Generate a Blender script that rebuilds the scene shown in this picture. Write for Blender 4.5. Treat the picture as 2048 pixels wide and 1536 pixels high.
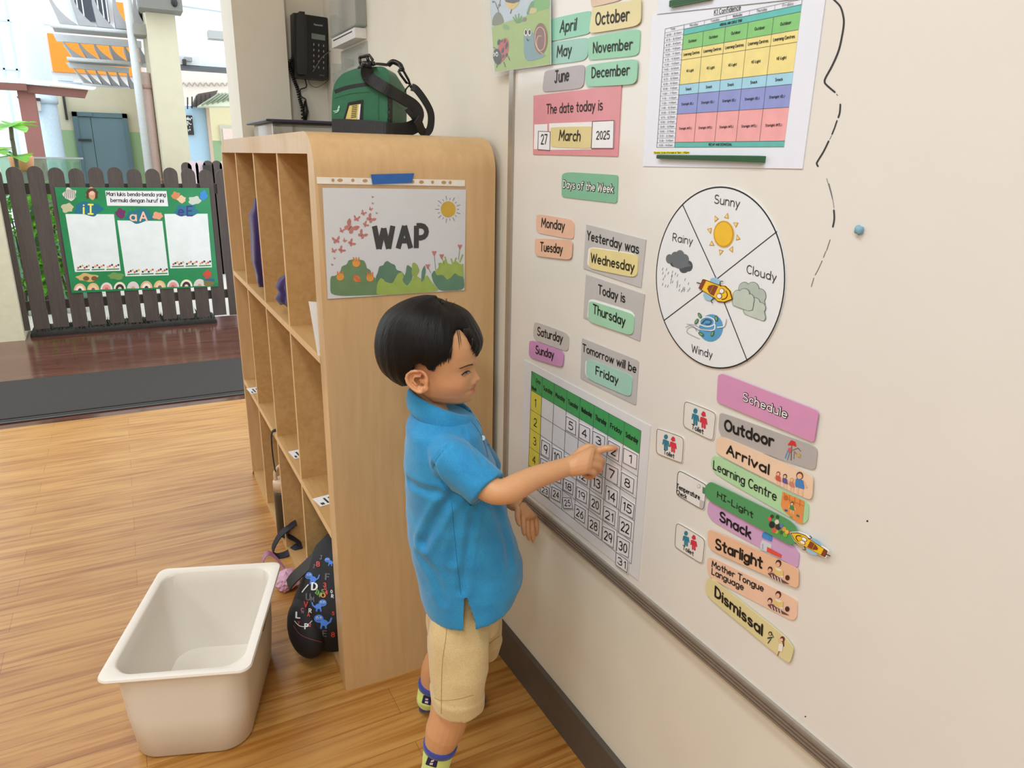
import bpy, bmesh, math, random
import numpy as np
from mathutils import Vector, Matrix
from mathutils.bvhtree import BVHTree

for o in list(bpy.data.objects):
    bpy.data.objects.remove(o, do_unlink=True)
SC = bpy.context.scene
COL = SC.collection
R_ = random.Random(7)

# ------------------------------------------------------------------ camera
FPX = 1434.2
YAW, PITCH, ROLL = 0.4920, 0.3039, 0.0197
CAM = Vector((-0.7236, 0.0, 1.2104))
FW = Vector((math.sin(YAW)*math.cos(PITCH), math.cos(YAW)*math.cos(PITCH), -math.sin(PITCH)))
_r = Vector((math.cos(YAW), -math.sin(YAW), 0)); _u = _r.cross(FW)
RT = math.cos(ROLL)*_r + math.sin(ROLL)*_u
UP = -math.sin(ROLL)*_r + math.cos(ROLL)*_u
cd = bpy.data.cameras.new('camera'); cam = bpy.data.objects.new('camera', cd); COL.objects.link(cam)
cam.matrix_world = Matrix(((RT.x, UP.x, -FW.x, CAM.x), (RT.y, UP.y, -FW.y, CAM.y), (RT.z, UP.z, -FW.z, CAM.z), (0, 0, 0, 1)))
cd.sensor_width = 36.0; cd.lens = 36.0*FPX/2048.0; cd.clip_start = 0.02; cd.clip_end = 200
SC.camera = cam

# ------------------------------------------------------------------ light
W_ = bpy.data.worlds.new('world'); SC.world = W_; W_.use_nodes = True
bg = W_.node_tree.nodes['Background']
bg.inputs['Color'].default_value = (0.88, 0.95, 1.0, 1); bg.inputs['Strength'].default_value = 2.0
SC.view_settings.view_transform = 'Standard'; SC.view_settings.look = 'None'
SC.view_settings.gamma = 1.0; SC.view_settings.use_curve_mapping = False
SC.view_settings.exposure = 0.15

def area(name, loc, size, power, col=(.93, .975, 1.0), rot=(0, 0, 0)):
    l = bpy.data.lights.new(name, 'AREA'); l.shape = 'RECTANGLE'; l.size, l.size_y = size
    l.energy = power; l.color = col
    o = bpy.data.objects.new(name, l); COL.objects.link(o); o.location = loc; o.rotation_euler = rot
    return o
LP = 1.0
area('ceiling_lamp', (-1.0, 0.45, 2.45), (0.3, 1.2), 17*LP)
area('ceiling_lamp', (-1.5, 2.2, 2.45), (0.3, 1.2), 8*LP)
area('ceiling_lamp', (-2.9, 0.55, 2.45), (0.3, 1.2), 17*LP)
area('ceiling_lamp', (-2.9, 2.1, 2.45), (0.3, 1.2), 8*LP)
area('ceiling_lamp', (-1.6, -1.2, 2.45), (0.3, 1.2), 32*LP)

# ------------------------------------------------------------------ pixels -> rays
def ray(px, py):
    d = float((px-1024)/FPX)*RT - float((py-768)/FPX)*UP + FW
    return d.normalized()
def on_plane(px, py, axis, val):
    d = ray(px, py); t = (val-CAM[axis])/d[axis]
    return CAM + d*t
KB = Vector((-0.273, 1.126, 0)); KN = Vector((.35, .94, 0)).normalized(); KE = Vector((KN.y, -KN.x, 0))
def KP(px, py, t=0.0):
    d = ray(px, py); s = ((KB + KN*t - CAM).dot(KN))/d.dot(KN)
    return CAM + d*s
def project(P):
    q = P-CAM; z = q.dot(FW)
    return 1024+FPX*q.dot(RT)/z, 768-FPX*q.dot(UP)/z

# ------------------------------------------------------------------ materials
def lin(c):
    c = c/255.0
    return c/12.92 if c <= .04045 else ((c+.055)/1.055)**2.4
def C(rgb, k=1.0):
    return tuple(min(.95, lin(v)*k) for v in rgb)+(1,)
MATS = {}
def new_mat(name):
    m = bpy.data.materials.new(name); m.use_nodes = True
    nt = m.node_tree; return m, nt, nt.nodes['Principled BSDF']
def N(nt, t, **kw):
    n = nt.nodes.new(t)
    for k, v in kw.items():
        if k in n.inputs: n.inputs[k].default_value = v
        else: setattr(n, k, v)
    return n
def mat(rgb, rough=.55, k=1.0, var=.05, scale=60, bump=0, metal=0, coat=0, spec=.5, sheen=0):
    key = (tuple(rgb), rough, k, var, scale, bump, metal, coat, spec, sheen)
    if key in MATS: return MATS[key]
    m, nt, p = new_mat('paint_%d_%d_%d' % tuple(rgb))
    L = nt.links.new
    c = C(rgb, k)
    geo = N(nt, 'ShaderNodeNewGeometry')
    nz = N(nt, 'ShaderNodeTexNoise'); nz.inputs['Scale'].default_value = scale; nz.inputs['Detail'].default_value = 4
    L(geo.outputs['Position'], nz.inputs['Vector'])
    rp = N(nt, 'ShaderNodeValToRGB')
    rp.color_ramp.elements[0].position = .3; rp.color_ramp.elements[1].position = .7
    rp.color_ramp.elements[0].color = tuple(v*(1-var) for v in c[:3])+(1,)
    rp.color_ramp.elements[1].color = tuple(min(.97, v*(1+var)) for v in c[:3])+(1,)
    L(nz.outputs['Fac'], rp.inputs['Fac']); L(rp.outputs['Color'], p.inputs['Base Color'])
    p.inputs['Roughness'].default_value = rough; p.inputs['Metallic'].default_value = metal
    p.inputs['Coat Weight'].default_value = coat; p.inputs['Specular IOR Level'].default_value = spec
    if sheen: p.inputs['Sheen Weight'].default_value = sheen
    if bump:
        b = N(nt, 'ShaderNodeBump'); b.inputs['Strength'].default_value = bump; b.inputs['Distance'].default_value = .002
        L(nz.outputs['Fac'], b.inputs['Height']); L(b.outputs['Normal'], p.inputs['Normal'])
    MATS[key] = m; return m
def glass_mat(name, rgb=(245, 248, 248), rough=.05, alpha=.25, edge=.6):
    m, nt, p = new_mat(name); L = nt.links.new
    tr = N(nt, 'ShaderNodeBsdfTransparent'); tr.inputs['Color'].default_value = C(rgb)
    gl = N(nt, 'ShaderNodeBsdfGlossy'); gl.inputs['Roughness'].default_value = rough
    df = N(nt, 'ShaderNodeBsdfDiffuse'); df.inputs['Color'].default_value = C(rgb)
    mx0 = N(nt, 'ShaderNodeMixShader'); mx0.inputs[0].default_value = .5; L(gl.outputs[0], mx0.inputs[1]); L(df.outputs[0], mx0.inputs[2])
    mx = N(nt, 'ShaderNodeMixShader')
    fr = N(nt, 'ShaderNodeLayerWeight'); fr.inputs['Blend'].default_value = .35
    mp = N(nt, 'ShaderNodeMapRange'); mp.inputs['To Min'].default_value = alpha; mp.inputs['To Max'].default_value = min(1, alpha+edge)
    L(fr.outputs['Facing'], mp.inputs['Value']); L(mp.outputs['Result'], mx.inputs[0])
    L(tr.outputs[0], mx.inputs[1]); L(mx0.outputs[0], mx.inputs[2])
    L(mx.outputs[0], nt.nodes['Material Output'].inputs['Surface'])
    return m
def wood_mat(name, c1, c2, axis='Z', scale=9, rough=.4, stretch=12, coat=.0):
    m, nt, p = new_mat(name); L = nt.links.new
    geo = N(nt, 'ShaderNodeNewGeometry'); mp = N(nt, 'ShaderNodeMapping')
    s = {'X': (1, stretch, stretch), 'Y': (stretch, 1, stretch), 'Z': (stretch, stretch, 1)}[axis]
    mp.inputs['Scale'].default_value = s
    L(geo.outputs['Position'], mp.inputs['Vector'])
    n1 = N(nt, 'ShaderNodeTexNoise'); n1.inputs['Scale'].default_value = scale; n1.inputs['Detail'].default_value = 6; n1.inputs['Distortion'].default_value = .4
    n2 = N(nt, 'ShaderNodeTexNoise'); n2.inputs['Scale'].default_value = scale*.12; n2.inputs['Detail'].default_value = 3
    L(mp.outputs[0], n1.inputs['Vector']); L(mp.outputs[0], n2.inputs['Vector'])
    ad = N(nt, 'ShaderNodeMath', operation='MULTIPLY_ADD'); ad.inputs[1].default_value = .55
    mu = N(nt, 'ShaderNodeMath', operation='MULTIPLY'); mu.inputs[1].default_value = .45
    L(n2.outputs['Fac'], mu.inputs[0]); L(n1.outputs['Fac'], ad.inputs[0]); L(mu.outputs[0], ad.inputs[2])
    rp = N(nt, 'ShaderNodeValToRGB'); rp.color_ramp.elements[0].position = .36; rp.color_ramp.elements[1].position = .64
    rp.color_ramp.elements[0].color = C(c1); rp.color_ramp.elements[1].color = C(c2)
    L(ad.outputs[0], rp.inputs['Fac']); L(rp.outputs['Color'], p.inputs['Base Color'])
    p.inputs['Roughness'].default_value = rough; p.inputs['Coat Weight'].default_value = coat
    b = N(nt, 'ShaderNodeBump'); b.inputs['Strength'].default_value = .12; b.inputs['Distance'].default_value = .001
    L(n1.outputs['Fac'], b.inputs['Height']); L(b.outputs['Normal'], p.inputs['Normal'])
    return m
def plank_mat(name, ca, cb, streak, w, h, rough, gap=.0015, mortar=(90, 55, 25)):
    m, nt, p = new_mat(name); L = nt.links.new
    geo = N(nt, 'ShaderNodeNewGeometry')
    br = N(nt, 'ShaderNodeTexBrick'); br.offset = .37; br.squash = 1
    br.inputs['Scale'].default_value = 1; br.inputs['Brick Width'].default_value = w; br.inputs['Row Height'].default_value = h
    br.inputs['Mortar Size'].default_value = gap; br.inputs['Mortar Smooth'].default_value = .3; br.inputs['Bias'].default_value = 0
    br.inputs['Color1'].default_value = C(ca); br.inputs['Color2'].default_value = C(cb); br.inputs['Mortar'].default_value = C(mortar)
    L(geo.outputs['Position'], br.inputs['Vector'])
    mp = N(nt, 'ShaderNodeMapping'); mp.inputs['Scale'].default_value = (1.3, 30, 1)
    L(geo.outputs['Position'], mp.inputs['Vector'])
    n1 = N(nt, 'ShaderNodeTexNoise'); n1.inputs['Scale'].default_value = 2.2; n1.inputs['Detail'].default_value = 7; n1.inputs['Distortion'].default_value = .6
    L(mp.outputs[0], n1.inputs['Vector'])
    mp2 = N(nt, 'ShaderNodeMapping'); mp2.inputs['Scale'].default_value = (1.1, 7, 1)
    L(geo.outputs['Position'], mp2.inputs['Vector'])
    n2 = N(nt, 'ShaderNodeTexNoise'); n2.inputs['Scale'].default_value = 2.6; n2.inputs['Detail'].default_value = 5; n2.inputs['Distortion'].default_value = 1.2
    L(mp2.outputs[0], n2.inputs['Vector'])
    rp = N(nt, 'ShaderNodeValToRGB'); rp.color_ramp.elements[0].position = .3; rp.color_ramp.elements[1].position = .56
    rp.color_ramp.elements[0].color = C(streak); rp.color_ramp.elements[1].color = (1, 1, 1, 1)
    L(n1.outputs['Fac'], rp.inputs['Fac'])
    rp2 = N(nt, 'ShaderNodeValToRGB'); rp2.color_ramp.elements[0].position = .32; rp2.color_ramp.elements[1].position = .55
    rp2.color_ramp.elements[0].color = (.80, .72, .64, 1); rp2.color_ramp.elements[1].color = (1, 1, 1, 1)
    L(n2.outputs['Fac'], rp2.inputs['Fac'])
    mx = N(nt, 'ShaderNodeMix', data_type='RGBA', blend_type='MULTIPLY'); mx.inputs[0].default_value = 1
    L(br.outputs['Color'], mx.inputs[6]); L(rp.outputs['Color'], mx.inputs[7])
    mx2 = N(nt, 'ShaderNodeMix', data_type='RGBA', blend_type='MULTIPLY'); mx2.inputs[0].default_value = .8
    L(mx.outputs[2], mx2.inputs[6]); L(rp2.outputs['Color'], mx2.inputs[7])
    L(mx2.outputs[2], p.inputs['Base Color'])
    p.inputs['Roughness'].default_value = rough
    b = N(nt, 'ShaderNodeBump'); b.inputs['Strength'].default_value = .25; b.inputs['Distance'].default_value = .0012
    L(n1.outputs['Fac'], b.inputs['Height']); L(b.outputs['Normal'], p.inputs['Normal'])
    return m

# ------------------------------------------------------------------ mesh building
class MB:
    def __init__(s): s.v = []; s.f = []; s.m = []; s.mats = []; s.sm = []
    def mi(s, m):
        if m not in s.mats: s.mats.append(m)
        return s.mats.index(m)
    def add(s, vs, fs, m, smooth=False):
        b = len(s.v); s.v += [Vector(v) for v in vs]; i = s.mi(m)
        for f in fs: s.f.append([b+k for k in f]); s.m.append(i); s.sm.append(smooth)
    def box(s, lo, hi, m):
        x0, y0, z0 = lo; x1, y1, z1 = hi
        s.add([(x0, y0, z0), (x1, y0, z0), (x1, y1, z0), (x0, y1, z0), (x0, y0, z1), (x1, y0, z1), (x1, y1, z1), (x0, y1, z1)],
              [(0, 3, 2, 1), (4, 5, 6, 7), (0, 1, 5, 4), (1, 2, 6, 5), (2, 3, 7, 6), (3, 0, 4, 7)], m)
    def prism(s, pts, vec, m, smooth=False):
        n = len(pts); vec = Vector(vec); P = [Vector(p) for p in pts]
        s.add(P+[p+vec for p in P], [list(range(n))[::-1], list(range(n, 2*n))]+[(i, (i+1) % n, n+(i+1) % n, n+i) for i in range(n)], m, smooth)
    def loft(s, rings, m, cap=True, smooth=True, closed=True):
        n = len(rings[0]); vs = [p for r in rings for p in r]; fs = []
        for k in range(len(rings)-1):
            for i in range(n if closed else n-1):
                j = (i+1) % n
                fs.append((k*n+i, k*n+j, (k+1)*n+j, (k+1)*n+i))
        if cap: fs += [list(range(n))[::-1], [(len(rings)-1)*n+i for i in range(n)]]
        s.add(vs, fs, m, smooth)
    def tube(s, pts, r, m, n=10, cap=True, flat=1.0, up=None, smooth=True):
        P = [Vector(p) for p in pts]; k = len(P)
        rr = r if isinstance(r, (list, tuple)) else [r]*k
        T = [(P[min(i+1, k-1)]-P[max(i-1, 0)]).normalized() for i in range(k)]
        u = Vector(up) if up else (Vector((0, 0, 1)) if abs(T[0].z) < .9 else Vector((1, 0, 0)))
        rings = []
        for i in range(k):
            u = (u-T[i]*u.dot(T[i]))
            u = u.normalized() if u.length > 1e-6 else T[i].orthogonal().normalized()
            w = T[i].cross(u)
            rings.append([P[i]+u*(rr[i]*flat*math.cos(a))+w*(rr[i]*math.sin(a)) for a in [2*math.pi*j/n for j in range(n)]])
        s.loft(rings, m, cap, smooth)
    def ell(s, c, rx, ry, rz, m, nu=16, nv=10, M=None):
        rings = []
        for i in range(1, nv):
            ph = math.pi*i/nv
            rings.append([Vector((rx*math.sin(ph)*math.cos(a), ry*math.sin(ph)*math.sin(a), -rz*math.cos(ph))) for a in [2*math.pi*j/nu for j in range(nu)]])
        vs = [p for r in rings for p in r]+[Vector((0, 0, -rz)), Vector((0, 0, rz))]
        if M is not None: vs = [M @ v for v in vs]
        vs = [v+Vector(c) for v in vs]; fs = []
        q = len(rings)
        for k in range(q-1):
            for i in range(nu):
                j = (i+1) % nu; fs.append((k*nu+i, k*nu+j, (k+1)*nu+j, (k+1)*nu+i))
        for i in range(nu):
            j = (i+1) % nu; fs.append((q*nu, j, i)); fs.append((q*nu+1, (q-1)*nu+i, (q-1)*nu+j))
        s.add(vs, fs, m, True)
    def strip(s, pts, wvec, th, m):
        """a flat strap: centre line pts, wvec = half-width vector(s), th = thickness"""
        P = [Vector(p) for p in pts]; k = len(P)
        Wd = [Vector(w) for w in wvec] if isinstance(wvec, list) else [Vector(wvec)]*k
        rings = []
        for i in range(k):
            T = (P[min(i+1, k-1)]-P[max(i-1, 0)]).normalized(); nn = T.cross(Wd[i]).normalized()*th/2
            rings.append([P[i]-Wd[i]-nn, P[i]+Wd[i]-nn, P[i]+Wd[i]+nn, P[i]-Wd[i]+nn])
        s.loft(rings, m, True, False)
    def bevel_box(s, lo, hi, m, r=.01, seg=3):
        bm = bmesh.new(); bmesh.ops.create_cube(bm, size=1)
        lo = Vector(lo); hi = Vector(hi); c = (lo+hi)/2; d = hi-lo
        for v in bm.verts: v.co = Vector((v.co.x*d.x, v.co.y*d.y, v.co.z*d.z))+c
        bmesh.ops.bevel(bm, geom=list(bm.edges), offset=r, segments=seg, profile=.5, affect='EDGES')
        bm.verts.index_update()
        s.add([v.co.copy() for v in bm.verts], [[v.index for v in f.verts] for f in bm.faces], m, False); bm.free()
    def build(s, name, parent=None, fix=True, origin=None):
        me = bpy.data.meshes.new(name)
        if not s.v: s.v = [Vector((0, 0, 0))]
        A = np.array([tuple(v) for v in s.v]); lo, hi = A.min(0), A.max(0)
        o0 = Vector(origin) if origin is not None else Vector(((lo[0]+hi[0])/2, (lo[1]+hi[1])/2, lo[2]))
        me.from_pydata([tuple(v-o0) for v in s.v], [], s.f)
        for m in s.mats: me.materials.append(m)
        me.polygons.foreach_set('material_index', s.m); me.polygons.foreach_set('use_smooth', s.sm)
        if fix:
            bm = bmesh.new(); bm.from_mesh(me); bmesh.ops.recalc_face_normals(bm, faces=bm.faces); bm.to_mesh(me); bm.free()
        me.update()
        o = bpy.data.objects.new(name, me); COL.objects.link(o)
        o.location = o0
        if parent is not None:
            o.parent = parent; o.location = o0-world_loc(parent)
        return o
def world_loc(o):
    l = Vector(o.location)
    while o.parent is not None: o = o.parent; l += Vector(o.location)
    return l
def tag(o, label, cat, group=None):
    o['label'] = label; o['category'] = cat
    if group: o['group'] = group
    return o
def thing(name, label, cat, loc, group=None):
    o = bpy.data.objects.new(name, None); COL.objects.link(o); o.location = loc; o.empty_display_size = .05
    return tag(o, label, cat, group)
def structure(o): o['kind'] = 'structure'; return o
def auto_smooth(o, ang=40):
    me = o.data; bm = bmesh.new(); bm.from_mesh(me)
    for f in bm.faces: f.smooth = True
    for e in bm.edges:
        if len(e.link_faces) == 2 and e.calc_face_angle(0) > math.radians(ang): e.smooth = False
    bm.to_mesh(me); bm.free(); return o
def copy_thing(o, d):
    c = o.copy(); COL.objects.link(c); c.location = Vector(o.location)+Vector(d)
    for ch in list(o.children):
        k = ch.copy(); COL.objects.link(k); k.parent = c
        for g in list(ch.children):
            q = g.copy(); COL.objects.link(q); q.parent = k
    return c
def evaluated(o):
    dg = bpy.context.evaluated_depsgraph_get(); dg.update()
    return bpy.data.meshes.new_from_object(o.evaluated_get(dg))
def union(mb, name, voxel, smooth, mtl, parent=None, post=None):
    """one continuous surface out of overlapping pieces"""
    o = mb.build(name, None, fix=True, origin=(0, 0, 0))
    r = o.modifiers.new('r', 'REMESH'); r.mode = 'VOXEL'; r.voxel_size = voxel
    if smooth:
        q = o.modifiers.new('s', 'SMOOTH'); q.factor = .5; q.iterations = smooth
    me = evaluated(o); old = o.data; o.modifiers.clear(); o.data = me; bpy.data.meshes.remove(old); me.name = name
    me.materials.clear()
    for m in (mtl if isinstance(mtl, list) else [mtl]): me.materials.append(m)
    me.polygons.foreach_set('material_index', [0]*len(me.polygons))
    if post: post(me)
    me.polygons.foreach_set('use_smooth', [True]*len(me.polygons)); me.update()
    A = np.empty(len(me.vertices)*3); me.vertices.foreach_get('co', A); A = A.reshape(-1, 3)
    o0 = Vector(((A[:, 0].min()+A[:, 0].max())/2, (A[:, 1].min()+A[:, 1].max())/2, A[:, 2].min()))
    me.transform(Matrix.Translation(-o0)); o.location = o0
    if parent is not None: o.parent = parent; o.location = o0-world_loc(parent)
    return o
def round_poly(pts, q=.3, seg=4):
    out = []; n = len(pts)
    for i in range(n):
        a, b, c = Vector(pts[i-1]), Vector(pts[i]), Vector(pts[(i+1) % n])
        p0 = b+(a-b)*q; p2 = b+(c-b)*q
        for k in range(seg+1):
            t = k/seg; out.append(tuple((1-t)**2*p0+2*t*(1-t)*b+t*t*p2))
    return out
def smooth_line(pts, n=6):
    P = [Vector(p) for p in pts]; out = []
    for i in range(len(P)-1):
        a = P[max(i-1, 0)]; b = P[i]; c = P[i+1]; d = P[min(i+2, len(P)-1)]
        for k in range(n):
            t = k/n
            out.append(.5*((2*b)+(c-a)*t+(2*a-5*b+4*c-d)*t*t+(3*b-a-3*c+d)*t**3))
    out.append(P[-1]); return out
# ------------------------------------------------------------------ lettering: rounded one-stroke alphabet
def arc(cx, cy, rx, ry, a0, a1, n=None):
    n = n or max(4, int(abs(a1-a0)/26))
    return [(cx+rx*math.cos(math.radians(a0+(a1-a0)*i/n)), cy+ry*math.sin(math.radians(a0+(a1-a0)*i/n))) for i in range(n+1)]
X = .64
def bowl(cx=.23): return arc(cx, X/2, .22, X/2, 0, 360)
GL = {
 'a': [bowl(), [(.45, X), (.45, 0)]], 'b': [[(.01, 1), (.01, 0)], bowl(.23)], 'c': [arc(.23, X/2, .22, X/2, 50, 310)],
 'd': [bowl(), [(.45, 1), (.45, 0)]], 'e': [[(.02, X*.52), (.44, X*.52)]+arc(.23, X/2, .22, X/2, 8, 312)],
 'f': [arc(.3, .8, .15, .2, 50, 180)+[(.15, 0)], [(.02, X), (.32, X)]],
 'g': [bowl(), [(.45, X), (.45, -.08)]+arc(.23, -.08, .22, .2, 0, -150)],
 'h': [[(.01, 1), (.01, 0)], arc(.21, X-.24, .2, .24, 180, 0)+[(.41, 0)]],
 'i': [[(.02, X), (.02, 0)], [(.02, .9), (.021, .91)]], 'j': [[(.12, X), (.12, -.1)]+arc(0, -.1, .12, .16, 0, -110), [(.12, .9), (.121, .91)]],
 'k': [[(.01, 1), (.01, 0)], [(.36, X), (.02, .26)], [(.13, .36), (.4, 0)]], 'l': [[(.02, 1), (.02, 0)]],
 'm': [[(.01, X), (.01, 0)], arc(.18, X-.22, .17, .22, 180, 0)+[(.35, 0)], arc(.52, X-.22, .17, .22, 180, 0)+[(.69, 0)]],
 'n': [[(.01, X), (.01, 0)], arc(.21, X-.24, .2, .24, 180, 0)+[(.41, 0)]], 'o': [bowl()],
 'p': [[(.01, X), (.01, -.3)], bowl(.23)], 'q': [bowl(), [(.45, X), (.45, -.3)]],
 'r': [[(.01, X), (.01, 0)], arc(.2, X-.25, .19, .25, 180, 55)],
 's': [arc(.19, X*.75, .16, X*.25, 40, 270, 8)+arc(.19, X*.25, .18, X*.25, 90, -145, 8)[1:]],
 't': [[(.16, .92), (.16, .12)]+arc(.27, .12, .11, .12, 180, 290), [(.0, X), (.33, X)]],
 'u': [[(.01, X), (.01, .22)]+arc(.21, .22, .2, .22, 180, 360), [(.41, X), (.41, 0)]],
 'v': [[(.0, X), (.2, 0), (.4, X)]], 'w': [[(.0, X), (.16, 0), (.32, X), (.48, 0), (.64, X)]],
 'x': [[(0, X), (.38, 0)], [(.38, X), (0, 0)]], 'y': [[(.0, X), (.2, .04)], [(.4, X), (.1, -.3)]], 'z': [[(0, X), (.36, X), (0, 0), (.38, 0)]],
 'A': [[(0, 0), (.27, 1), (.54, 0)], [(.1, .34), (.44, .34)]], 'B': [[(.02, 0), (.02, 1)]+arc(.24, .76, .2, .24, 90, -90)+[(.02, .52)], [(.24, .52)]+arc(.24, .26, .24, .26, 90, -90)+[(.02, 0)]],
 'C': [arc(.3, .5, .29, .5, 48, 312)], 'D': [[(.02, 0), (.02, 1), (.16, 1)]+arc(.16, .5, .36, .5, 90, -90)+[(.02, 0)]],
 'E': [[(.44, 1), (.02, 1), (.02, 0), (.45, 0)], [(.02, .52), (.38, .52)]], 'F': [[(.44, 1), (.02, 1), (.02, 0)], [(.02, .52), (.36, .52)]],
 'G': [arc(.3, .5, .29, .5, 48, 340)+[(.58, .44), (.34, .44)]], 'H': [[(.02, 0), (.02, 1)], [(.5, 0), (.5, 1)], [(.02, .52), (.5, .52)]],
 'I': [[(.16, 0), (.16, 1)], [(.0, 1), (.32, 1)], [(0, 0), (.32, 0)]], 'J': [[(.32, 1), (.32, .2)]+arc(.16, .2, .16, .2, 0, -160), [(.1, 1), (.5, 1)]],
 'K': [[(.02, 0), (.02, 1)], [(.46, 1), (.03, .42)], [(.16, .58), (.5, 0)]], 'L': [[(.02, 1), (.02, 0), (.42, 0)]],
 'M': [[(.0, 0), (.06, 1), (.34, .3), (.62, 1), (.68, 0)]], 'N': [[(.02, 0), (.02, 1), (.5, 0), (.5, 1)]], 'O': [arc(.32, .5, .3, .5, 0, 360)],
 'P': [[(.02, 0), (.02, 1), (.2, 1)]+arc(.22, .73, .24, .27, 90, -90)+[(.02, .46)]], 'Q': [arc(.32, .5, .3, .5, 0, 360), [(.4, .25), (.62, -.04)]],
 'R': [[(.02, 0), (.02, 1), (.2, 1)]+arc(.22, .74, .24, .26, 90, -90)+[(.02, .48)], [(.22, .48), (.5, 0)]],
 'S': [arc(.26, .75, .22, .25, 35, 270, 8)+arc(.26, .25, .25, .25, 90, -150, 8)[1:]], 'T': [[(.27, 0), (.27, 1)], [(0, 1), (.54, 1)]],
 'U': [[(.02, 1), (.02, .27)]+arc(.26, .27, .24, .27, 180, 360)+[(.5, 1)]], 'V': [[(0, 1), (.27, 0), (.54, 1)]], 'W': [[(0, 1), (.18, 0), (.38, .9), (.58, 0), (.76, 1)]],
 'X': [[(0, 1), (.48, 0)], [(.48, 1), (0, 0)]], 'Y': [[(0, 1), (.25, .5), (.5, 1)], [(.25, .5), (.25, 0)]], 'Z': [[(0, 1), (.48, 1), (0, 0), (.5, 0)]],
 '0': [arc(.24, .5, .22, .5, 0, 360)], '1': [[(.04, .82), (.16, 1), (.16, 0)]], '2': [arc(.24, .74, .22, .26, 165, -35, 8)+[(.02, 0), (.48, 0)]],
 '3': [arc(.2, .76, .2, .24, 150, -90, 8), arc(.2, .27, .23, .27, 88, -150, 8)], '4': [[(.34, 0), (.34, 1), (.0, .32), (.46, .32)]],
 '5': [[(.4, 1), (.08, 1), (.05, .56)]+arc(.2, .32, .24, .32, 120, -140, 8)], '6': [[(.34, .98), (.08, .5)]+arc(.24, .3, .22, .3, 160, 520, 12)],
 '7': [[(0, 1), (.44, 1), (.14, 0)]], '8': [arc(.24, .76, .19, .24, 0, 360), arc(.24, .27, .23, .27, 0, 360)], '9': [arc(.24, .7, .22, .3, 0, 360), [(.46, .74), (.36, 0)]],
 '-': [[(.03, .38), (.3, .38)]], '.': [[(.03, .02), (.031, .03)]], ',': [[(.05, .03), (.01, -.12)]], '(': [arc(.3, .42, .28, .62, 130, 230)], ')': [arc(-.1, .42, .28, .62, 50, -50)], ':': [[(.03, .1), (.031, .11)], [(.03, .5), (.031, .51)]],
}
GAP = .17
def text_strokes(s, gap=GAP):
    x = 0; out = []
    for ch in s:
        if ch == ' ': x += .34; continue
        g = GL[ch]; mx = max(p[0] for st in g for p in st)
        mn = min(0, min(p[0] for st in g for p in st))
        out += [[(p[0]+x-mn, p[1]) for p in st] for st in g]; x += mx-mn+gap
    return out, max(x-gap, .05)
def ribbon2d(pts, w, caps=True):
    """polygons (lists of 2-D points) of a round-ended pen stroke"""
    P = [Vector((p[0], p[1])) for p in pts]; q = [P[0]]
    for p in P[1:]:
        if (p-q[-1]).length > 1e-5: q.append(p)
    if len(q) < 2: q = [P[0], P[0]+Vector((1e-4, 0))]
    runs = [[q[0]]]
    for i in range(1, len(q)):
        runs[-1].append(q[i])
        if i < len(q)-1:
            a = (q[i]-q[i-1]).normalized(); b = (q[i+1]-q[i]).normalized()
            if a.dot(b) < .5: runs.append([q[i]])
    polys = []; h = w/2
    for r in runs:
        k = len(r); L, Rr = [], []
        for i in range(k):
            t = (r[min(i+1, k-1)]-r[max(i-1, 0)]).normalized(); nn = Vector((-t.y, t.x))*h
            L.append(r[i]+nn); Rr.append(r[i]-nn)
        for i in range(k-1): polys.append([Rr[i], Rr[i+1], L[i+1], L[i]])
        if caps:
            for e, t in ((r[0], (r[0]-r[1]).normalized()), (r[-1], (r[-1]-r[-2]).normalized())):
                a0 = math.atan2(t.y, t.x)
                polys.append([e+Vector((math.cos(a0+math.radians(d)), math.sin(a0+math.radians(d))))*h for d in (-90, -50, -17, 17, 50, 90)])
    return polys

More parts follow.
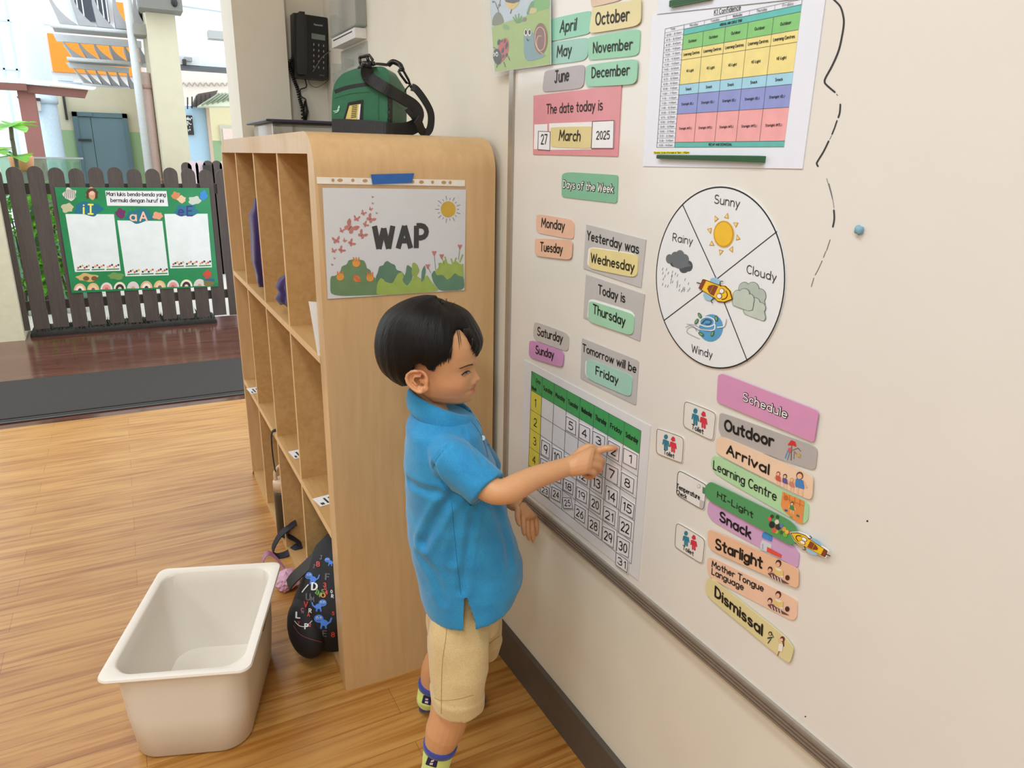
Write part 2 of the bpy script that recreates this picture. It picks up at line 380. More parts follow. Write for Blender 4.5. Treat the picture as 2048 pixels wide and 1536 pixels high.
class Art(MB):
    """things printed or drawn on a surface; coordinates are given in a crop frame (ox, oy, s) of the photo"""
    def __init__(s, surf, crop=(0, 0, 1), base=.0):
        super().__init__(); s.surf = surf; s.crop = crop; s.base = base; s.curved = getattr(surf, 'curved', False)
    def px(s, p): return s.crop[0]+s.crop[2]*p[0], s.crop[1]+s.crop[2]*p[1]
    def at(s, p, lift=0): P, n = s.surf(*s.px(p)); return P+n*(s.base+lift)
    def body(s, pts, th, m, rnd=.3):
        pts = round_poly(pts, rnd) if rnd else pts
        P = [s.surf(*s.px(p)) for p in pts]
        s.prism([p+n*s.base for p, n in P], P[0][1]*th, m); s.base += th
    def poly(s, pts, m, lift=.0003, rnd=0):
        s.k = (getattr(s, 'k', 0)+1) % 40; lift += s.k*2.0e-6
        if rnd: pts = round_poly(pts, rnd)
        if s.curved and len(pts) != 6:
            Q = [Vector((p[0], p[1])) for p in pts]; big = max((Q[i]-Q[i-1]).length for i in range(len(Q)))*s.crop[2]
            if max(max(q.x for q in Q)-min(q.x for q in Q), max(q.y for q in Q)-min(q.y for q in Q))*s.crop[2] > 5 and not (len(Q) == 4 and big < 5):
                E = []; k = max(1, int(big/4))
                for i in range(len(Q)):
                    for j in range(k): E.append(Q[i].lerp(Q[(i+1) % len(Q)], j/k))
                c = sum(Q, Vector((0, 0)))/len(Q); n = len(E); rs = 5
                vs = [s.at(tuple(c+(e-c)*(f/rs)), lift) for f in range(1, rs+1) for e in E]+[s.at(tuple(c), lift)]
                fs = [(f*n+i, f*n+(i+1) % n, (f+1)*n+(i+1) % n, (f+1)*n+i) for f in range(rs-1) for i in range(n)]+[(rs*n, i, (i+1) % n) for i in range(n)]
                s.add(vs, fs, m, True); return
        s.add([s.at(p, lift) for p in pts], [list(range(len(pts)))], m)
    def oval(s, c, rx, ry, m, lift=.0003, rot=0, n=20, a0=0, a1=360):
        k = math.radians(rot); pts = []
        for i in range(n if a1-a0 >= 360 else n+1):
            a = math.radians(a0+(a1-a0)*i/n); x, y = rx*math.cos(a), ry*math.sin(a)
            pts.append((c[0]+x*math.cos(k)-y*math.sin(k), c[1]+x*math.sin(k)+y*math.cos(k)))
        s.poly(pts, m, lift)
    def line(s, pts, w, m, lift=.0005, smooth=0, caps=True):
        if smooth: pts = [tuple(p) for p in smooth_line([(p[0], p[1], 0) for p in pts], smooth)]
        for pl in ribbon2d(pts, w, caps): s.poly([tuple(p) for p in pl], m, lift)
    def text(s, txt, BL, BR, TL, m, w=.13, lift=.0006, gap=GAP, caps=True):
        O = s.at(BL, lift); U = s.at(BR, lift)-O; V = s.at(TL, lift)-O
        st, wd = text_strokes(txt, gap); kx = U.length/(wd*V.length); Ud = U.normalized()*V.length
        nv = s.surf(*s.px(BL))[1]
        for k in st:
            for pl in ribbon2d([(p[0]*kx, p[1]) for p in k], w, caps):
                s.k = (getattr(s, 'k', 0)+1) % 30; e = nv*(s.k*4.0e-6)
                s.add([O+Ud*p.x+V*p.y+e for p in pl], [list(range(len(pl)))], m)
    def wtext(s, txt, BL, BR, TL, m, w=.13, lift=.0006, gap=GAP):
        """lettering on a curved surface: laid out in the crop frame and cast onto it"""
        st, wd = text_strokes(txt, gap); O = Vector(BL); U = (Vector(BR)-O)/wd; V = Vector(TL)-O
        for k in st:
            for pl in ribbon2d(k, w): s.poly([tuple(O+U*p.x+V*p.y) for p in pl], m, lift)
def plane_surf(axis, val, sgn):
    n = Vector((0, 0, 0)); n[axis] = sgn
    return lambda x, y: (on_plane(x, y, axis, val), n)
def mesh_surf(objs):
    trees = []
    for o in objs:
        me = o.data; w = world_loc(o)
        trees.append(BVHTree.FromPolygons([v.co+w for v in me.vertices], [list(p.vertices) for p in me.polygons]))
    def f(x, y):
        d = ray(x, y); best = None
        for t in trees:
            h = t.ray_cast(CAM, d)
            if h[0] is not None and (best is None or h[3] < best[2]): best = (h[0], h[1], h[3])
        if best is None:
            for t in trees:
                h = t.find_nearest(CAM+d*1.3)
                if h[0] is not None: return h[0], h[1]
        nn = best[1]
        if nn.dot(d) > 0: nn = -nn
        return best[0], (nn*.35-d*.65).normalized()
    f.curved = True
    return f
# ------------------------------------------------------------------ room shell
M_WALL = mat((224, 220, 207), .6, var=.02, scale=9, bump=.02)
M_CEIL = mat((235, 233, 226), .8)
M_FLOOR = plank_mat('floor_planks', (194, 146, 80), (186, 136, 70), (214, 186, 146), .82, .092, .36, gap=.0007, mortar=(140, 100, 60))
M_DECK = plank_mat('deck_planks', (112, 72, 58), (98, 60, 50), (170, 150, 140), 2.2, .13, .16, mortar=(40, 25, 20))
M_CONC = mat((196, 190, 180), .8, scale=20, bump=.1)
M_FRAME = mat((176, 168, 158), .35, metal=.55, var=.03)
M_BASE = mat((84, 77, 70), .5, scale=30, bump=.05)
M_BOARD = mat((226, 224, 219), .22, var=.008, scale=14, coat=.15)
M_BLACK = mat((24, 24, 26), .5); M_INK = mat((14, 12, 14), .5); M_DARK = mat((48, 44, 42), .6)
M_WHITE = mat((236, 238, 240), .5, var=.02); M_PAPER = mat((232, 235, 242), .55, var=.015)

def slab(name, lo, hi, m):
    b = MB(); b.box(lo, hi, m); return structure(b.build(name))
slab('floor', (-4.2, -2.6, -.06), (.0, 3.75, 0), M_FLOOR)
slab('deck', (-4.6, 3.75, -.06), (1.5, 5.9, 0), M_DECK)
slab('ground', (-12, 5.9, -.12), (14, 30, -.05), M_CONC)
slab('ceiling', (-4.2, -2.6, 2.5), (.12, 3.06, 2.6), M_CEIL)
slab('wall_right', (0, -2.6, -.06), (.12, 3.06, 2.5), M_WALL)
slab('wall_left', (-4.32, -2.6, -.06), (-4.2, 3.06, 2.5), M_WALL)
slab('wall_rear', (-4.2, -2.72, -.06), (.12, -2.6, 2.5), M_WALL)
# back wall beside the doorway: a proud column face and a recessed part that carries the telephone
b = MB(); b.box((-.317, 2.79, 0), (-.145, 3.05, 2.5), M_WALL); b.box((-.145, 2.835, 0), (0, 3.05, 2.5), M_WALL)
b.box((-4.2, 2.82, 0), (-2.1, 3.05, 2.5), M_WALL); b.box((-2.1, 2.82, 2.2), (-.317, 3.05, 2.5), M_WALL)
structure(b.build('wall_back'))
slab('baseboard_right', (-.012, -2.6, 0), (0, 2.83, .0995), M_BASE)
# column of the veranda at the far left
b = MB(); b.box((-1.75, 5.6, 0), (-1.40, 5.95, 3.2), mat((214, 206, 178), .7, scale=20)); structure(b.build('wall_veranda_column'))

# ------------------------------------------------------------------ door mat
m, nt, p = new_mat('mat_pile'); geo = N(nt, 'ShaderNodeNewGeometry'); nz = N(nt, 'ShaderNodeTexNoise'); nz.inputs['Scale'].default_value = 260
nt.links.new(geo.outputs['Position'], nz.inputs['Vector']); rp = N(nt, 'ShaderNodeValToRGB')
rp.color_ramp.elements[0].color = C((30, 27, 25)); rp.color_ramp.elements[1].color = C((66, 58, 52)); nt.links.new(nz.outputs['Fac'], rp.inputs['Fac'])
nt.links.new(rp.outputs['Color'], p.inputs['Base Color']); p.inputs['Roughness'].default_value = .95
bb = N(nt, 'ShaderNodeBump'); bb.inputs['Strength'].default_value = .8; bb.inputs['Distance'].default_value = .004
nt.links.new(nz.outputs['Fac'], bb.inputs['Height']); nt.links.new(bb.outputs['Normal'], p.inputs['Normal'])
dm = thing('door_mat', 'long dark grey door mat on the brown deck outside the doorway', 'mat', (-1.3, 4.2, 0))
b = MB(); b.bevel_box((-2.9, 3.87, 0), (.25, 4.55, .012), m, .004, 2); b.build('pile', dm)
b = MB(); b.bevel_box((-2.9, 3.845, 0), (.25, 3.868, .008), mat((30, 28, 27), .6), .003, 2); b.bevel_box((-2.9, 3.822, 0), (.25, 3.843, .006), mat((60, 54, 50), .6), .002, 2)
o = b.build('rubber_edge', dm)

# ------------------------------------------------------------------ cubby shelf
YS, YE, XF, XB, ZT = 1.413, 2.775, -.396, -.016, 1.254
M_MAPLE = wood_mat('maple', (216, 180, 133), (204, 167, 119), 'Z', 7, .38, 10, .15)
M_MAPLE_SHADE = wood_mat('maple_shaded_boards', (204, 166, 112), (188, 148, 94), 'Y', 7, .45, 10)  # inner boards: compartment shade put into the colour, darker and more orange
M_EDGE = mat((226, 188, 138), .45, scale=30)
sh = thing('cubby_shelf', 'tall maple cubby shelf with twelve open compartments and rounded top corner against the wall', 'shelf', ((XF+XB)/2, (YS+YE)/2, 0))
def yz_outline(inset, r):
    y0, y1, z1 = YS+inset, YE-inset, ZT-inset; pts = [(y0, 0)]
    pts += [(y0+r-r*math.cos(a), z1-r+r*math.sin(a)) for a in [math.pi/2*i/10 for i in range(11)]]
    pts += [(y1-r+r*math.sin(a), z1-r+r*math.cos(a)) for a in [math.pi/2*i/10 for i in range(11)]]
    return pts+[(y1, 0)]
out = yz_outline(0, .07)
inn = [(1.462, 0.02)]+[(1.462, 1.213)]*11+[(2.753, 1.213)]*11+[(2.753, 0.02)]
b = MB()
def ringpair(x): return [Vector((x, y, z)) for y, z in out], [Vector((x, y, z)) for y, z in inn]
oF, iF = ringpair(XF); oB, iB = ringpair(XB)
n = len(out); vs = oF+oB+iF+iB; fs = []
for i in range(n-1):
    fs += [(i, i+1, n+i+1, n+i), (2*n+i, 3*n+i, 3*n+i+1, 2*n+i+1), (i, 2*n+i, 2*n+i+1, i+1), (n+i, n+i+1, 3*n+i+1, 3*n+i)]
fs += [(0, n, 3*n, 2*n), (n-1, 3*n-1, 4*n-1, 2*n-1)]
b.add(vs, fs, M_MAPLE)
o = b.build('bent_shell', sh); bm = bmesh.new(); bm.from_mesh(o.data); bmesh.ops.remove_doubles(bm, verts=bm.verts, dist=1e-6); bmesh.ops.dissolve_degenerate(bm, edges=bm.edges, dist=1e-6); bm.to_mesh(o.data); bm.free()
auto_smooth(o, 30)
DIV = [1.781, 2.115, 2.450]; LV = [.809, .398]
b = MB(); b.box((XF+.004, 1.462, 0), (XB, 2.753, .022), M_MAPLE_SHADE); b.build('bottom_board', sh)
b = MB(); b.box((XB-.008, 1.455, .02), (XB, 2.76, 1.22), M_MAPLE_SHADE); b.build('back_panel', sh)
for z in LV:
    b = MB(); b.box((XF+.001, 1.460, z-.016), (XB-.008, 2.755, z), M_MAPLE_SHADE); b.box((XF, 1.460, z-.016), (XF+.001, 2.755, z), M_EDGE)
    b.build('shelf_board', sh)
rows = [(.022, LV[1]-.016), (LV[1], LV[0]-.016), (LV[0], 1.213)]
for y in DIV:
    for z0, z1 in rows:
        b = MB(); b.box((XF+.003, y-.006, z0), (XB-.008, y+.006, z1), M_MAPLE_SHADE); b.box((XF+.002, y-.006, z0), (XF+.003, y+.006, z1), M_EDGE)
        b.build('divider', sh)

# ------------------------------------------------------------------ things in the cubbies
M_PURPLE = mat((52, 34, 92), .85, scale=90, bump=.2, sheen=.3)
def cloth_blob(name, label, cat, rings, m, amp=.006, seed=1):
    rr = random.Random(seed); ph = [rr.uniform(0, 6.28) for _ in range(8)]
    b = MB(); R = []
    for k, (c, a, bb_) in enumerate(rings):
        ring = []
        for i in range(40):
            t = 2*math.pi*i/40
            f = 1+.14*math.sin(3*t+ph[0]+k*.25)+.1*math.sin(5*t+ph[1]-k*.3)+.06*math.sin(9*t+ph[2]+k*.5)
            ring.append(Vector((c[0]+a*f*math.cos(t), c[1]+bb_*f*math.sin(t), c[2]+amp*math.sin(4*t+ph[3]+k))))
        R.append(ring)
    b.loft(R, m); return tag(b.build(name), label, cat)
cloth_blob('hanging_jacket', 'dark purple jacket hanging in the top row, third compartment from the near end', 'jacket',
           [(tuple(on_plane(x, y, 1, 2.23)), a_, b_) for x, y, a_, b_ in ((513, 398, .006, .01), (514, 418, .012, .03), (516, 430, .024, .055), (518, 470, .022, .06), (521, 520, .024, .062), (525, 545, .020, .055), (526, 560, .019, .05), (527, 572, .015, .04))], M_PURPLE, .003, 3)
cloth_blob('folded_jacket', 'crumpled purple jacket in the top row, second compartment from the near end', 'jacket',
           [(tuple(on_plane(x, y, 1, 1.90)), a_, b_) for x, y, a_, b_ in ((574, 608, .014, .03), (574, 598, .024, .05), (573, 585, .017, .04), (572, 572, .022, .045), (573, 558, .016, .035), (575, 551, .005, .012))], M_PURPLE, .003, 5)
def name_card(c, ry, label, dx=.035, dy=.05):
    b = MB(); cx, cy, cz = c
    b.box((cx-dx, cy-dy, cz), (cx+dx, cy+dy, cz+.0012), M_WHITE)
    b.box((cx-dx*.8, cy-dy*.8, cz+.0012), (cx-dx*.5, cy-dy*.35, cz+.0016), M_DARK)
    for k in range(3): b.box((cx-dx*.25+k*.012, cy-dy*.7, cz+.0012), (cx-dx*.25+k*.012+.005, cy+dy*.5, cz+.0016), M_DARK)
    o = b.build('name_card'); o.rotation_euler = (0, 0, ry); return tag(o, label, 'card', 'name cards on the shelf boards')
sp_ = lambda x, y: tuple(on_plane(x, y, 2, .3985))
name_card(sp_(655, 1000), .15, 'white name card lying in the middle row compartment nearest the camera', .028, .025)
name_card(sp_(597, 908), .1, 'white name card lying in the middle row, second compartment from the near end', .02, .03)
name_card(sp_(509, 781), .1, 'white name card lying in the middle row compartment farthest from the camera', .02, .035)
b = MB()
P4 = [on_plane(632, 652, 1, 1.468), on_plane(617, 603, 1, 1.492), on_plane(640, 605, 1, 1.492), on_plane(646, 655, 1, 1.468)]
for q_ in (P4[0], P4[3]): q_.z = .8095
b.prism(P4, Vector((0, -.0012, .0006)), M_WHITE)
b.prism([P4[0]+Vector((.004, .002, .008)), P4[0]+Vector((.003, .026, .045)), P4[0]+Vector((.02, .026, .045)), P4[0]+Vector((.02, .002, .008))], Vector((0, -.0022, .0012)), M_DARK)
tag(b.build('name_card'), 'white name card leaning up in the top row compartment nearest the camera', 'card', 'name cards on the shelf boards')
# dark strap over the board edge
b = MB(); pts = smooth_line([(-.33, 2.155, .4005), (-.375, 2.155, .402), (-.40, 2.155, .398), (-.405, 2.155, .36), (-.404, 2.158, .31), (-.402, 2.15, .268)], 5)
b.strip(pts, (0, .006, 0), .003, mat((28, 27, 32), .7)); tag(b.build('dark_strap'), 'thin dark strap hanging over the middle shelf board edge', 'strap')
# bottle
_p = on_plane(569, 1000, 1, 2.19); bt = thing('water_bottle', 'dark water bottle with cream lid standing in a bottom compartment', 'bottle', (_p.x, 2.19, .022))
def lathe(mb, c, prof, m, n=28):
    mb.loft([[Vector((c[0]+r*math.cos(2*math.pi*i/n), c[1]+r*math.sin(2*math.pi*i/n), c[2]+z)) for i in range(n)] for r, z in prof], m)
c = (_p.x, 2.19, .022)
b = MB(); lathe(b, c, [(.026, 0), (.031, .004), (.031, .15), (.029, .163)], mat((62, 52, 42), .4)); b.build('body', bt)
b = MB(); lathe(b, c, [(.0315, .163), (.0315, .192), (.028, .199), (.012, .201)], mat((214, 188, 160), .45)); lid = b.build('lid', bt)
b = MB(); b.tube(smooth_line([(c[0]-.022, c[1], .222), (c[0]-.02, c[1], .25), (c[0], c[1], .268), (c[0]+.02, c[1], .25), (c[0]+.022, c[1], .222)], 6), .006, mat((214, 188, 160), .45)); b.build('carry_loop', lid)
# navy strap loop on the bottom board
b = MB(); pts = smooth_line([(-.37, 2.1, .10), (-.41, 2.1, .075), (-.437, 2.1, .03), (-.43, 2.095, .006), (-.40, 2.09, .008), (-.37, 2.085, .028), (-.352, 2.085, .03), (-.37, 2.095, .05), (-.392, 2.1, .07), (-.38, 2.1, .095), (-.36, 2.1, .105)], 5)
b.strip(pts, (.0, .011, .004), .003, mat((26, 26, 40), .7)); tag(b.build('navy_strap'), 'navy webbing strap looping out of a bottom compartment onto the floor', 'strap')
# pink pouch
pp = thing('pink_pouch', 'small pink crumpled ribbon pouch on the floor beside the shelf', 'pouch', (-.43, 1.92, 0))
M_PINK = mat((216, 168, 196), .5, scale=60, bump=.4)
rr = random.Random(11); b = MB(); R = []
for k in range(9):
    ph = math.pi*(k+.5)/9; ring = []
    for i in range(28):
        t = 2*math.pi*i/28; f = 1+.12*math.sin(3*t+k)+.09*math.sin(7*t+k*1.7)
        ring.append(Vector((-.432+.034*f*math.sin(ph)*math.cos(t), 1.915+.046*f*math.sin(ph)*math.sin(t), .025-.025*math.cos(ph)*(1+.1*math.sin(2*t)))))
    R.append(ring)
b.loft(R, M_PINK, smooth=False); b.build('body', pp)
for q in ([(-.428, 1.95, .04), (-.45, 1.98, .07), (-.468, 1.985, .085), (-.485, 1.975, .07), (-.478, 1.96, .045), (-.455, 1.95, .035)], [(-.415, 1.90, .045), (-.39, 1.88, .075), (-.38, 1.87, .10), (-.372, 1.865, .08)]):
    b = MB(); b.strip(smooth_line(q, 5), (0, .007, .004), .0025, mat((176, 122, 150), .5)); b.build('ribbon', pp)

# ------------------------------------------------------------------ backpack with printed dinosaurs
bp = thing('backpack', 'black backpack printed with blue dinosaurs and coloured letters leaning out of the bottom compartment', 'backpack', (-.40, 1.60, .0))
M_BAG = mat((26, 25, 28), .75, scale=120, bump=.15)
b = MB(); R = []
prof = [(.004, .60), (.02, .82), (.05, .97), (.09, 1.0), (.13, .96), (.17, .86), (.205, .75), (.235, .6), (.26, .42), (.275, .22)]
for k, (z, f) in enumerate(prof):
    ring = []
    cx = -.352+.3*max(0, z-.1)*.5; cy = 1.625+.02*math.sin(k)
    for i in range(48):
        t = 2*math.pi*i/48; cs, sn = math.cos(t), math.sin(t)
        q = 1+.03*math.sin(3*t+k*.7)+.02*math.sin(6*t+k)
        ring.append(Vector((cx+.115*f*q*math.copysign(abs(cs)**.8, cs), cy+.125*f*q*math.copysign(abs(sn)**.8, sn), z+.008*math.sin(2*t+k*.5))))
    R.append(ring)
b.loft(R, M_BAG); bag_body = b.build('body', bp)
b = MB(); b.ell((-.445, 1.58, .085), .045, .085, .07, M_BAG, 24, 14); pk = b.build('front_pocket', bp)
b = MB(); b.strip(smooth_line([(-.36, 1.66, .255), (-.42, 1.65, .215), (-.455, 1.655, .185), (-.468, 1.66, .165)], 5), (.0, .016, .006), .004, mat((62, 60, 58), .8)); b.build('shoulder_strap', bp)
PKS = mesh_surf([bag_body, pk])
a = Art(PKS, (480, 820, .3125), .0012)
BL_, RD_, WH_, GY_, GN_, OR_ = (mat(c) for c in ((64, 122, 214), (206, 66, 58), (226, 226, 226), (92, 92, 98), (104, 160, 70), (222, 140, 62)))
def dino(x, y, s, fl=1):
    a.oval((x, y), 30*s, 26*s, BL_, .0004); a.oval((x+fl*34*s, y+26*s), 26*s, 20*s, BL_, .0005, 20*fl)
    a.line([(x+fl*52*s, y+34*s), (x+fl*72*s, y+20*s), (x+fl*80*s, y-2*s)], 11*s, BL_, .0005)
    for d in (-1, 1): a.line([(x+fl*30*s+d*12*s, y+40*s), (x+fl*30*s+d*16*s, y+60*s)], 12*s, BL_, .0005)
    a.oval((x-10*s*fl, y-5*s), 7*s, 8*s, WH_, .0009); a.oval((x-10*s*fl, y-4*s), 4*s, 5*s, M_BLACK, .0011)
    a.oval((x+12*s*fl, y-6*s), 6*s, 7*s, WH_, .0009); a.oval((x+12*s*fl, y-5*s), 3.5*s, 4*s, M_BLACK, .0011)
    a.line([(x-12*s, y+11*s), (x, y+15*s), (x+12*s, y+11*s)], 2.5*s, M_BLACK, .0011, 3)
dino(440, 1060, .85); dino(505, 1335, 1.0); dino(530, 1235, .85, -1); dino(560, 960, .6)
a.wtext('D', (460, 1150), (492, 1152), (462, 1106), WH_, .2)
a.wtext('IN', (482, 1170), (510, 1195), (490, 1145), GN_, .2); a.wtext('O', (518, 1198), (545, 1200), (518, 1172), OR_, .2)
for t, p, h, c in (('S', (522, 1172), 24, GN_), ('4', (545, 1178), 24, RD_), ('R', (442, 1295), 24, WH_), ('P', (415, 1400), 32, WH_), ('A', (432, 1320), 22, RD_), ('3', (535, 1130), 24, RD_), ('Q', (540, 1150), 20, RD_),
                   ('B', (492, 1000), 28, RD_), ('J', (512, 955), 24, GY_), ('F', (548, 1085), 36, GY_), ('U', (425, 1215), 40, GY_), ('M', (455, 1225), 30, GY_), ('O', (580, 1170), 18, WH_), ('R', (585, 1200), 20, WH_), ('E', (530, 1445), 34, GY_), ('8', (585, 1450), 30, RD_), ('V', (412, 1260), 34, RD_), ('L', (360, 1330), 36, WH_), ('C', (392, 1290), 22, RD_), ('T', (370, 1375), 20, RD_), ('Z', (470, 1010), 20, GY_), ('5', (590, 1310), 20, RD_), ('2', (440, 1385), 20, RD_), ('N', (395, 1300), 18, GY_)):
    a.wtext(t, p, (p[0]+h*.62, p[1]+2), (p[0]+1, p[1]-h), c, .2)
a.line([(400, 1165), (415, 1145), (438, 1118)], 7, WH_, .0006); a.line([(350, 1350), (380, 1380), (420, 1385), (460, 1350)], 4, WH_, .0006, 4)
a.line([(345, 1380), (380, 1430), (440, 1462), (520, 1485)], 5, mat((120, 60, 70)), .0006, 4)
o = a.build('print', bp)

# ------------------------------------------------------------------ white storage bin
bn = thing('storage_bin', 'empty white plastic storage bin with wide rim standing on the wood floor', 'bin', (-.686, 1.545, 0))
M_BIN = mat((236, 230, 220), .42, var=.012, scale=300, bump=.08)
BA = -.34; BH = .226; BC = Vector((-.681, 1.535, 0)); ca, sa = math.cos(BA), math.sin(BA)
def rr_ring(hx, hy, r, z, n=8, dx=0, dy=0):
    pts = []
    for qx, qy, a0 in ((1, 1, 0), (-1, 1, 90), (-1, -1, 180), (1, -1, 270)):
        for i in range(n+1):
            t = math.radians(a0+90*i/n); x = qx*(hx-r)+r*math.cos(t)+dx; y = qy*(hy-r)+r*math.sin(t)+dy
            pts.append(Vector((BC.x+x*ca-y*sa, BC.y+x*sa+y*ca, z)))
    return pts
HX, HY = .146, .205
b = MB()
b.loft([rr_ring(.108, .166, .05, 0), rr_ring(.116, .174, .055, .006), rr_ring(.122, .182, .05, .10), rr_ring(.125, .186, .045, .19), rr_ring(.126, .187, .045, BH-.006),
        rr_ring(HX-.002, HY-.002, .022, BH-.008), rr_ring(HX, HY, .024, BH-.004), rr_ring(HX-.002, HY-.002, .022, BH), rr_ring(.128, .188, .046, BH+.0005), rr_ring(.124, .184, .048, BH-.004),
        rr_ring(.122, .182, .048, .19), rr_ring(.119, .178, .05, .10), rr_ring(.111, .169, .052, .014), rr_ring(.10, .158, .05, .008)], M_BIN)
o = b.build('tub', bn); auto_smooth(o, 50)
b = MB()
b.prism([Vector((BC.x+x*ca-y*sa, BC.y+x*sa+y*ca, z)) for x, y, z in ((.1262, .0, .205), (.1262, .085, .205), (.1245, .08, .165), (.1240, .02, .155), (.1250, .0, .175))], Vector((ca, sa, 0))*.0035, mat((150, 128, 96), .7))
b.build('label_slot', bn)
# ------------------------------------------------------------------ on top of the shelf
M_ACR = glass_mat('clear_acrylic', (238, 240, 238), .05, .22)
ab = thing('acrylic_box', 'clear acrylic box with dark blue lid on the shelf top behind the green bag', 'box', (-.17, 2.55, ZT))
b = MB(); b.bevel_box((-.29, 2.38, ZT), (-.02, 2.72, ZT+.05), M_ACR, .006, 2); b.build('body', ab)
b = MB(); b.bevel_box((-.31, 2.36, ZT+.05), (-.01, 2.74, ZT+.058), mat((52, 52, 78), .3), .003, 2); b.build('lid', ab)

# wall telephone
tl = thing('wall_telephone', 'black corded wall telephone with keypad hung on the back wall', 'telephone', (-.075, 2.835, 1.6))
YW = 2.835; PHD = .06; PH = plane_surf(1, YW-PHD, -1)
M_PH = mat((22, 22, 23), .38); M_PH2 = mat((30, 30, 31), .32)
a = Art(PH, (560, 0, .1172), 0); _px = a.px; a.px = lambda p: _px((232+(p[0]-232)*.885, p[1]))
q = [a.at(p) for p in ((232, 215), (870, 300), (885, 320), (880, 1365), (262, 1315), (235, 240))]
b = MB(); b.prism(q, Vector((0, PHD, 0)), M_PH); o = b.build('body', tl)
a.base = .0004
a.poly([(575, 565), (840, 605), (838, 695), (578, 660)], mat((120, 132, 126), .25), .0004)
for r in range(5):
    for c in range(3):
        x, y = 590+c*95, 730+r*95+c*12
        a.poly([(x, y), (x+60, y+7), (x+60, y+62), (x, y+55)], M_PH2, .0003, .2)
        a.line([(x+30, y+14), (x+30, y+42)], 12, mat((190, 190, 190)), .0006)
a.text('Panasonic', (625, 432), (790, 450), (625, 402), mat((170, 170, 172)), .2)
a.text('phone', (735, 1290), (822, 1295), (735, 1270), mat((120, 120, 122)), .2)
a.build('keypad', tl)
b = MB(); q = [PH(*a.px(p))[0] for p in ((262, 240), (470, 262), (480, 1290), (275, 1270))]
b.prism([Vector(v)+Vector((0, -.018, 0)) for v in round_poly(q, .2)], Vector((0, .018, 0)), M_PH2); hs = b.build('handset', tl); auto_smooth(hs, 35)
b = MB(); b.box((q[0].x+.012, YW-PHD-.015, q[0].z), (q[0].x+.03, YW-.02, q[0].z+.008), M_PH); b.build('hook', tl)
# coiled cord
def coil(path, r, turns, wr, m):
    P = smooth_line(path, 24); k = len(P); pts = []
    for i in range(turns*10):
        f = i/(turns*10-1)*(k-1); j = min(int(f), k-2); c = P[j].lerp(P[j+1], f-j)
        t = i*2*math.pi/10; pts.append(c+Vector((r*math.cos(t), r*math.sin(t)*.8-.01, 0)))
    b = MB(); b.tube(pts, wr, m, 6); return b
def pw(x, y, d=.015): return on_plane(560+.1172*x, .1172*y, 1, YW-d)
b = coil([pw(240, 960), pw(150, 1090), pw(190, 1230), pw(235, 1380), pw(290, 1520), pw(330, 1700), pw(370, 1850), pw(390, 2080)], .006, 30, .0021, M_PH)
b.build('coiled_cord', tl)
b = MB(); b.tube(smooth_line([pw(420, 1330), pw(450, 1480), pw(350, 1530), pw(360, 1640), pw(440, 1700), pw(420, 1800), pw(400, 1900)], 8), .0022, M_PH, 6)
b.tube([pw(430, 1720, .02), pw(440, 1900, .02), pw(425, 2085, .02)], [.004, .011, .006], M_PH, 8); b.build('line_cord', tl)
b = MB(); b.tube(smooth_line([pw(560, 1225, .075), pw(650, 1080, .075), pw(730, 970, .075), pw(880, 860, .07), pw(1000, 850, .03)], 6), .0013, mat((110, 104, 92), .6), 6)
b.tube(smooth_line([pw(490, 1290, .03), pw(500, 1420, .03), pw(600, 1490, .03), pw(720, 1450, .03), pw(870, 1330, .03)], 6), .0011, mat((100, 94, 80), .6), 6)
rr = random.Random(4); pts = []
for i in range(60): pts.append(pw(1000+75*math.cos(i*.9)*rr.uniform(.5, 1), 860+85*math.sin(i*.9)*rr.uniform(.5, 1), .02+.02*rr.random()))
b.tube(smooth_line(pts, 3), .0012, mat((96, 84, 60), .6), 5)
tag(b.build('wire_tangle'), 'thin grey wire with a tangled bundle beside the black telephone', 'wire')

# clear brochure holders on the right wall near the corner
M_ACR2 = glass_mat('holder_acrylic', (240, 242, 240), .08, .12, .4)
def holder(z0, z1, y0, y1, label):
    t = thing('brochure_holder', label, 'holder', (-.02, (y0+y1)/2, z0), 'clear brochure holders by the corner')
    b = MB(); b.box((-.003, y0, z0), (-.0005, y1, z1), M_ACR2); b.build('back_plate', t)
    b = MB(); b.box((-.036, y0, z0), (-.033, y1, z0+(z1-z0)*.62), M_ACR2); b.build('front_plate', t)
    for y in (y0, (y0+y1)/2, y1-.003): b = MB(); b.box((-.033, y, z0+.004), (-.003, y+.003, z0+(z1-z0)*.8), M_ACR2); b.build('side_plate', t)
    b = MB(); b.box((-.036, y0, z0), (-.0005, y1, z0+.004), M_ACR2); b.build('bottom_plate', t)
holder(1.585, 1.80, 2.32, 2.62, 'upper clear acrylic brochure holder on the wall near the corner')
holder(1.36, 1.545, 2.32, 2.62, 'lower clear acrylic brochure holder on the wall behind the green bag')
b = MB(); b.box((-.036, 2.33, 1.552), (-.0005, 2.6, 1.58), mat((224, 224, 224), .5)); b.box((-.037, 2.36, 1.571), (-.036, 2.58, 1.574), M_DARK)
tag(b.build('label_rail'), 'white label rail between the two clear brochure holders', 'rail')
b = MB(); b.bevel_box((-.024, 2.36, 1.74), (-.010, 2.45, 1.83), mat((176, 148, 110), .7), .003, 2); tag(b.build('brown_card'), 'brown card standing in the upper clear holder', 'card')

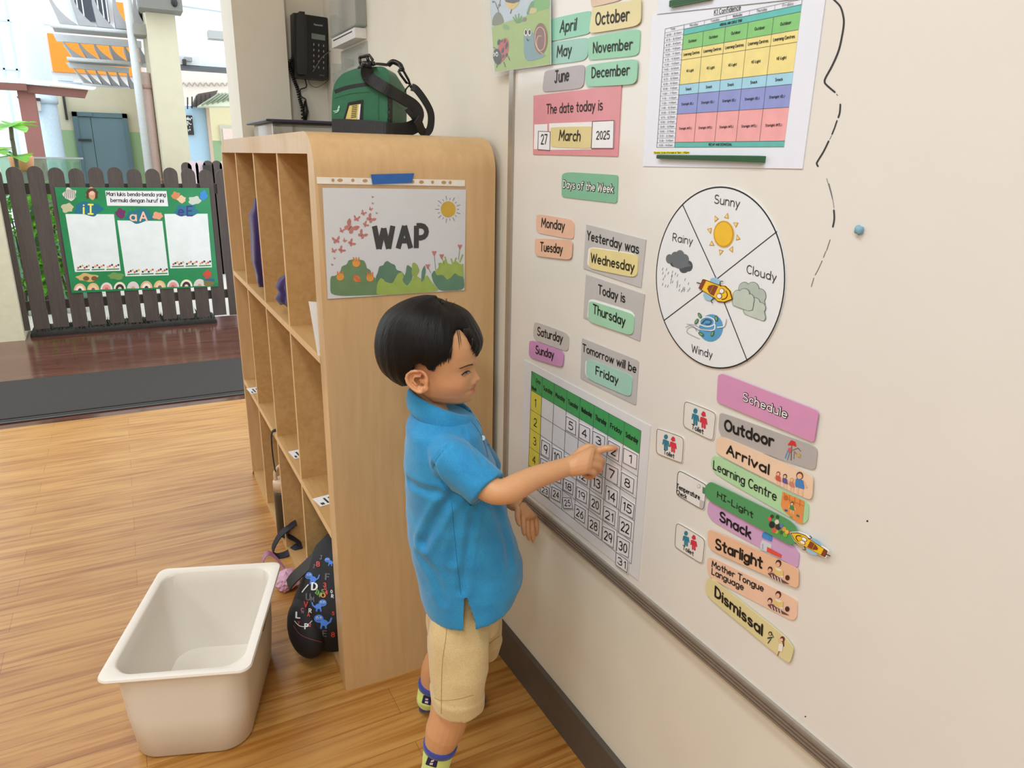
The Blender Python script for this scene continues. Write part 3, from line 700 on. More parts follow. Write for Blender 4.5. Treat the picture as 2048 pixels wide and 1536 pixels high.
# ------------------------------------------------------------------ green cooler bag
gb = thing('cooler_bag', 'green fabric lunch bag with black straps on top of the shelf', 'bag', (-.21, 1.66, ZT))
M_GRN = mat((34, 104, 72), .6, scale=120, bump=.25, sheen=.2); M_STR = mat((24, 23, 24), .6, scale=200, bump=.2)
YB = 1.52  # near corner of the bag
def gp(x, y, yy=YB): return on_plane(640+.1237*x, 100+.1237*y, 1, yy)
def gf(x, y): return gp(x, y, YB+.055*(1095-x)/900)
front = [gf(*p) for p in ((195, 1330), (185, 1000), (200, 680), (240, 520), (360, 380), (590, 290), (830, 270), (1020, 260), (1085, 330), (1095, 700), (1090, 1345))]
for p in front:
    if p.z < ZT+.03: p.z = ZT+.001
SV = gp(1392, 1300, YB+.085)-front[-1]; SV.z = 0
back = [p+SV+Vector((0, 0, -.26*max(0, p.z-ZT-.02))) for p in front]
mid = [(f+k)/2+Vector((0, 0, .010 if f.z > ZT+.06 else 0)) for f, k in zip(front, back)]
ff = [p+Vector((.004, -.003, 0)).lerp(Vector((0, 0, 0)), 0)+(Vector((sum(q.x for q in front)/11, p.y, sum(q.z for q in front)/11))-p)*.03 for p in front]
def dens(r): return [Vector(p) for p in round_poly(r, .35, 3)]
def shrink(r, f): c = sum(r, Vector((0, 0, 0)))/len(r); return [c+(p-c)*f+Vector((0, -.004*(1-f), 0)) for p in r]
df = dens(ff); b = MB(); b.loft([shrink(df, f) for f in (.03, .2, .4, .6, .8)]+[df, dens(front), dens(mid), dens(back)], M_GRN); body = b.build('body', gb); auto_smooth(body, 45)
side = [Vector(p) for p in (front[-1], front[-2], front[-3])]
BGS = mesh_surf([body]); a = Art(BGS, (640, 100, .1237), .0008)
a.line([(236, 676), (400, 615), (620, 570), (800, 555), (900, 570), (1000, 640), (1090, 720)], 58, M_STR, .0, 4, False)
a.line([(236, 780), (500, 705), (800, 680)], 8, mat((28, 82, 58)), .0, 4); a.build('zip_band', gb)
a = Art(BGS, (640, 100, .1237), .0015)
a.line([(1128, 700), (1132, 1000), (1122, 1320)], 75, M_STR, 0, 3, False)
a.line([(950, 730), (945, 1100), (1000, 1180)], 6, mat((24, 74, 52)), 0, 4); a.build('side_tape', gb)
a = Art(BGS, (640, 100, .1237), .0018)
a.poly([(455, 850), (700, 800), (690, 1140), (380, 1120)], M_STR, 0); a.poly([(478, 900), (660, 872), (640, 1125), (415, 1115)], mat((222, 202, 120), .5), .0006); a.poly([(632, 880), (660, 874), (640, 1125), (606, 1122)], M_WHITE, .0008)
rr = random.Random(2)
for k in range(7):
    y = 905+k*30; a.line([(525-k*3, y+6), (600-k*3, y-6)], 14, M_DARK, .001); a.line([(530-k*3, y+14), (590-k*4, y+4)], 4, mat((222, 202, 120), .5), .0013)
a.build('name_tag', gb)
a = Art(BGS, (640, 100, .1237), .0018); cr = mat((176, 226, 200))
a.line([(222, 988), (245, 990), (285, 975), (300, 930), (312, 905)], 14, cr, 0, 4); a.line([(240, 1015), (280, 1005), (310, 960)], 12, cr, 0, 4); a.oval((308, 925), 14, 20, cr, .0003)
a.build('logo_print', gb)
# shoulder strap in loops
def gs(x, y, off=.010): return gp(x, y, (YB+.055*(1095-x)/900 if x < 1095 else YB+.06*(x-1095)/300)-off)
Yv = Vector((0, .0, 1)); sp = [gs(760, 280, .014), gs(770, 420), gs(920, 540), gs(1130, 660, .014), gs(1350, 790, .03), gp(1520, 900, 1.55), gp(1590, 1020, 1.55), gp(1560, 1150, 1.55)]
b = MB(); P = smooth_line(sp, 6); Wd = []
for i in range(len(P)):
    T = (P[min(i+1, len(P)-1)]-P[max(i-1, 0)]).normalized(); Wd.append(T.cross(Vector((0, -1, 0.15))).normalized()*.0125)
b.strip(P, Wd, .003, M_STR)
def strap(path, w, wv=None):
    P = smooth_line(path, 6); Wd = []
    for i in range(len(P)):
        T = (P[min(i+1, len(P)-1)]-P[max(i-1, 0)]).normalized(); Wd.append(T.cross(Vector(wv or (0, -1, .15))).normalized()*w)
    b.strip(P, Wd, .003, M_STR)
strap([gp(1560, 1120, 1.52), gp(1600, 1200, 1.53), gp(1640, 1290, 1.54), gp(1690, 1350, 1.55)], .0095)
strap([gp(1480, 600, 1.56), gp(1560, 640, 1.555), gp(1700, 830, 1.55), gp(1790, 1020, 1.55), gp(1790, 1220, 1.55), gp(1740, 1330, 1.55), gp(1640, 1365, 1.55)], .0075)
strap([gs(195, 1235), gs(500, 1240), gs(850, 1260), gs(1100, 1285, .012), gs(1250, 1300, .014), gp(1450, 1270, 1.56), gp(1590, 1200, 1.56)], .0145)
strap([gp(1400, 950, 1.53), gp(1480, 1050, 1.53), gp(1580, 1130, 1.535)], .005)
b.build('shoulder_strap', gb)
b = MB(); M_PL = mat((18, 18, 24), .35)
fr = [gs(635, 120, .012), gs(800, 85, .012), gs(850, 160, .012), gs(840, 230, .012), gs(660, 270, .012), gs(650, 200, .012), gs(635, 120, .012)]
b.tube(fr, .0032, M_PL, 8); b.tube([gs(690, 240, .014), gs(830, 235, .014)], .007, M_PL, 8); b.tube([gs(840, 235, .014), gs(895, 215, .014)], .004, M_PL, 8); b.tube([gs(760, 110, .012), gs(790, 200, .012)], .0035, M_PL, 8); b.build('strap_buckle', gb)
b = MB(); fr = [gp(1270, 330, 1.57), gp(1340, 320, 1.57), gp(1430, 480, 1.57), gp(1460, 560, 1.57), gp(1400, 530, 1.57), gp(1310, 410, 1.57), gp(1265, 335, 1.57)]
b.tube(fr, .0028, M_PL, 8); b.tube(smooth_line([gp(1110, 240, 1.60), gp(1180, 190, 1.59), gp(1290, 240, 1.58), gp(1330, 320, 1.57)], 4), .0055, M_PL, 8); b.tube([gp(1450, 545, 1.565), gp(1480, 610, 1.56)], .003, M_PL, 8)
b.tube(smooth_line([gp(1460, 560, 1.565), gp(1400, 620, 1.565), gp(1375, 680, 1.57)], 4), .0016, M_PL, 6); b.build('snap_hook', gb)
b = MB(); b.strip(smooth_line([gp(640, 290, 1.51), gp(700, 240, 1.53), gp(900, 225, 1.57), gp(1110, 245, 1.60)], 5), (0, .012, 0), .003, M_STR); b.build('top_handle', gb)
# ------------------------------------------------------------------ whiteboard
XBD = -.012; YBL = 1.338; ZBB = .502
wb = thing('whiteboard', 'large magnetic whiteboard with grey metal frame on the right wall', 'whiteboard', (XBD/2, .2, ZBB))
b = MB(); b.box((XBD, -1.4, ZBB), (-.0005, YBL, 1.80), M_BOARD); pan = b.build('panel', wb)
a = Art(plane_surf(0, XBD, -1), (1270, 0, .2246)); M_MRK = mat((44, 44, 48), .5)
a.line([(1770, -5), (1830, 60), (1857, 150), (1860, 220), (1845, 320), (1815, 450), (1760, 580), (1700, 690), (1690, 730), (1710, 760), (1780, 820)], 17, M_MRK, .0003, 6)
for l, w in (([(1830, 930), (1825, 1000), (1812, 1045)], 15), ([(1800, 1075), (1778, 1140), (1756, 1195)], 12), ([(1725, 1258), (1680, 1350), (1625, 1440), (1620, 1460), (1630, 1480)], 15), ([(1795, 838), (1806, 850)], 5), ([(1752, 1208), (1735, 1240)], 4)):
    a.line(l, w, M_MRK, .0003, 4)
a.build('marker_curve', wb); a = Art(plane_surf(0, XBD, -1), (1560, 0, .4036)); g2 = mat((150, 150, 150), .6)
a.line([(232, 885), (245, 930), (262, 990), (268, 1030)], 4, g2, .0003, 4); a.line([(243, 910), (256, 960), (261, 985)], 4, mat((96, 96, 98)), .0004, 4)
a.line([(268, 1042), (270, 1085), (263, 1123)], 8, M_MRK, .0004, 4)
for l in ([(249, 1188), (240, 1215), (232, 1240)], [(228, 1245), (216, 1275)], [(209, 1293), (190, 1335), (175, 1362)], [(168, 1378), (156, 1420)]): a.line(l, 4, mat((120, 120, 122)), .0003, 3)
a.crop = (0, 0, 1); a.oval((1735, 1042), 2, 2, M_DARK); a.oval((1611, 1433), 1.5, 1.5, M_DARK)
a.build('faded_marker_curve', wb)
for nm, lo, hi in (('frame_side', (-.017, YBL, ZBB-.026), (-.0005, YBL+.018, 1.80)), ('frame_bottom', (-.017, -1.4, ZBB-.026), (-.0005, YBL, ZBB))):
    b = MB(); b.box(lo, hi, M_FRAME)
    if nm == 'frame_bottom':
        for k in range(4): b.box((-.0195, -1.4, ZBB-.024+k*.006), (-.017, YBL+.018, ZBB-.0205+k*.006), mat((150, 140, 130), .4, metal=.5))
    b.build(nm, wb)

BS = plane_surf(0, XBD, -1)
def card(crop, pts, rgb, name, label, cat='card', group=None, th=.0016, base=.0002, rnd=.3, texts=(), pics=None, var=.03, build=True):
    a = Art(BS, crop, base); rgb = tuple(int(v+(214-v)*.13) if sum(rgb) < 690 else v for v in rgb); a.body(pts, th, mat(rgb, .42, var=var, scale=25, coat=.1), rnd)
    for t in texts: a.text(*t[:4], *(t[4:] if len(t) > 4 else (M_INK,)))
    if pics: pics(a)
    if not build: return a
    return tag(a.build(name), label, cat, group)
T = lambda s, bl, br, tl, m=None, w=.14: (s, bl, br, tl, m or M_INK, w*1.18)

# --- months and date (frame of a zoom on the upper left of the board)
c5 = (960, 0, .2214); GM = 'month name cards'
def mon(pts, rgb, s, bl, br, tl, label, **k): card(c5, pts, rgb, 'month_card', label, 'card', GM, texts=[T(s, bl, br, tl)], **k)
mon([(600, 182), (985, 98), (1012, 110), (1005, 285), (975, 310), (600, 385)], (132, 206, 178), 'April', (732, 292), (874, 270), (741, 192), 'teal card reading April, next to the insect poster')
mon([(600, 395), (960, 338), (990, 360), (980, 505), (940, 550), (600, 592)], (142, 200, 186), 'May', (705, 516), (832, 494), (709, 420), 'teal card reading May, below the April card')
mon([(590, 650), (620, 635), (930, 583), (955, 610), (945, 760), (915, 800), (590, 832), (570, 805)], (172, 168, 176), 'June', (685, 747), (810, 724), (688, 645), 'grey card reading June, below the May card')
mon([(1005, -60), (1300, -80), (1295, 0), (1030, 65), (1010, 50)], (222, 190, 166), 'September', (1060, -20), (1270, -60), (1062, -70), 'salmon card at the top edge above the October card')
mon([(1030, 70), (1052, 66), (1445, -6), (1470, 5), (1468, 195), (1420, 240), (1015, 305), (1003, 270)], (226, 214, 156), 'October', (1062, 228), (1366, 183), (1064, 122), 'yellow card reading October', base=.0019)
mon([(985, 350), (1000, 335), (1430, 262), (1455, 285), (1445, 470), (1415, 505), (1010, 545), (985, 530)], (136, 206, 170), 'November', (1032, 478), (1386, 444), (1034, 388), 'green card reading November, below the October card')
mon([(970, 610), (1000, 585), (1400, 533), (1440, 560), (1430, 730), (1390, 765), (990, 785), (967, 755)], (140, 206, 174), 'December', (1027, 702), (1368, 675), (1029, 614), 'green card reading December, below the November card', base=.0019)
def datepic(a):
    w = M_WHITE
    a.poly([(500, 1125), (618, 1120), (614, 1345), (495, 1348)], w); a.poly([(632, 1115), (1025, 1100), (1020, 1350), (640, 1355)], w)
card(c5, [(490, 865), (1285, 770), (1252, 1412), (485, 1395)], (220, 136, 148), 'date_board', 'pink card reading The date today is', 'card', None, rnd=0, texts=[T('The date today is', (610, 1028), (1115, 992), (612, 945), None, .12)], pics=datepic)
def edge(pts, w=5, m=None): return lambda a: a.line(list(pts)+[pts[0]], w, m or mat((50, 50, 60)), .0004)
GD = 'cards on the pink date card'
q = [(540, 1185), (648, 1190), (643, 1358), (535, 1350)]
card(c5, q, (236, 240, 246), 'date_card', 'white card reading 27 on the pink date card', 'card', GD, base=.0019, th=.001, rnd=0, texts=[T('27', (565, 1300), (618, 1300), (567, 1217), None, .11)], pics=edge(q, 4))
card(c5, [(655, 1150), (1020, 1140), (1028, 1160), (1020, 1330), (990, 1342), (660, 1330), (648, 1300), (650, 1165)], (224, 208, 140), 'date_card', 'yellow card reading March on the pink date card', 'card', GD, base=.0019, th=.001, texts=[T('March', (728, 1266), (916, 1272), (737, 1178))])
q = [(1030, 1098), (1225, 1088), (1218, 1340), (1018, 1340)]
card(c5, q, (236, 240, 246), 'date_card', 'white card reading 2025 on the pink date card', 'card', GD, base=.0019, th=.001, rnd=0, texts=[T('2025', (1066, 1257), (1184, 1255), (1068, 1188), None, .12)], pics=edge(q, 5, mat((96, 30, 60))))

# --- insect poster, overlapping the board's left edge
def insects(a):
    P = lambda pts, c, l=.0003, r=0: a.poly(pts, mat(c, .4), l, r)
    P([(112, -30), (660, -30), (665, 580), (160, 650)], (164, 198, 92))
    P([(112, -30), (660, -30), (661, 60), (560, 75), (440, 150), (300, 190), (135, 245), (125, 100)], (196, 216, 232), .0004)
    P([(135, 240), (140, 170), (165, 130), (185, 110), (215, 120), (235, 160), (250, 205), (200, 230)], (118, 122, 92), .0006, .4)
    P([(520, -30), (661, -30), (662, 75), (600, 90), (520, 120), (505, 60)], (112, 188, 82), .0006, .4); P([(445, 140), (470, 60), (500, 10), (525, 20), (510, 90), (480, 130)], (92, 152, 82), .0007, .4)
    P([(470, 135), (490, 70), (545, 80), (540, 120)], (214, 206, 120), .0008, .3)
    for x0, y0, x1, y1 in ((360, 210, 330, 160), (365, 208, 350, 140), (375, 208, 380, 130), (385, 205, 405, 150), (390, 206, 430, 175)): a.line([(x0, y0), (x1, y1)], 12, mat((98, 168, 88)), .0008)
    a.line([(200, 118), (180, 60), (165, 20)], 8, mat((130, 110, 110)), .0008); a.line([(190, 90), (205, 40), (215, 0)], 7, mat((130, 110, 110)), .0008); a.oval((150, 20), 12, 10, mat((130, 110, 110)), .0008); a.oval((205, 50), 12, 12, mat((130, 110, 110)), .0008)
    P([(230, 250), (245, 220), (275, 225), (300, 262), (260, 275)], (122, 176, 80), .0007, .3); P([(405, 190), (425, 160), (455, 165), (440, 200)], (124, 98, 106), .0008, .3)
    # bee (its lower half is in the picture)
    P([(250, -30), (392, -30), (385, 20), (360, 65), (318, 95), (280, 70), (258, 20)], (232, 200, 92), .0008, .35); P([(252, -6), (390, -12), (388, 18), (330, 36), (262, 22)], (40, 36, 34), .0009, .2); a.line([(315, 90), (305, 125)], 7, M_DARK, .0009)
    # ladybird
    a.oval((236, 455), 48, 112, mat((208, 78, 76)), .0008, 14); a.oval((187, 515), 40, 72, mat((30, 28, 30)), .001, -8)
    for x, y, rx, ry in ((200, 385, 14, 28), (228, 372, 8, 14), (255, 375, 10, 18), (270, 415, 12, 34), (236, 458, 12, 26), (270, 500, 10, 18), (242, 510, 10, 18)): a.oval((x, y), rx, ry, mat((36, 30, 32)), .001, 14)
    a.line([(150, 430), (170, 440)], 6, M_DARK, .001); a.line([(285, 515), (298, 545)], 6, M_DARK, .001); a.line([(245, 565), (260, 608)], 6, M_DARK, .001); a.line([(185, 585), (180, 612)], 6, M_DARK, .001)
    a.oval((182, 492), 12, 22, M_WHITE, .0012); a.oval((183, 494), 6, 12, M_INK, .0013); a.oval((158, 495), 8, 18, M_WHITE, .0012); a.oval((157, 497), 4, 9, M_INK, .0013)
    # snail
    P([(425, 330), (440, 295), (480, 285), (515, 300), (528, 360), (530, 470), (575, 490), (632, 500), (590, 525), (470, 560), (435, 530), (424, 450)], (112, 160, 168), .0008, .3)
    a.oval((580, 352), 62, 142, mat((138, 86, 66)), .001, 0)
    a.line([(600, 490), (560, 455), (535, 400), (530, 330), (545, 270), (580, 248), (612, 280), (622, 350), (612, 430), (580, 460), (550, 430), (545, 370), (560, 330), (585, 330)], 7, mat((222, 190, 176)), .0012, 4)
    for x in (446, 480): a.oval((x, 298), 16, 32, M_WHITE, .0012); a.oval((x+1, 295), 10, 22, M_INK, .0013)
    a.line([(455, 350), (462, 372), (474, 362)], 6, M_INK, .0012, 3)
a = Art(BS, c5, .0)
a.base = .0052
a.body([(108, -40), (662, -40), (668, 584), (157, 655)], .0012, mat((240, 242, 244), .4, var=.01), 0)
insects(a); ip = a.build('insect_poster'); tag(ip, 'insect picture poster in a clear sleeve over the left edge of the whiteboard', 'poster')
M_SLV = glass_mat('clear_sleeve', (250, 251, 252), .15, .03, .08)
a = Art(BS, c5, .0075); a.body([(45, -40), (682, -40), (680, 580), (145, 705)], .0003, M_SLV, 0)
o = a.build('clear_sleeve', None); w = world_loc(o); o.parent = ip; o.location = w-Vector(ip.location)

# --- class timetable sheet held by two green magnets
c6 = (1270, 0, .2246)
SQ = [(278, 258), (1500, -8), (1335, 1308), (203, 1312)]
PQ = [BS(c6[0]+c6[2]*x, c6[1]+c6[2]*y)[0] for x, y in SQ]
def homog(src, dst):
    A = []; 
    for (x, y), (u, v) in zip(src, dst): A += [[x, y, 1, 0, 0, 0, -u*x, -u*y], [0, 0, 0, x, y, 1, -v*x, -v*y]]
    h = np.linalg.solve(np.array(A, float), np.array([c for p in dst for c in p], float)); return np.append(h, 1).reshape(3, 3)
Hs = homog([(0, 0), (1, 0), (1, 1), (0, 1)], SQ); Hi = np.linalg.inv(Hs)
def H(u, v): q = Hs @ np.array([u, v, 1]); return (float(q[0]/q[2]), float(q[1]/q[2]))
def Hinv(x, y): q = Hi @ np.array([x, y, 1]); return (float(q[0]/q[2]), float(q[1]/q[2]))
def edge_v(y):
    t = (y+8)/(1308+8); return Hinv(1500+(1335-1500)*t, y)[1]
def timetable(a):
    vs = [0]+[edge_v(y) for y in (40, 105, 265, 375, 640, 750, 955, 1255)]+[1]
    us = [0]+[Hinv(*p)[0] for p in ((447, 222), (628, 182), (825, 140), (1030, 96), (1257, 45))]+[1]
    cell = lambda u0, v0, u1, v1, m, l=.0003: a.poly([H(u0, v0), H(u1, v0), H(u1, v1), H(u0, v1)], m, l)
    cols = [None, (96, 190, 186), (132, 200, 124), (236, 222, 146), (236, 222, 146), (160, 212, 236), (140, 152, 214), (236, 168, 172), (96, 184, 178)]
    for i, c in enumerate(cols):
        if c: cell(us[1], vs[i], 1, vs[i+1], mat(c, .45))
    G_ = mat((70, 74, 84), .5)
    def ln(u0, v0, u1, v1, w=3): a.line([H(u0, v0), H(u1, v1)], w, G_, .0006)
    for i, v in enumerate(vs): ln(0 if i in (0, 9) else us[1], v, 1, v)
    for u in us[:2]: ln(u, 0, u, 1)
    for u in us[2:6]: ln(u, 0, u, vs[1], 2); ln(u, vs[2], u, vs[8], 2.5)
    ln(1, 0, 1, vs[1])
    nrow = 24
    for k in range(nrow): v = vs[1]*.95+(1-vs[1]*.95)*k/nrow; ln(0, v, us[1], v, 2)
    def lab(s, u0, u1, v, w=.16, hh=.018):
        a.text(s, H(u0, v), H(u1, v), H(u0, v-hh), G_ if w < .2 else M_INK, w, .0008, .2, False)
    lab('Time', .05, .09, vs[1]*.62)
    for k in range(nrow):
        h, mi = divmod(8*60+15*k, 60); h2, m2 = divmod(8*60+15*k+15, 60); v0 = vs[1]*.95+(1-vs[1]*.95)*(k+.72)/nrow
        lab('%d.%02d - %d.%02dam' % (h, mi, h2, m2), .02, us[1]-.018, v0, .2, .014)
    for j, dname in enumerate(('Monday', 'Tuesday', 'Wednesday', 'Thursday', 'Friday')):
        u0, u1 = us[j+1], us[j+2]; w = u1-u0; mid = lambda i, f=.5: vs[i]+(vs[i+1]-vs[i])*f
        lab(dname, u0+.3*w, u1-.3*w, mid(0, .7))
        lab('Outdoor', u0+.3*w, u1-.3*w, mid(2, .58), .2, .02); lab('Learning Centres', u0+.1*w, u1-.1*w, mid(3, .62), .2, .022)
        lab('HI-Light', u0+.32*w, u1-.32*w, mid(4, .52), .2, .02); lab('Snack', u0+.36*w, u1-.36*w, mid(5, .62), .2, .02)
        lab('Starlight (EL)', u0+.2*w, u1-.2*w, mid(6, .55), .2, .018); lab('Starlight (MTL)', u0+.18*w, u1-.18*w, mid(7, .55), .2, .018)
    lab('ARRIVAL AND CIRCLE TIME', .46, .62, mid(1, .72), .22, .017); lab('RECAP AND DISMISSAL', .46, .64, mid(8, .72), .22, .018)
    a.text('K1 Confidence', (714, 133), (950, 86), (716, 90), M_INK, .13, .0006); a.line([(712, 139), (952, 92)], 3, M_INK, .0006)
    a.poly([(175, 1348), (495, 1350), (492, 1370), (175, 1372)], mat((236, 226, 40)), .0004); a.text('Parents to be informed at 11am - 1.45pm', (180, 1368), (488, 1366), (181, 1352), M_INK, .2, .0006, .15, False)
tt = card(c6, [(160, 135), (1705, -30), (1497, 1503), (75, 1480)], (228, 234, 248), 'timetable_sheet', 'large printed class timetable sheet with coloured bands on the whiteboard', 'timetable', None, rnd=0, th=.0012, pics=timetable, var=.01)
card(c6, [(230, -60), (1700, -60), (1697, -34), (205, 128)], (222, 230, 246), 'paper_sheet', 'white sheet at the top edge above the class timetable, held by the upper green magnet', 'paper', None, rnd=0, th=.001, base=.0018, var=.01)
M_MAG = mat((44, 104, 58), .4); M_MAG2 = mat((28, 74, 42), .4)
for q, lab in (([(230, 1378), (1175, 1388), (1168, 1452), (228, 1415)], 'green ribbed magnet strip at the bottom of the class timetable'), ([(345, 8), (720, -62), (716, 0), (342, 72)], 'green ribbed magnet strip at the top of the class timetable')):
    a = Art(BS, c6, .0015); a.body(q, .006, M_MAG, .06)
    Q = [Vector((p[0], p[1], 0)) for p in q]
    for f in (.25, .5, .75): a.line([tuple(Q[0].lerp(Q[3], f))[:2], tuple(Q[1].lerp(Q[2], f))[:2]], 7, M_MAG2, .0004)
    tag(a.build('magnet_strip'), lab, 'magnet', 'green magnet strips')

# --- days of the week
c7 = (1040, 320, .3257)
def outlined(s, bl, br, tl, w0=.36, w1=.17):
    def f(a): a.text(s, bl, br, tl, M_INK, w0, .0005); a.text(s, bl, br, tl, M_WHITE, w1, .0009)
    return f
card(c7, [(262, 72), (600, 92), (606, 105), (600, 255), (590, 265), (270, 228), (260, 215)], (112, 184, 148), 'heading_card', 'green heading card reading Days of the Week', 'card', None, rnd=.2, pics=outlined('Days of the Week', (272, 168), (580, 200), (274, 126)))
GW = 'weekday name cards'
def day(pts, rgb, s, bl, br, tl, label, base=.0002, group=GW): card(c7, pts, rgb, 'weekday_card', label, 'card', group, texts=[T(s, bl, br, tl)], base=base)
day([(105, 340), (125, 333), (320, 365), (338, 390), (335, 470), (325, 487), (120, 450), (103, 430)], (234, 186, 158), 'Monday', (138, 409), (278, 430), (140, 357), 'peach card reading Monday')
day([(100, 490), (110, 482), (310, 490), (330, 510), (325, 600), (305, 612), (115, 590), (100, 570)], (234, 184, 154), 'Tuesday', (135, 556), (270, 572), (137, 505), 'peach card reading Tuesday, below the Monday card', .0019)
day([(90, 1000), (110, 997), (285, 1060), (305, 1085), (300, 1165), (280, 1172), (105, 1110), (85, 1085)], (186, 182, 178), 'Saturday', (112, 1073), (265, 1120), (115, 1025), 'grey card reading Saturday, above the Sunday card')
day([(65, 1112), (85, 1108), (255, 1165), (275, 1185), (270, 1262), (255, 1270), (80, 1215), (62, 1195)], (198, 134, 192), 'Sunday', (106, 1185), (216, 1218), (108, 1138), 'purple card reading Sunday, above the calendar chart', .0019)
GH = 'grey day holder cards'
def slot(pts): return lambda a: a.poly(pts, M_WHITE, .0003, .2)
card(c7, [(412, 395), (778, 490), (747, 783), (393, 665)], (188, 188, 190), 'day_holder', 'grey card reading Yesterday was, topmost of the three', 'card', GH, rnd=0, texts=[T('Yesterday was', (418, 487), (734, 574), (421, 435))], pics=slot([(428, 530), (700, 572), (735, 600), (700, 712), (440, 662), (418, 640)]))
card(c7, [(410, 703), (770, 825), (740, 1110), (393, 967)], (186, 186, 188), 'day_holder', 'grey card reading Today is, middle of the three', 'card', GH, rnd=0, texts=[T('Today is', (487, 818), (650, 874), (489, 766))], pics=slot([(430, 845), (690, 925), (714, 955), (690, 1070), (440, 985), (418, 960)]))
card(c7, [(385, 1093), (733, 1232), (715, 1505), (375, 1340)], (184, 184, 186), 'day_holder', 'grey card reading Tomorrow will be, lowest of the three', 'card', GH, rnd=.04, texts=[T('Tomorrow will be', (390, 1172), (718, 1306), (392, 1128))], pics=slot([(410, 1220), (680, 1315), (695, 1340), (660, 1445), (420, 1340), (405, 1305)]))
day([(440, 545), (460, 540), (715, 578), (735, 600), (730, 700), (705, 720), (450, 668), (432, 650)], (230, 214, 144), 'Wednesday', (447, 625), (711, 684), (449, 572), 'yellow card reading Wednesday on the Yesterday was card', .0019, 'day cards in the grey holders')
day([(432, 872), (452, 866), (690, 940), (712, 960), (705, 1060), (680, 1075), (440, 995), (427, 970)], (152, 212, 178), 'Thursday', (460, 938), (655, 1016), (462, 885), 'green card reading Thursday on the Today is card', .0019, 'day cards in the grey holders')
day([(418, 1228), (436, 1222), (680, 1315), (700, 1340), (692, 1440), (670, 1450), (430, 1345), (415, 1312)], (152, 206, 190), 'Friday', (476, 1313), (612, 1374), (478, 1265), 'teal card reading Friday on the Tomorrow will be card', .0019, 'day cards in the grey holders')

# --- calendar chart with number cards
c1 = (1030, 720, .293)
TQ = [(120, 75), (868, 482), (800, 1390), (95, 838)]
Hc = homog([(0, 0), (1, 0), (1, 1), (0, 1)], TQ)
def HC(u, v): q = Hc @ np.array([u, v, 1]); return (float(q[0]/q[2]), float(q[1]/q[2]))
def chart(a):
    us = [0, .118]+[.118+.882*k/7 for k in range(1, 8)]; hv = .165; vs = [0, hv]+[hv+(1-hv)*k/5 for k in range(1, 6)]
    q = lambda u0, v0, u1, v1, c: a.poly([HC(u0, v0), HC(u1, v0), HC(u1, v1), HC(u0, v1)], mat(c, .5), .0003)
    q(0, 0, 1, hv, (64, 158, 92)); q(0, hv, us[1], 1, (214, 204, 82))
    K = mat((84, 90, 88)); 
    for v in vs: a.line([HC(0, v), HC(1, v)], 2.5, K, .0005)
    for u in us: a.line([HC(u, 0), HC(u, 1)], 2.5, K, .0005)
    a.line([HC(0, 0), HC(us[1], hv)], 2.5, K, .0005)
    for k in range(5):
        v = (vs[k+1]+vs[k+2])/2+.035; a.text('%d' % (k+1), HC(.045, v), HC(.045+(.012 if k == 0 else .03), v), HC(.045, v-.065), M_INK, .13)
    for k, s in enumerate(('Sunday', 'Monday', 'Tuesday', 'Wednesday', 'Thursday', 'Friday', 'Saturday')):
        u0 = us[k+1]; w = .126; a.text(s, HC(u0+.016, .1), HC(u0+w-.018, .1), HC(u0+.016, .065), M_INK, .2)
    a.text('Day', HC(.055, .07), HC(.1, .07), HC(.055, .04), M_INK, .2); a.text('Week', HC(.008, .15), HC(.06, .15), HC(.008, .12), M_INK, .2)
card(c1, [(68, -2), (930, 450), (848, 1505), (42, 868)], (222, 224, 230), 'calendar_chart', 'laminated calendar chart with green header and yellow week column', 'chart', None, rnd=0, pics=chart, var=.02)
tiles = {5: [(355, 375), (430, 415), (427, 520), (350, 478)], 4: [(445, 425), (525, 465), (523, 572), (442, 530)], 3: [(537, 475), (628, 520), (622, 625), (535, 575)], 2: [(645, 540), (728, 585), (720, 698), (637, 650)],
 1: [(748, 590), (850, 645), (843, 752), (742, 700)], 7: [(630, 695), (718, 740), (712, 860), (622, 812)], 8: [(732, 755), (828, 810), (820, 918), (728, 865)], 6: [(540, 650), (615, 690), (608, 790), (535, 740)],
 9: [(190, 535), (250, 570), (245, 680), (183, 643)], 10: [(265, 590), (330, 622), (325, 735), (258, 700)], 13: [(530, 760), (610, 800), (605, 920), (522, 870)], 14: [(628, 845), (715, 892), (708, 1010), (620, 962)],
 15: [(735, 920), (830, 985), (820, 1088), (722, 1035)], 12: [(430, 720), (512, 765), (505, 860), (425, 810)], 11: [(345, 650), (420, 690), (415, 790), (340, 750)], 16: [(182, 660), (248, 695), (240, 810), (175, 770)], 17: [(260, 745), (330, 780), (325, 845), (256, 818)],
 18: [(338, 800), (412, 835), (407, 925), (333, 885)], 19: [(428, 855), (505, 895), (500, 985), (422, 945)], 20: [(520, 905), (600, 950), (595, 1060), (515, 1010)], 21: [(612, 985), (700, 1030), (693, 1140), (605, 1090)], 22: [(720, 1055), (812, 1105), (803, 1225), (713, 1180)],
 23: [(180, 840), (248, 872), (243, 945), (177, 905)], 24: [(258, 856), (325, 888), (320, 975), (252, 940)], 25: [(332, 930), (400, 935), (410, 1015), (340, 1012)], 26: [(415, 975), (495, 1020), (487, 1120), (410, 1070)], 28: [(507, 1050), (592, 1095), (585, 1205), (503, 1155)],
 29: [(605, 1125), (692, 1165), (685, 1290), (600, 1235)], 30: [(707, 1190), (797, 1240), (788, 1355), (698, 1310)], 31: [(700, 1300), (790, 1365), (782, 1455), (695, 1395)]}
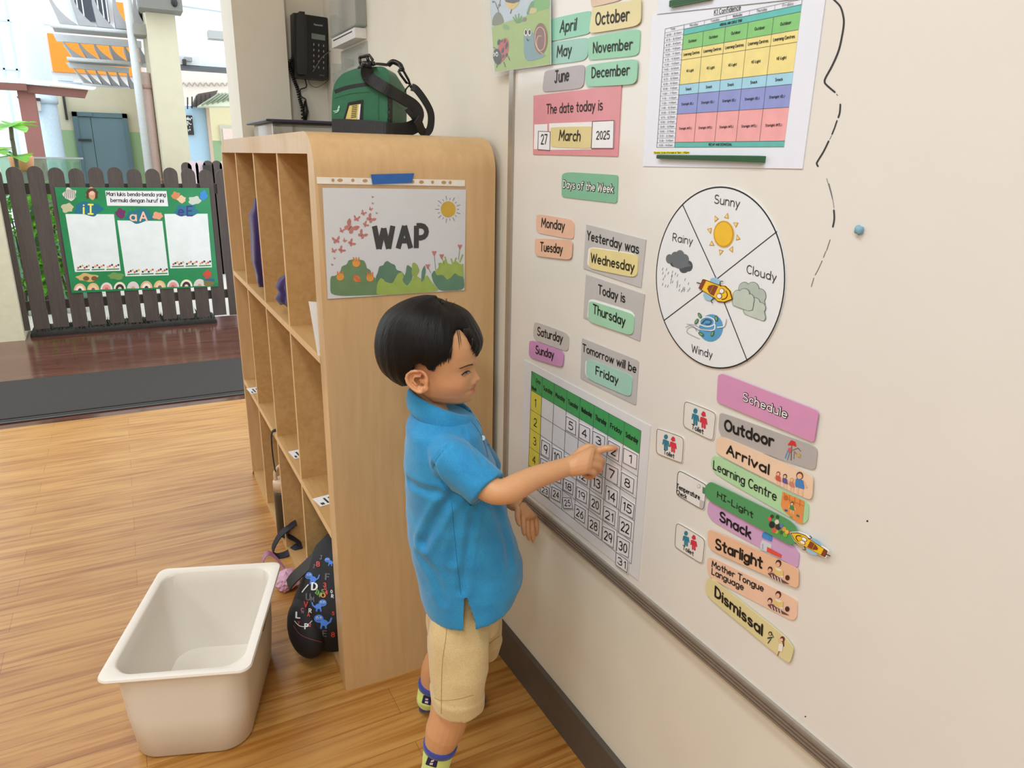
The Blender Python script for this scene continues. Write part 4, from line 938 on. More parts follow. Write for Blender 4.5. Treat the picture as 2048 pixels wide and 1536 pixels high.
for nmb, q in tiles.items():
    V = [Vector((x, y)) for x, y in q]; s = str(nmb)
    cc = sum(V, Vector((0, 0)))/4; U = (V[1]-V[0]+V[2]-V[3])/2; D = (V[3]-V[0]+V[2]-V[1])/2
    hw = (.09 if nmb == 1 else .19) if len(s) == 1 else .29
    BL = cc-U*hw+D*.24; BR = cc+U*hw+D*.24; TL = cc-U*hw-D*.24
    qi = [tuple(cc+(v-cc)*.9) for v in V]
    card(c1, q, (230, 230, 236), 'number_card', 'white number card reading %d on the calendar chart' % nmb, 'card', 'number cards on the calendar', rnd=.04, th=.001, base=.0019+(.0012 if nmb in (31, 25) else 0), texts=[T(s, tuple(BL), tuple(BR), tuple(TL), None, .12)], pics=edge(qi, 3.5, mat((70, 70, 74))), var=.02)

# --- weather wheel
c8 = (1300, 360, .26042)
WC = [BS(c8[0]+c8[2]*x, c8[1]+c8[2]*y)[0] for x, y in [(260, 190), (580, 57), (985, 395), (1055, 720), (757, 1388), (580, 1445), (120, 1075), (47, 640)]]
wcY = sum(p.y for p in WC)/8; wcZ = sum(p.z for p in WC)/8
A_ = np.array([[2*p.y, 2*p.z, 1] for p in WC]); s_ = np.linalg.lstsq(A_, np.array([p.y**2+p.z**2 for p in WC]), rcond=None)[0]
wcY, wcZ = s_[0], s_[1]; wr = math.sqrt(s_[2]+wcY**2+wcZ**2)
def wheel():
    a = Art(BS, c8, .0); M_ = mat((228, 234, 240), .4, var=.012, coat=.1)
    circ = [Vector((XBD-.0002, wcY+wr*math.cos(t), wcZ+wr*math.sin(t))) for t in [2*math.pi*i/72 for i in range(72)]]
    a.prism(circ, Vector((-.0018, 0, 0)), M_); a.base = .002
    ring = [(wcY+(wr-.0012)*math.cos(t), wcZ+(wr-.0012)*math.sin(t)) for t in [2*math.pi*i/90 for i in range(91)]]
    for pl in ribbon2d(ring, .0018, False): a.add([Vector((XBD-.0024, p.x, p.y)) for p in pl], [list(range(len(pl)))], M_INK)
    for l in ([(260, 190), (520, 760)], [(985, 395), (515, 765)], [(410, 855), (120, 1075)], [(578, 935), (757, 1388)], [(515, 765), (410, 855)], [(520, 760), (580, 940)]): a.line(l, 6.5, M_INK, .0004)
    a.text('Sunny', (503, 176), (695, 212), (510, 112), M_INK, .11); a.text('Rainy', (183, 466), (334, 497), (188, 408), M_INK, .11)
    a.text('Cloudy', (753, 712), (978, 778), (757, 650), M_INK, .11); a.text('Windy', (330, 1318), (487, 1368), (332, 1262), M_INK, .11)
    Y = mat((236, 190, 44), .4); YO = mat((206, 152, 40), .4); YP = mat((232, 214, 150), .4)
    for d in range(8):
        t = math.radians(d*45-80); cx, cy = 577, 415; r0, r1 = 1.22, 1.62
        pt = lambda ang, r: (cx+82*r*math.cos(ang), cy+104*r*math.sin(ang))
        tri = [pt(t-.17, r0), pt(t+.06, r1), pt(t+.22, r0)]
        a.poly(tri, YO, .0004); c3 = (sum(p[0] for p in tri)/3, sum(p[1] for p in tri)/3); a.poly([(c3[0]+(p[0]-c3[0])*.62, c3[1]+(p[1]-c3[1])*.62) for p in tri], YP, .0006)
    a.oval((577, 415), 82, 106, YP, .0004); a.oval((577, 415), 78, 102, YO, .0006); a.oval((577, 415), 69, 92, Y, .0008)
    # rain cloud
    G1, G2 = mat((102, 110, 118)), mat((74, 80, 86))
    for x, y, rx, ry in ((160, 605, 28, 36), (205, 590, 34, 40), (240, 580, 34, 42), (275, 610, 34, 42), (305, 660, 32, 42), (240, 630, 60, 50), (200, 640, 36, 28), (270, 680, 36, 34)): a.oval((x, y), rx, ry, G1 if y < 640 else G2, .0005 if y < 640 else .0004)
    a.poly([(150, 600), (240, 575), (330, 660), (280, 670), (200, 640)], G1, .0006)
    R_.seed(5)
    for k in range(46):
        x = R_.uniform(108, 320); y = R_.uniform(665, 850); lim = 655+(x-108)*.42
        if y < lim or y > lim+150: continue
        a.line([(x, y), (x-6, y+18)], 3, G1, .0004)
    # clouds
    GC, GO, G3 = mat((176, 190, 182)), mat((104, 116, 112)), mat((188, 202, 192))
    def cloud(blobs, base_, c, l):
        for x, y, rx, ry in blobs: a.oval((x, y), rx+4, ry+4, GO, l)
        a.poly([(p[0], p[1]) for p in base_], GO, l, .2); cx = sum(p[0] for p in base_)/len(base_); cy = sum(p[1] for p in base_)/len(base_)
        for x, y, rx, ry in blobs: a.oval((x, y), rx, ry, c, l+.0002)
        a.poly([(cx+(p[0]-cx)*.95, cy+(p[1]-cy)*.95) for p in base_], c, l+.0003, .2)
    cloud([(735, 830), (800, 830), (860, 880)] and [(735, 835, 42, 50), (800, 840, 48, 55), (855, 890, 45, 55)], [(690, 850), (880, 870), (900, 960), (860, 960), (760, 940)], GC, .0004)
    cloud([(820, 940, 36, 36), (860, 980, 40, 40)], [(725, 1000), (810, 960), (890, 990), (905, 1060), (890, 1085), (740, 1030)], G3, .001)
    cloud([(740, 870, 38, 36), (690, 890, 36, 44), (785, 920, 30, 44)], [(645, 930), (660, 890), (780, 880), (815, 950), (805, 1000), (770, 1005), (650, 960)], G3, .0016)
    # wind
    B1 = mat((86, 158, 206)); a.oval((478, 1135), 92, 106, B1, .0004, 10)
    for l, c in (([(395, 1110), (400, 1070), (450, 1050), (500, 1070), (500, 1110), (450, 1125), (400, 1110)], (230, 236, 240)), ([(320, 1110), (420, 1150), (500, 1150), (510, 1110)], (230, 236, 240)), ([(530, 1130), (580, 1120), (600, 1070)], (230, 236, 240)), ([(410, 1100), (440, 1070), (480, 1080), (470, 1105), (440, 1105)], (50, 90, 130))):
        a.line(l, 9, mat(c), .0008, 5)
    for l in ([(295, 1105), (360, 1115), (420, 1150), (480, 1160)], [(285, 1130), (330, 1115), (390, 1160)], [(395, 1220), (330, 1190), (295, 1165), (310, 1135), (350, 1130), (370, 1160)], [(540, 1135), (585, 1125), (600, 1065)]): a.line(l, 3, mat((110, 116, 122)), .001, 5)
    for x, y, r in ((395, 1040, -30), (370, 1085, 30), (522, 1062, -10), (405, 1182, -60), (492, 1178, 20)): a.oval((x, y), 12, 24, mat((60, 96, 70)), .0011, r); a.oval((x, y), 7, 16, mat((120, 172, 120)), .0013, r)
    a.text('', (0, 0), (1, 0), (0, 1), M_INK) if 0 else None
    return tag(a.build('weather_wheel'), 'round white weather wheel with sunny, rainy, cloudy and windy sectors', 'chart')
wheel()
def bee(a, M_t, ln_w):
    """a bee-shaped pencil; M_t maps (along, across) in units of its length to crop coordinates"""
    P = lambda pts, c, l, r=0: a.poly([M_t(*p) for p in pts], mat(c, .4), l, r)
    out = [(0, 0), (.16, .2), (.34, .27), (.44, .22), (.96, .16), (.97, -.16), (.44, -.22), (.34, -.27), (.16, -.2)]
    P([(.5, .2), (.52, .34), (.66, .37), (.78, .28), (.76, .14)], (150, 196, 226), .0003, .3); P([(.5, -.2), (.52, -.34), (.66, -.37), (.78, -.28), (.76, -.14)], (150, 196, 226), .0003, .3)
    P(out, (60, 40, 22), .0004, .1); cx, cy = .5, 0
    P([(cx+(p[0]-cx)*.94, p[1]*.9) for p in out], (242, 194, 42), .0006, .1)
    for x0, x1 in ((.5, .62), (.86, .96)): P([(x0, .16), (x1, .15), (x1, -.15), (x0, -.16)], (132, 66, 34), .0008)
    P([(.63, .15), (.74, .05), (.74, -.05), (.63, -.15)], (132, 66, 34), .0008)
    for s in (1, -1):
        P([(.36+.075*math.cos(t), s*.085+.085*math.sin(t)) for t in [k*.63 for k in range(10)]], (60, 40, 22), .0009); P([(.36+.062*math.cos(t), s*.085+.07*math.sin(t)) for t in [k*.63 for k in range(10)]], (240, 240, 240), .0011)
        a.line([M_t(.44, s*.2), M_t(.5, s*.32), M_t(.44, s*.36)], ln_w, mat((40, 34, 30)), .001, 3)
    a.line([M_t(.26, .14), M_t(.19, .08), M_t(.17, 0), M_t(.19, -.08), M_t(.26, -.14)], ln_w, mat((60, 40, 22)), .001, 4)
    a.line([M_t(.96, 0), M_t(1.06, .02)], ln_w*1.3, mat((50, 50, 54)), .0006)
def M_aff(tip, tail, wid): 
    tip, tail, wid = Vector(tip), Vector(tail), Vector(wid)
    return lambda u, v: tuple(tip+(tail-tip)*u+wid*v)
a = Art(BS, c8, .0022); Mt = M_aff((652, 915), (395, 790), (-110, 230))
a.body([Mt(*p) for p in ((0, 0), (.16, .2), (.34, .27), (.44, .22), (.96, .16), (.97, -.16), (.44, -.22), (.34, -.27), (.16, -.2))], .0012, mat((236, 190, 50)), .1); bee(a, Mt, 6)
tag(a.build('bee_pointer'), 'yellow bee pencil pointer at the centre of the weather wheel', 'pointer', 'bee pencil pointers')

# --- schedule column
c2 = (1300, 730, .2148); c3b = (1300, 1000, .22136); GS = 'schedule strips'
def kid_pic(a, cx, cy, h, shirt, hair=(60, 38, 30), skin=(232, 186, 156), sk=(.0, .0)):
    x = lambda u, v: (cx+u*h+v*h*sk[0], cy-v*h+u*h*sk[1])
    for d in (-.09, .09): a.line([x(d, .35), x(d*1.1, .02)], h*.09, mat(skin), .0004)
    a.poly([x(-.17, .68), x(.17, .68), x(.2, .3), x(-.2, .3)], mat(shirt), .0006, .2)
    for d in (-1, 1): a.line([x(d*.16, .64), x(d*.28, .42)], h*.08, mat(skin), .0005)
    a.oval(x(0, .84), h*.15, h*.17, mat(hair), .0006); a.oval(x(0, .81), h*.11, h*.12, mat(skin), .0008)
def strip(crop, pts, rgb, label, texts=(), pics=None, rnd=.3, base=.0002, name='schedule_strip'):
    return card(crop, pts, rgb, name, label, 'card', GS if name == 'schedule_strip' else None, texts=texts, pics=pics, rnd=rnd, base=base)
card(c2, [(650, 95), (690, 78), (1560, 415), (1585, 450), (1545, 700), (1530, 715), (650, 345), (638, 320)], (210, 138, 186), 'heading_card', 'purple heading card reading Schedule', 'card', None, rnd=.15, base=.0019, pics=outlined('Schedule', (885, 323), (1295, 492), (890, 252), .30, .14))
def p_out(a):
    a.poly([(1290, 745), (1325, 695), (1365, 712), (1375, 760), (1335, 745)], mat((206, 48, 44)), .0004, .2); a.line([(1330, 750), (1325, 880)], 8, mat((120, 90, 80)), .0005); a.line([(1270, 860), (1300, 780)], 8, mat((90, 150, 200)), .0005); a.line([(1290, 880), (1320, 790)], 6, mat((70, 130, 190)), .0005)
    a.poly([(1300, 770), (1330, 765), (1325, 805), (1300, 810)], mat((220, 90, 100)), .0006); a.line([(1340, 790), (1390, 770), (1415, 800)], 5, mat((110, 80, 60)), .0005); a.line([(1350, 870), (1355, 800), (1400, 860)], 6, mat((150, 120, 90)), .0005); a.poly([(1375, 810), (1415, 830), (1410, 860), (1380, 850)], mat((196, 160, 110)), .0005)
strip(c2, [(655, 455), (680, 443), (1530, 750), (1567, 790), (1550, 960), (1510, 975), (690, 690), (645, 600)], (172, 168, 166), 'grey schedule strip reading Outdoor', [T('Outdoor', (705, 600), (1158, 757), (708, 507), None, .2)], p_out)
def p_arr(a):
    kid_pic(a, 1215, 1112, 125, (200, 90, 70), (170, 60, 50), sk=(0, .4)); kid_pic(a, 1278, 1135, 125, (96, 90, 150), sk=(0, .4)); kid_pic(a, 1342, 1165, 120, (210, 130, 110), (214, 170, 100), sk=(0, .4)); kid_pic(a, 1415, 1205, 215, (70, 130, 190), (110, 66, 44), sk=(0, .3))
strip(c2, [(635, 690), (680, 655), (1490, 1005), (1535, 1050), (1525, 1230), (1490, 1252), (670, 840), (632, 800)], (238, 204, 174), 'peach schedule strip reading Arrival, below Outdoor', [T('Arrival', (735, 818), (1122, 1010), (740, 738), None, .2)], p_arr, base=.0019)
def p_lc(a):
    a.poly([(1245, 1175), (1450, 1265), (1430, 1480), (1380, 1460), (1250, 1350), (1228, 1300)], mat((226, 146, 80)), .0004)
    for i in range(4): a.line([(1265+i*48, 1188+i*21), (1262+i*48, 1250+i*21)], 5, mat((190, 104, 50)), .0006)
    a.line([(1250, 1225), (1445, 1310)], 4, mat((190, 104, 50)), .0006); a.oval((1278, 1232), 20, 24, mat((196, 104, 40)), .0008)
    kid_pic(a, 1335, 1380, 110, (70, 140, 70), sk=(0, .4)); a.oval((1280, 1350), 16, 10, mat((70, 90, 140)), .0008, 20); a.oval((1390, 1400), 18, 9, mat((60, 110, 120)), .0008, 30); a.oval((1325, 1410), 14, 8, mat((120, 170, 60)), .0008, 30)
strip(c2, [(585, 860), (620, 835), (1460, 1270), (1487, 1300), (1480, 1440), (1430, 1485), (620, 1020), (575, 930)], (168, 218, 164), 'light green schedule strip reading Learning Centre', [T('Learning Centre', (600, 963), (1185, 1262), (604, 888), None, .12)], p_lc)
def p_hi(a):
    k = lambda x, y: (c3b[0]+c3b[2]*x, c3b[1]+c3b[2]*y); q = lambda x, y: tuple((v-c2[i])/c2[2] for i, v in enumerate(k(x, y)))
    for x, y, r, c in ((1110, 165, 18, (214, 90, 80)), (1130, 215, 28, (40, 38, 36)), (1175, 190, 20, (220, 216, 210)), (1185, 235, 26, (54, 52, 48)), (1150, 265, 22, (214, 90, 80)), (1215, 225, 16, (110, 120, 190)), (1170, 275, 20, (150, 190, 60)), (1240, 255, 20, (226, 160, 60)), (1265, 280, 18, (236, 190, 80)), (1250, 305, 22, (120, 180, 70)), (1290, 285, 14, (206, 80, 70)), (1215, 285, 16, (60, 110, 50)), (1130, 140, 16, (70, 60, 40)), (1180, 145, 16, (44, 84, 40))):
        a.oval(q(x, y), r, r*1.1, mat(c), .0004+.00003*(x % 7))
strip(c2, [(540, 1120), (580, 1085), (610, 1090), (1290, 1420), (1375, 1490), (1400, 1560), (1390, 1640), (1345, 1668), (1300, 1655), (560, 1250), (535, 1180)], (62, 146, 82), 'dark green schedule strip reading HI-Light', [T('HI-Light', (653, 1222), (985, 1415), (656, 1170), None, .135)], p_hi, base=.0036)
def p_sn(a):
    a.poly([(1022, 355), (1110, 395), (1105, 440), (1060, 465), (1005, 440), (1010, 390)], mat((206, 210, 220)), .0004, .2); a.poly([(1030, 290), (1060, 285), (1110, 310), (1118, 340), (1110, 375), (1018, 335)], mat((64, 138, 210)), .0006, .25)
    a.poly([(1070, 418), (1200, 490), (1195, 520), (1066, 462)], mat((222, 80, 66)), .0006); a.line([(1030, 395), (1030, 440)], 6, mat((120, 150, 190)), .0006)
strip(c3b, [(530, 40), (550, 5), (580, 10), (1290, 400), (1350, 470), (1357, 500), (1345, 600), (1320, 602), (580, 200), (525, 120)], (204, 156, 206), 'purple schedule strip reading Snack', [T('Snack', (640, 180), (918, 345), (645, 100), None, .19)], p_sn)
def p_read(dx, dy):
    def f(a):
        D = mat((70, 40, 36)); S = mat((232, 180, 150)); B = mat((226, 196, 120))
        a.oval((1180+dx, 565+dy), 26, 32, D, .0004); a.oval((1176+dx, 575+dy), 18, 22, S, .0006)
        a.poly([(1150+dx, 600+dy), (1215+dx, 625+dy), (1225+dx, 700+dy), (1140+dx, 670+dy)], mat((236, 226, 214)), .0005, .2); a.poly([(1140+dx, 605+dy), (1182+dx, 635+dy), (1225+dx, 628+dy), (1222+dx, 675+dy), (1182+dx, 680+dy), (1138+dx, 652+dy)], B, .0008)
        a.oval((1105+dx, 620+dy), 22, 26, D, .0005); a.oval((1103+dx, 628+dy), 15, 17, S, .0007); a.oval((1262+dx, 695+dy), 20, 24, D, .0007)
        a.poly([(1080+dx, 655+dy), (1130+dx, 650+dy), (1180+dx, 690+dy), (1285+dx, 755+dy), (1230+dx, 745+dy), (1120+dx, 700+dy)], mat((112, 70, 72)), .0006, .2)
        for k in range(4): a.line([(1120+k*26+dx, 668+k*12+dy), (1130+k*26+dx, 700+k*12+dy)], 7, mat((236, 220, 214)), .0008)
    return f
strip(c3b, [(540, 275), (570, 265), (1330, 600), (1357, 640), (1355, 770), (1330, 792), (580, 460), (535, 380)], (236, 186, 148), 'orange schedule strip reading Starlight', [T('Starlight', (610, 430), (1028, 607), (614, 345), None, .19)], p_read(0, 0), base=.0019)
strip(c3b, [(525, 530), (560, 512), (1300, 880), (1340, 915), (1335, 1050), (1310, 1082), (1270, 1080), (560, 710), (525, 640)], (238, 194, 166), 'peach schedule strip reading Mother Tongue Language', [T('Mother Tongue', (570, 598), (1033, 824), (573, 545), None, .15), T('Language', (568, 664), (853, 812), (571, 612), None, .15)], p_read(-10, 285))
def p_dis(a):
    a.oval((1105, 1200), 18, 20, mat((50, 60, 50)), .0004); a.line([(1085, 1240), (1120, 1235)], 14, mat((46, 70, 60)), .0005); a.line([(1110, 1250), (1085, 1285)], 9, mat((46, 60, 50)), .0005); a.line([(1120, 1200), (1135, 1235)], 6, mat((60, 70, 60)), .0005); a.oval((1104, 1203), 10, 12, mat((226, 190, 150)), .0006)
    a.oval((1215, 1250), 22, 26, mat((96, 48, 44)), .0004); a.line([(1222, 1255), (1225, 1310)], 14, mat((96, 48, 44)), .0004); a.oval((1208, 1256), 13, 15, mat((232, 186, 156)), .0006); a.poly([(1185, 1285), (1222, 1295), (1215, 1365), (1175, 1355)], mat((236, 230, 220)), .0006, .2)
    a.line([(1185, 1360), (1172, 1400)], 8, mat((150, 96, 80)), .0005); a.line([(1190, 1290), (1175, 1245)], 6, mat((232, 186, 156)), .0006)
strip(c3b, [(520, 735), (550, 700), (590, 715), (1230, 1220), (1310, 1330), (1305, 1380), (1280, 1462), (1240, 1455), (560, 890), (520, 830)], (222, 210, 150), 'yellow schedule strip reading Dismissal, lowest of the schedule', [T('Dismissal', (605, 860), (1028, 1212), (609, 775), None, .19)], p_dis, base=.0019)
a = Art(BS, c3b, .0052); Mt = M_aff((1300, 285), (1640, 485), (90, -170))
a.body([Mt(*p) for p in ((-.02, 0), (.16, .24), (.34, .3), (.44, .25), (.98, .19), (.99, -.19), (.44, -.25), (.34, -.3), (.16, -.24))], .0012, mat((240, 240, 238)), .1); bee(a, Mt, 7)
tag(a.build('bee_pointer'), 'yellow bee pencil pointer at the right end of the HI-Light strip', 'pointer', 'bee pencil pointers')
GT = 'toilet picture cards'
def toilet(crop, pts, bl, br, tl, f1, f2, h, label):
    def pic(a):
        for (x, y), c, dress in ((f1, (46, 122, 150), 0), (f2, (206, 50, 70), 1)):
            m_ = mat(c); k = h/100.; sk = .36
            pt = lambda u, v: (x+.70*u*k, y-6+.92*v*k+.70*u*k*sk)
            a.oval(pt(0, -82), 13*k, 16*k, m_, .0004)
            a.poly([pt(-20, -60), pt(20, -60), pt(24 if dress else 18, -20), pt(-24 if dress else -18, -20)], m_, .0004, .25)
            for d in (-10, 10): a.line([pt(d, -30), pt(d, 8)], 12*k, m_, .0004)
            for d in (-22, 22): a.line([pt(d, -55), pt(d*1.3, -22)], 8*k, m_, .0004)
            if dress: a.poly([pt(-22, -76), pt(0, -104), pt(22, -76), pt(14, -70), pt(-14, -70)], m_, .0005)
        r = round_poly(pts, .3); cx = sum(p[0] for p in r)/len(r); cy = sum(p[1] for p in r)/len(r)
        r2 = [(cx+(p[0]-cx)*.96, cy+(p[1]-cy)*.96) for p in r]; a.line(r2+[r2[0]], 4, mat((120, 104, 70)), .0004)
    card(crop, pts, (230, 228, 224), 'picture_card', label, 'card', GT, texts=[T('Toilet', bl, br, tl, None, .15)], pics=pic)
toilet(c2, [(345, 330), (600, 430), (628, 460), (605, 690), (580, 705), (335, 585), (313, 550), (325, 350)], (400, 590), (506, 640), (403, 548), (433, 545), (509, 575), 150, 'white toilet card with blue and red figures beside the Outdoor strip')
toilet(c2, [(80, 585), (300, 660), (328, 690), (315, 910), (290, 912), (80, 830), (62, 800), (68, 600)], (138, 823), (234, 865), (141, 785), (158, 778), (225, 800), 140, 'white toilet card with blue and red figures beside the calendar, leftmost of the three')
toilet(c3b, [(260, 200), (480, 330), (510, 365), (490, 560), (470, 577), (240, 430), (228, 400), (240, 220)], (306, 440), (402, 500), (309, 405), (335, 402), (405, 440), 130, 'white toilet card with blue and red figures beside the Starlight strip')
TCP = [(285, 975), (520, 1100), (540, 1125), (520, 1330), (500, 1352), (265, 1215), (250, 1185), (262, 1000)]
def p_tc(a):
    r = round_poly(TCP, .3); cx = sum(p[0] for p in r)/len(r); cy = sum(p[1] for p in r)/len(r); r2 = [(cx+(p[0]-cx)*.96, cy+(p[1]-cy)*.96) for p in r]; a.line(r2+[r2[0]], 5, mat((70, 70, 72)), .0004)
    a.oval((465, 1125), 18, 20, mat((190, 196, 196)), .0004); a.oval((465, 1125), 11, 12, mat((226, 226, 226)), .0006); a.poly([(500, 1130), (525, 1142), (520, 1200), (498, 1190)], mat((88, 128, 104)), .0004)
    a.poly([(475, 1250), (515, 1268), (505, 1335), (470, 1318)], mat((190, 188, 188)), .0004)
card(c2, TCP, (230, 230, 230), 'picture_card', 'white card reading Temperature Check beside the HI-Light strip', 'card', None, texts=[T('Temperature', (258, 1142), (472, 1252), (261, 1100), None, .15), T('Check', (258, 1196), (350, 1244), (261, 1158), None, .15)], pics=p_tc)
# blob of blue putty
b = MB(); P0 = on_plane(1721.5, 460, 0, XBD); b.ell(P0+Vector((-.003, 0, 0)),   .004, .0048, .0048, mat((128, 172, 196), .6, scale=300, bump=.4), 14, 10)
for v in b.v:
    d = v-P0; v.x += .0006*math.sin(d.y*1300+1); v.z += .0007*math.sin(d.y*900)+(.001 if d.z > 0 else -.001)*abs(d.y)/.005
tag(b.build('blue_putty'), 'small lump of light blue putty stuck on the whiteboard', 'putty')

# ------------------------------------------------------------------ WAP poster on the end of the shelf
SP = plane_surf(1, YS, -1); cw = (620, 330, .1823)
a = Art(SP, cw, .0004); a.body([(135, 250), (1708, 270), (1690, 1372), (195, 1468)], .0012, mat((240, 243, 249), .45, var=.015, scale=30), 0)
c_ = lambda *rgb: mat(rgb, .5, var=.08, scale=60)
G1, G2, G3, G4 = c_(122, 158, 112), c_(100, 144, 118), c_(160, 186, 96), c_(176, 204, 96)
a.poly([(222, 1440), (218, 1260), (230, 1215), (275, 1215), (330, 1170), (345, 1110), (400, 1090), (420, 1042), (500, 1030), (590, 1045), (612, 1090), (620, 1130), (660, 1150), (680, 1220), (720, 1240), (760, 1300), (900, 1420)], G1, .0003, .3)
a.poly([(715, 1230), (740, 1180), (755, 1110), (800, 1100), (820, 1060), (850, 1050), (880, 1075), (930, 1095), (945, 1150), (1000, 1165), (1030, 1200), (1040, 1260), (950, 1320), (740, 1320)], G2, .0004, .3)
a.poly([(720, 1430), (735, 1290), (770, 1235), (805, 1255), (820, 1280), (900, 1300), (960, 1190), (1010, 1170), (1040, 1280), (1100, 1270), (1150, 1200), (1230, 1260), (1280, 1200), (1330, 1280), (1420, 1380), (1200, 1400)], G4, .0005, .25)
a.poly([(1045, 1190), (1058, 1090), (1110, 1120), (1130, 1180), (1110, 1260), (1060, 1330), (1005, 1260)], G2, .0006, .3); a.poly([(1110, 1210), (1115, 1080), (1140, 1065), (1180, 1100), (1200, 1160), (1160, 1230)], G3, .0006, .3)
a.poly([(1215, 1290), (1220, 1160), (1255, 1092), (1268, 1160), (1250, 1250)], G2, .0007, .3)
a.poly([(1330, 1200), (1400, 1130), (1480, 1030), (1510, 1080), (1560, 1090), (1600, 1050), (1650, 1090), (1680, 1080), (1684, 1240), (1560, 1300), (1420, 1280)], G4, .0005, .15)
for x0, y0, x1, y1 in ((1420, 1150, 1412, 1080), (1500, 1090, 1478, 1010), (1560, 1080, 1545, 1030), (1575, 1080, 1600, 1020), (1640, 1060, 1670, 985), (1395, 1170, 1430, 1075)): a.line([(x0, y0), (x1, y1)], 16, G3, .0006)
a.poly([(1325, 1200), (1360, 1150), (1385, 1210), (1450, 1200), (1500, 1260), (1545, 1230), (1585, 1180), (1630, 1215), (1684, 1225), (1688, 1368), (1420, 1382), (1350, 1290)], G2, .0008, .3)
for x, y, s in ((503, 1075, 46), (328, 1225, 44), (655, 1235, 44)):
    a.oval((x, y), s*.95, s*.95, c_(224, 156, 76), .0009)
    for k in (-26, 0, 26): a.line([(x+k, y-s*.5), (x+k*1.1, y-s*1.3)], 13, c_(214, 130, 70), .0009)
a.oval((508, 1245), 38, 36, c_(214, 128, 76), .0009, 30); a.line([(480, 1215), (545, 1275)], 22, c_(206, 112, 66), .001)
BF = c_(214, 138, 130)
def bfly(x, y, s, r):
    k = math.radians(r); R2 = lambda u, v: (x+s*(u*math.cos(k)-v*math.sin(k)), y+s*(u*math.sin(k)+v*math.cos(k)))
    for d in (-1, 1):
        a.poly([R2(0, 0), R2(d*.5, -.8), R2(d*.95, -.95), R2(d*.9, -.3), R2(d*.45, .05)], BF, .0005, .25); a.poly([R2(0, 0), R2(d*.6, .05), R2(d*.75, .45), R2(d*.4, .75), R2(d*.1, .4)], BF, .0005, .3)
    a.line([R2(0, -.3), R2(0, .5)], s*.09, c_(150, 84, 84), .0006)
for x, y, s, r in ((285, 825, 46, -10), (440, 685, 80, 40), (345, 718, 30, 20), (508, 588, 38, 10), (582, 527, 32, 30), (660, 590, 52, 45), (662, 482, 22, 25), (605, 650, 34, 60), (568, 765, 52, 40), (376, 828, 24, 40), (450, 855, 42, 55), (258, 940, 30, 15), (340, 930, 40, 50)): bfly(x, y, s, r)
for x, y in ((683, 350), (684, 420), (727, 527), (265, 1022), (240, 1092)): bfly(x, y, 13, 20)
a.oval((1512, 485), 82, 88, c_(226, 186, 60), .0004)
for k in range(18):
    t = math.radians(k*20); r0, r1 = 100, 118+22*(k % 2); a.line([(1512+r0*math.cos(t), 485+r0*math.sin(t)*1.05), (1512+r1*math.cos(t), 485+r1*math.sin(t)*1.05)], 5, c_(120, 116, 100), .0004)
for x, y, x2, y2 in ((1358, 970, 1375, 1150), (1440, 1005, 1470, 1090), (1640, 900, 1625, 1040), (1288, 1115, 1320, 1180)):
    a.line([(x, y), (x2, y2)], 5, c_(120, 110, 90), .0006)
    for d in (-18, 0, 18): a.line([(x, y+18), (x+d, y-22)], 14, c_(206, 130, 124), .0007)
a.text('WAP', (705, 920), (1272, 908), (703, 668), mat((58, 60, 62), .5), .24, .0006, .22, False)
wp = a.build('name_poster'); tag(wp, 'poster reading WAP with bushes, butterflies and sun taped on the end of the shelf', 'poster')
def part_of(o, par): w = world_loc(o); o.parent = par; o.location = w-world_loc(par)
a = Art(SP, cw, .0006); a.poly([(70, 130), (1697, 165), (1697, 235), (75, 205)], mat((236, 232, 222), .45), .0004)
for x, y, rx in ((250, 167, 17), (328, 167, 30), (468, 168, 18), (602, 172, 28), (1125, 184, 18), (1220, 187, 26), (1342, 188, 16), (1465, 191, 26), (1535, 192, 16)): a.oval((x, y), rx, 18, mat((190, 150, 106)), .0007)
part_of(a.build('punched_edge'), wp)
a = Art(SP, cw, .0022); a.body([(80, 205), (1705, 230), (1712, 1385), (185, 1480)], .0003, glass_mat('poster_sleeve', (250, 250, 251), .2, .02, .06), 0); part_of(a.build('clear_sleeve'), wp)
a = Art(SP, cw, .0028); a.body([(662, 103), (1137, 90), (1110, 195), (680, 212)], .0003, mat((44, 100, 176), .5, scale=90, var=.08), 0); part_of(a.build('blue_tape'), wp)
# ------------------------------------------------------------------ the boy
def skin_material():
    m, nt, p = new_mat('skin'); L = nt.links.new
    at = N(nt, 'ShaderNodeVertexColor'); at.layer_name = 'tint'
    geo = N(nt, 'ShaderNodeNewGeometry'); nz = N(nt, 'ShaderNodeTexNoise'); nz.inputs['Scale'].default_value = 90; nz.inputs['Detail'].default_value = 5
    L(geo.outputs['Position'], nz.inputs['Vector'])
    rp = N(nt, 'ShaderNodeValToRGB'); rp.color_ramp.elements[0].color = (.93, .92, .91, 1); rp.color_ramp.elements[1].color = (1, 1, 1, 1)
    L(nz.outputs['Fac'], rp.inputs['Fac'])
    mx = N(nt, 'ShaderNodeMix', data_type='RGBA', blend_type='MULTIPLY'); mx.inputs[0].default_value = 1
    L(at.outputs['Color'], mx.inputs[6]); L(rp.outputs['Color'], mx.inputs[7]); L(mx.outputs[2], p.inputs['Base Color'])
    p.inputs['Roughness'].default_value = .48; p.inputs['Subsurface Weight'].default_value = .12
    p.inputs['Subsurface Radius'].default_value = (.010, .004, .002); p.inputs['Subsurface Scale'].default_value = .6
    return m
M_SKIN = skin_material()
boy = thing('person', 'boy in blue polo shirt and khaki shorts pointing at the calendar on the whiteboard', 'person', (-.27, 1.13, 0))

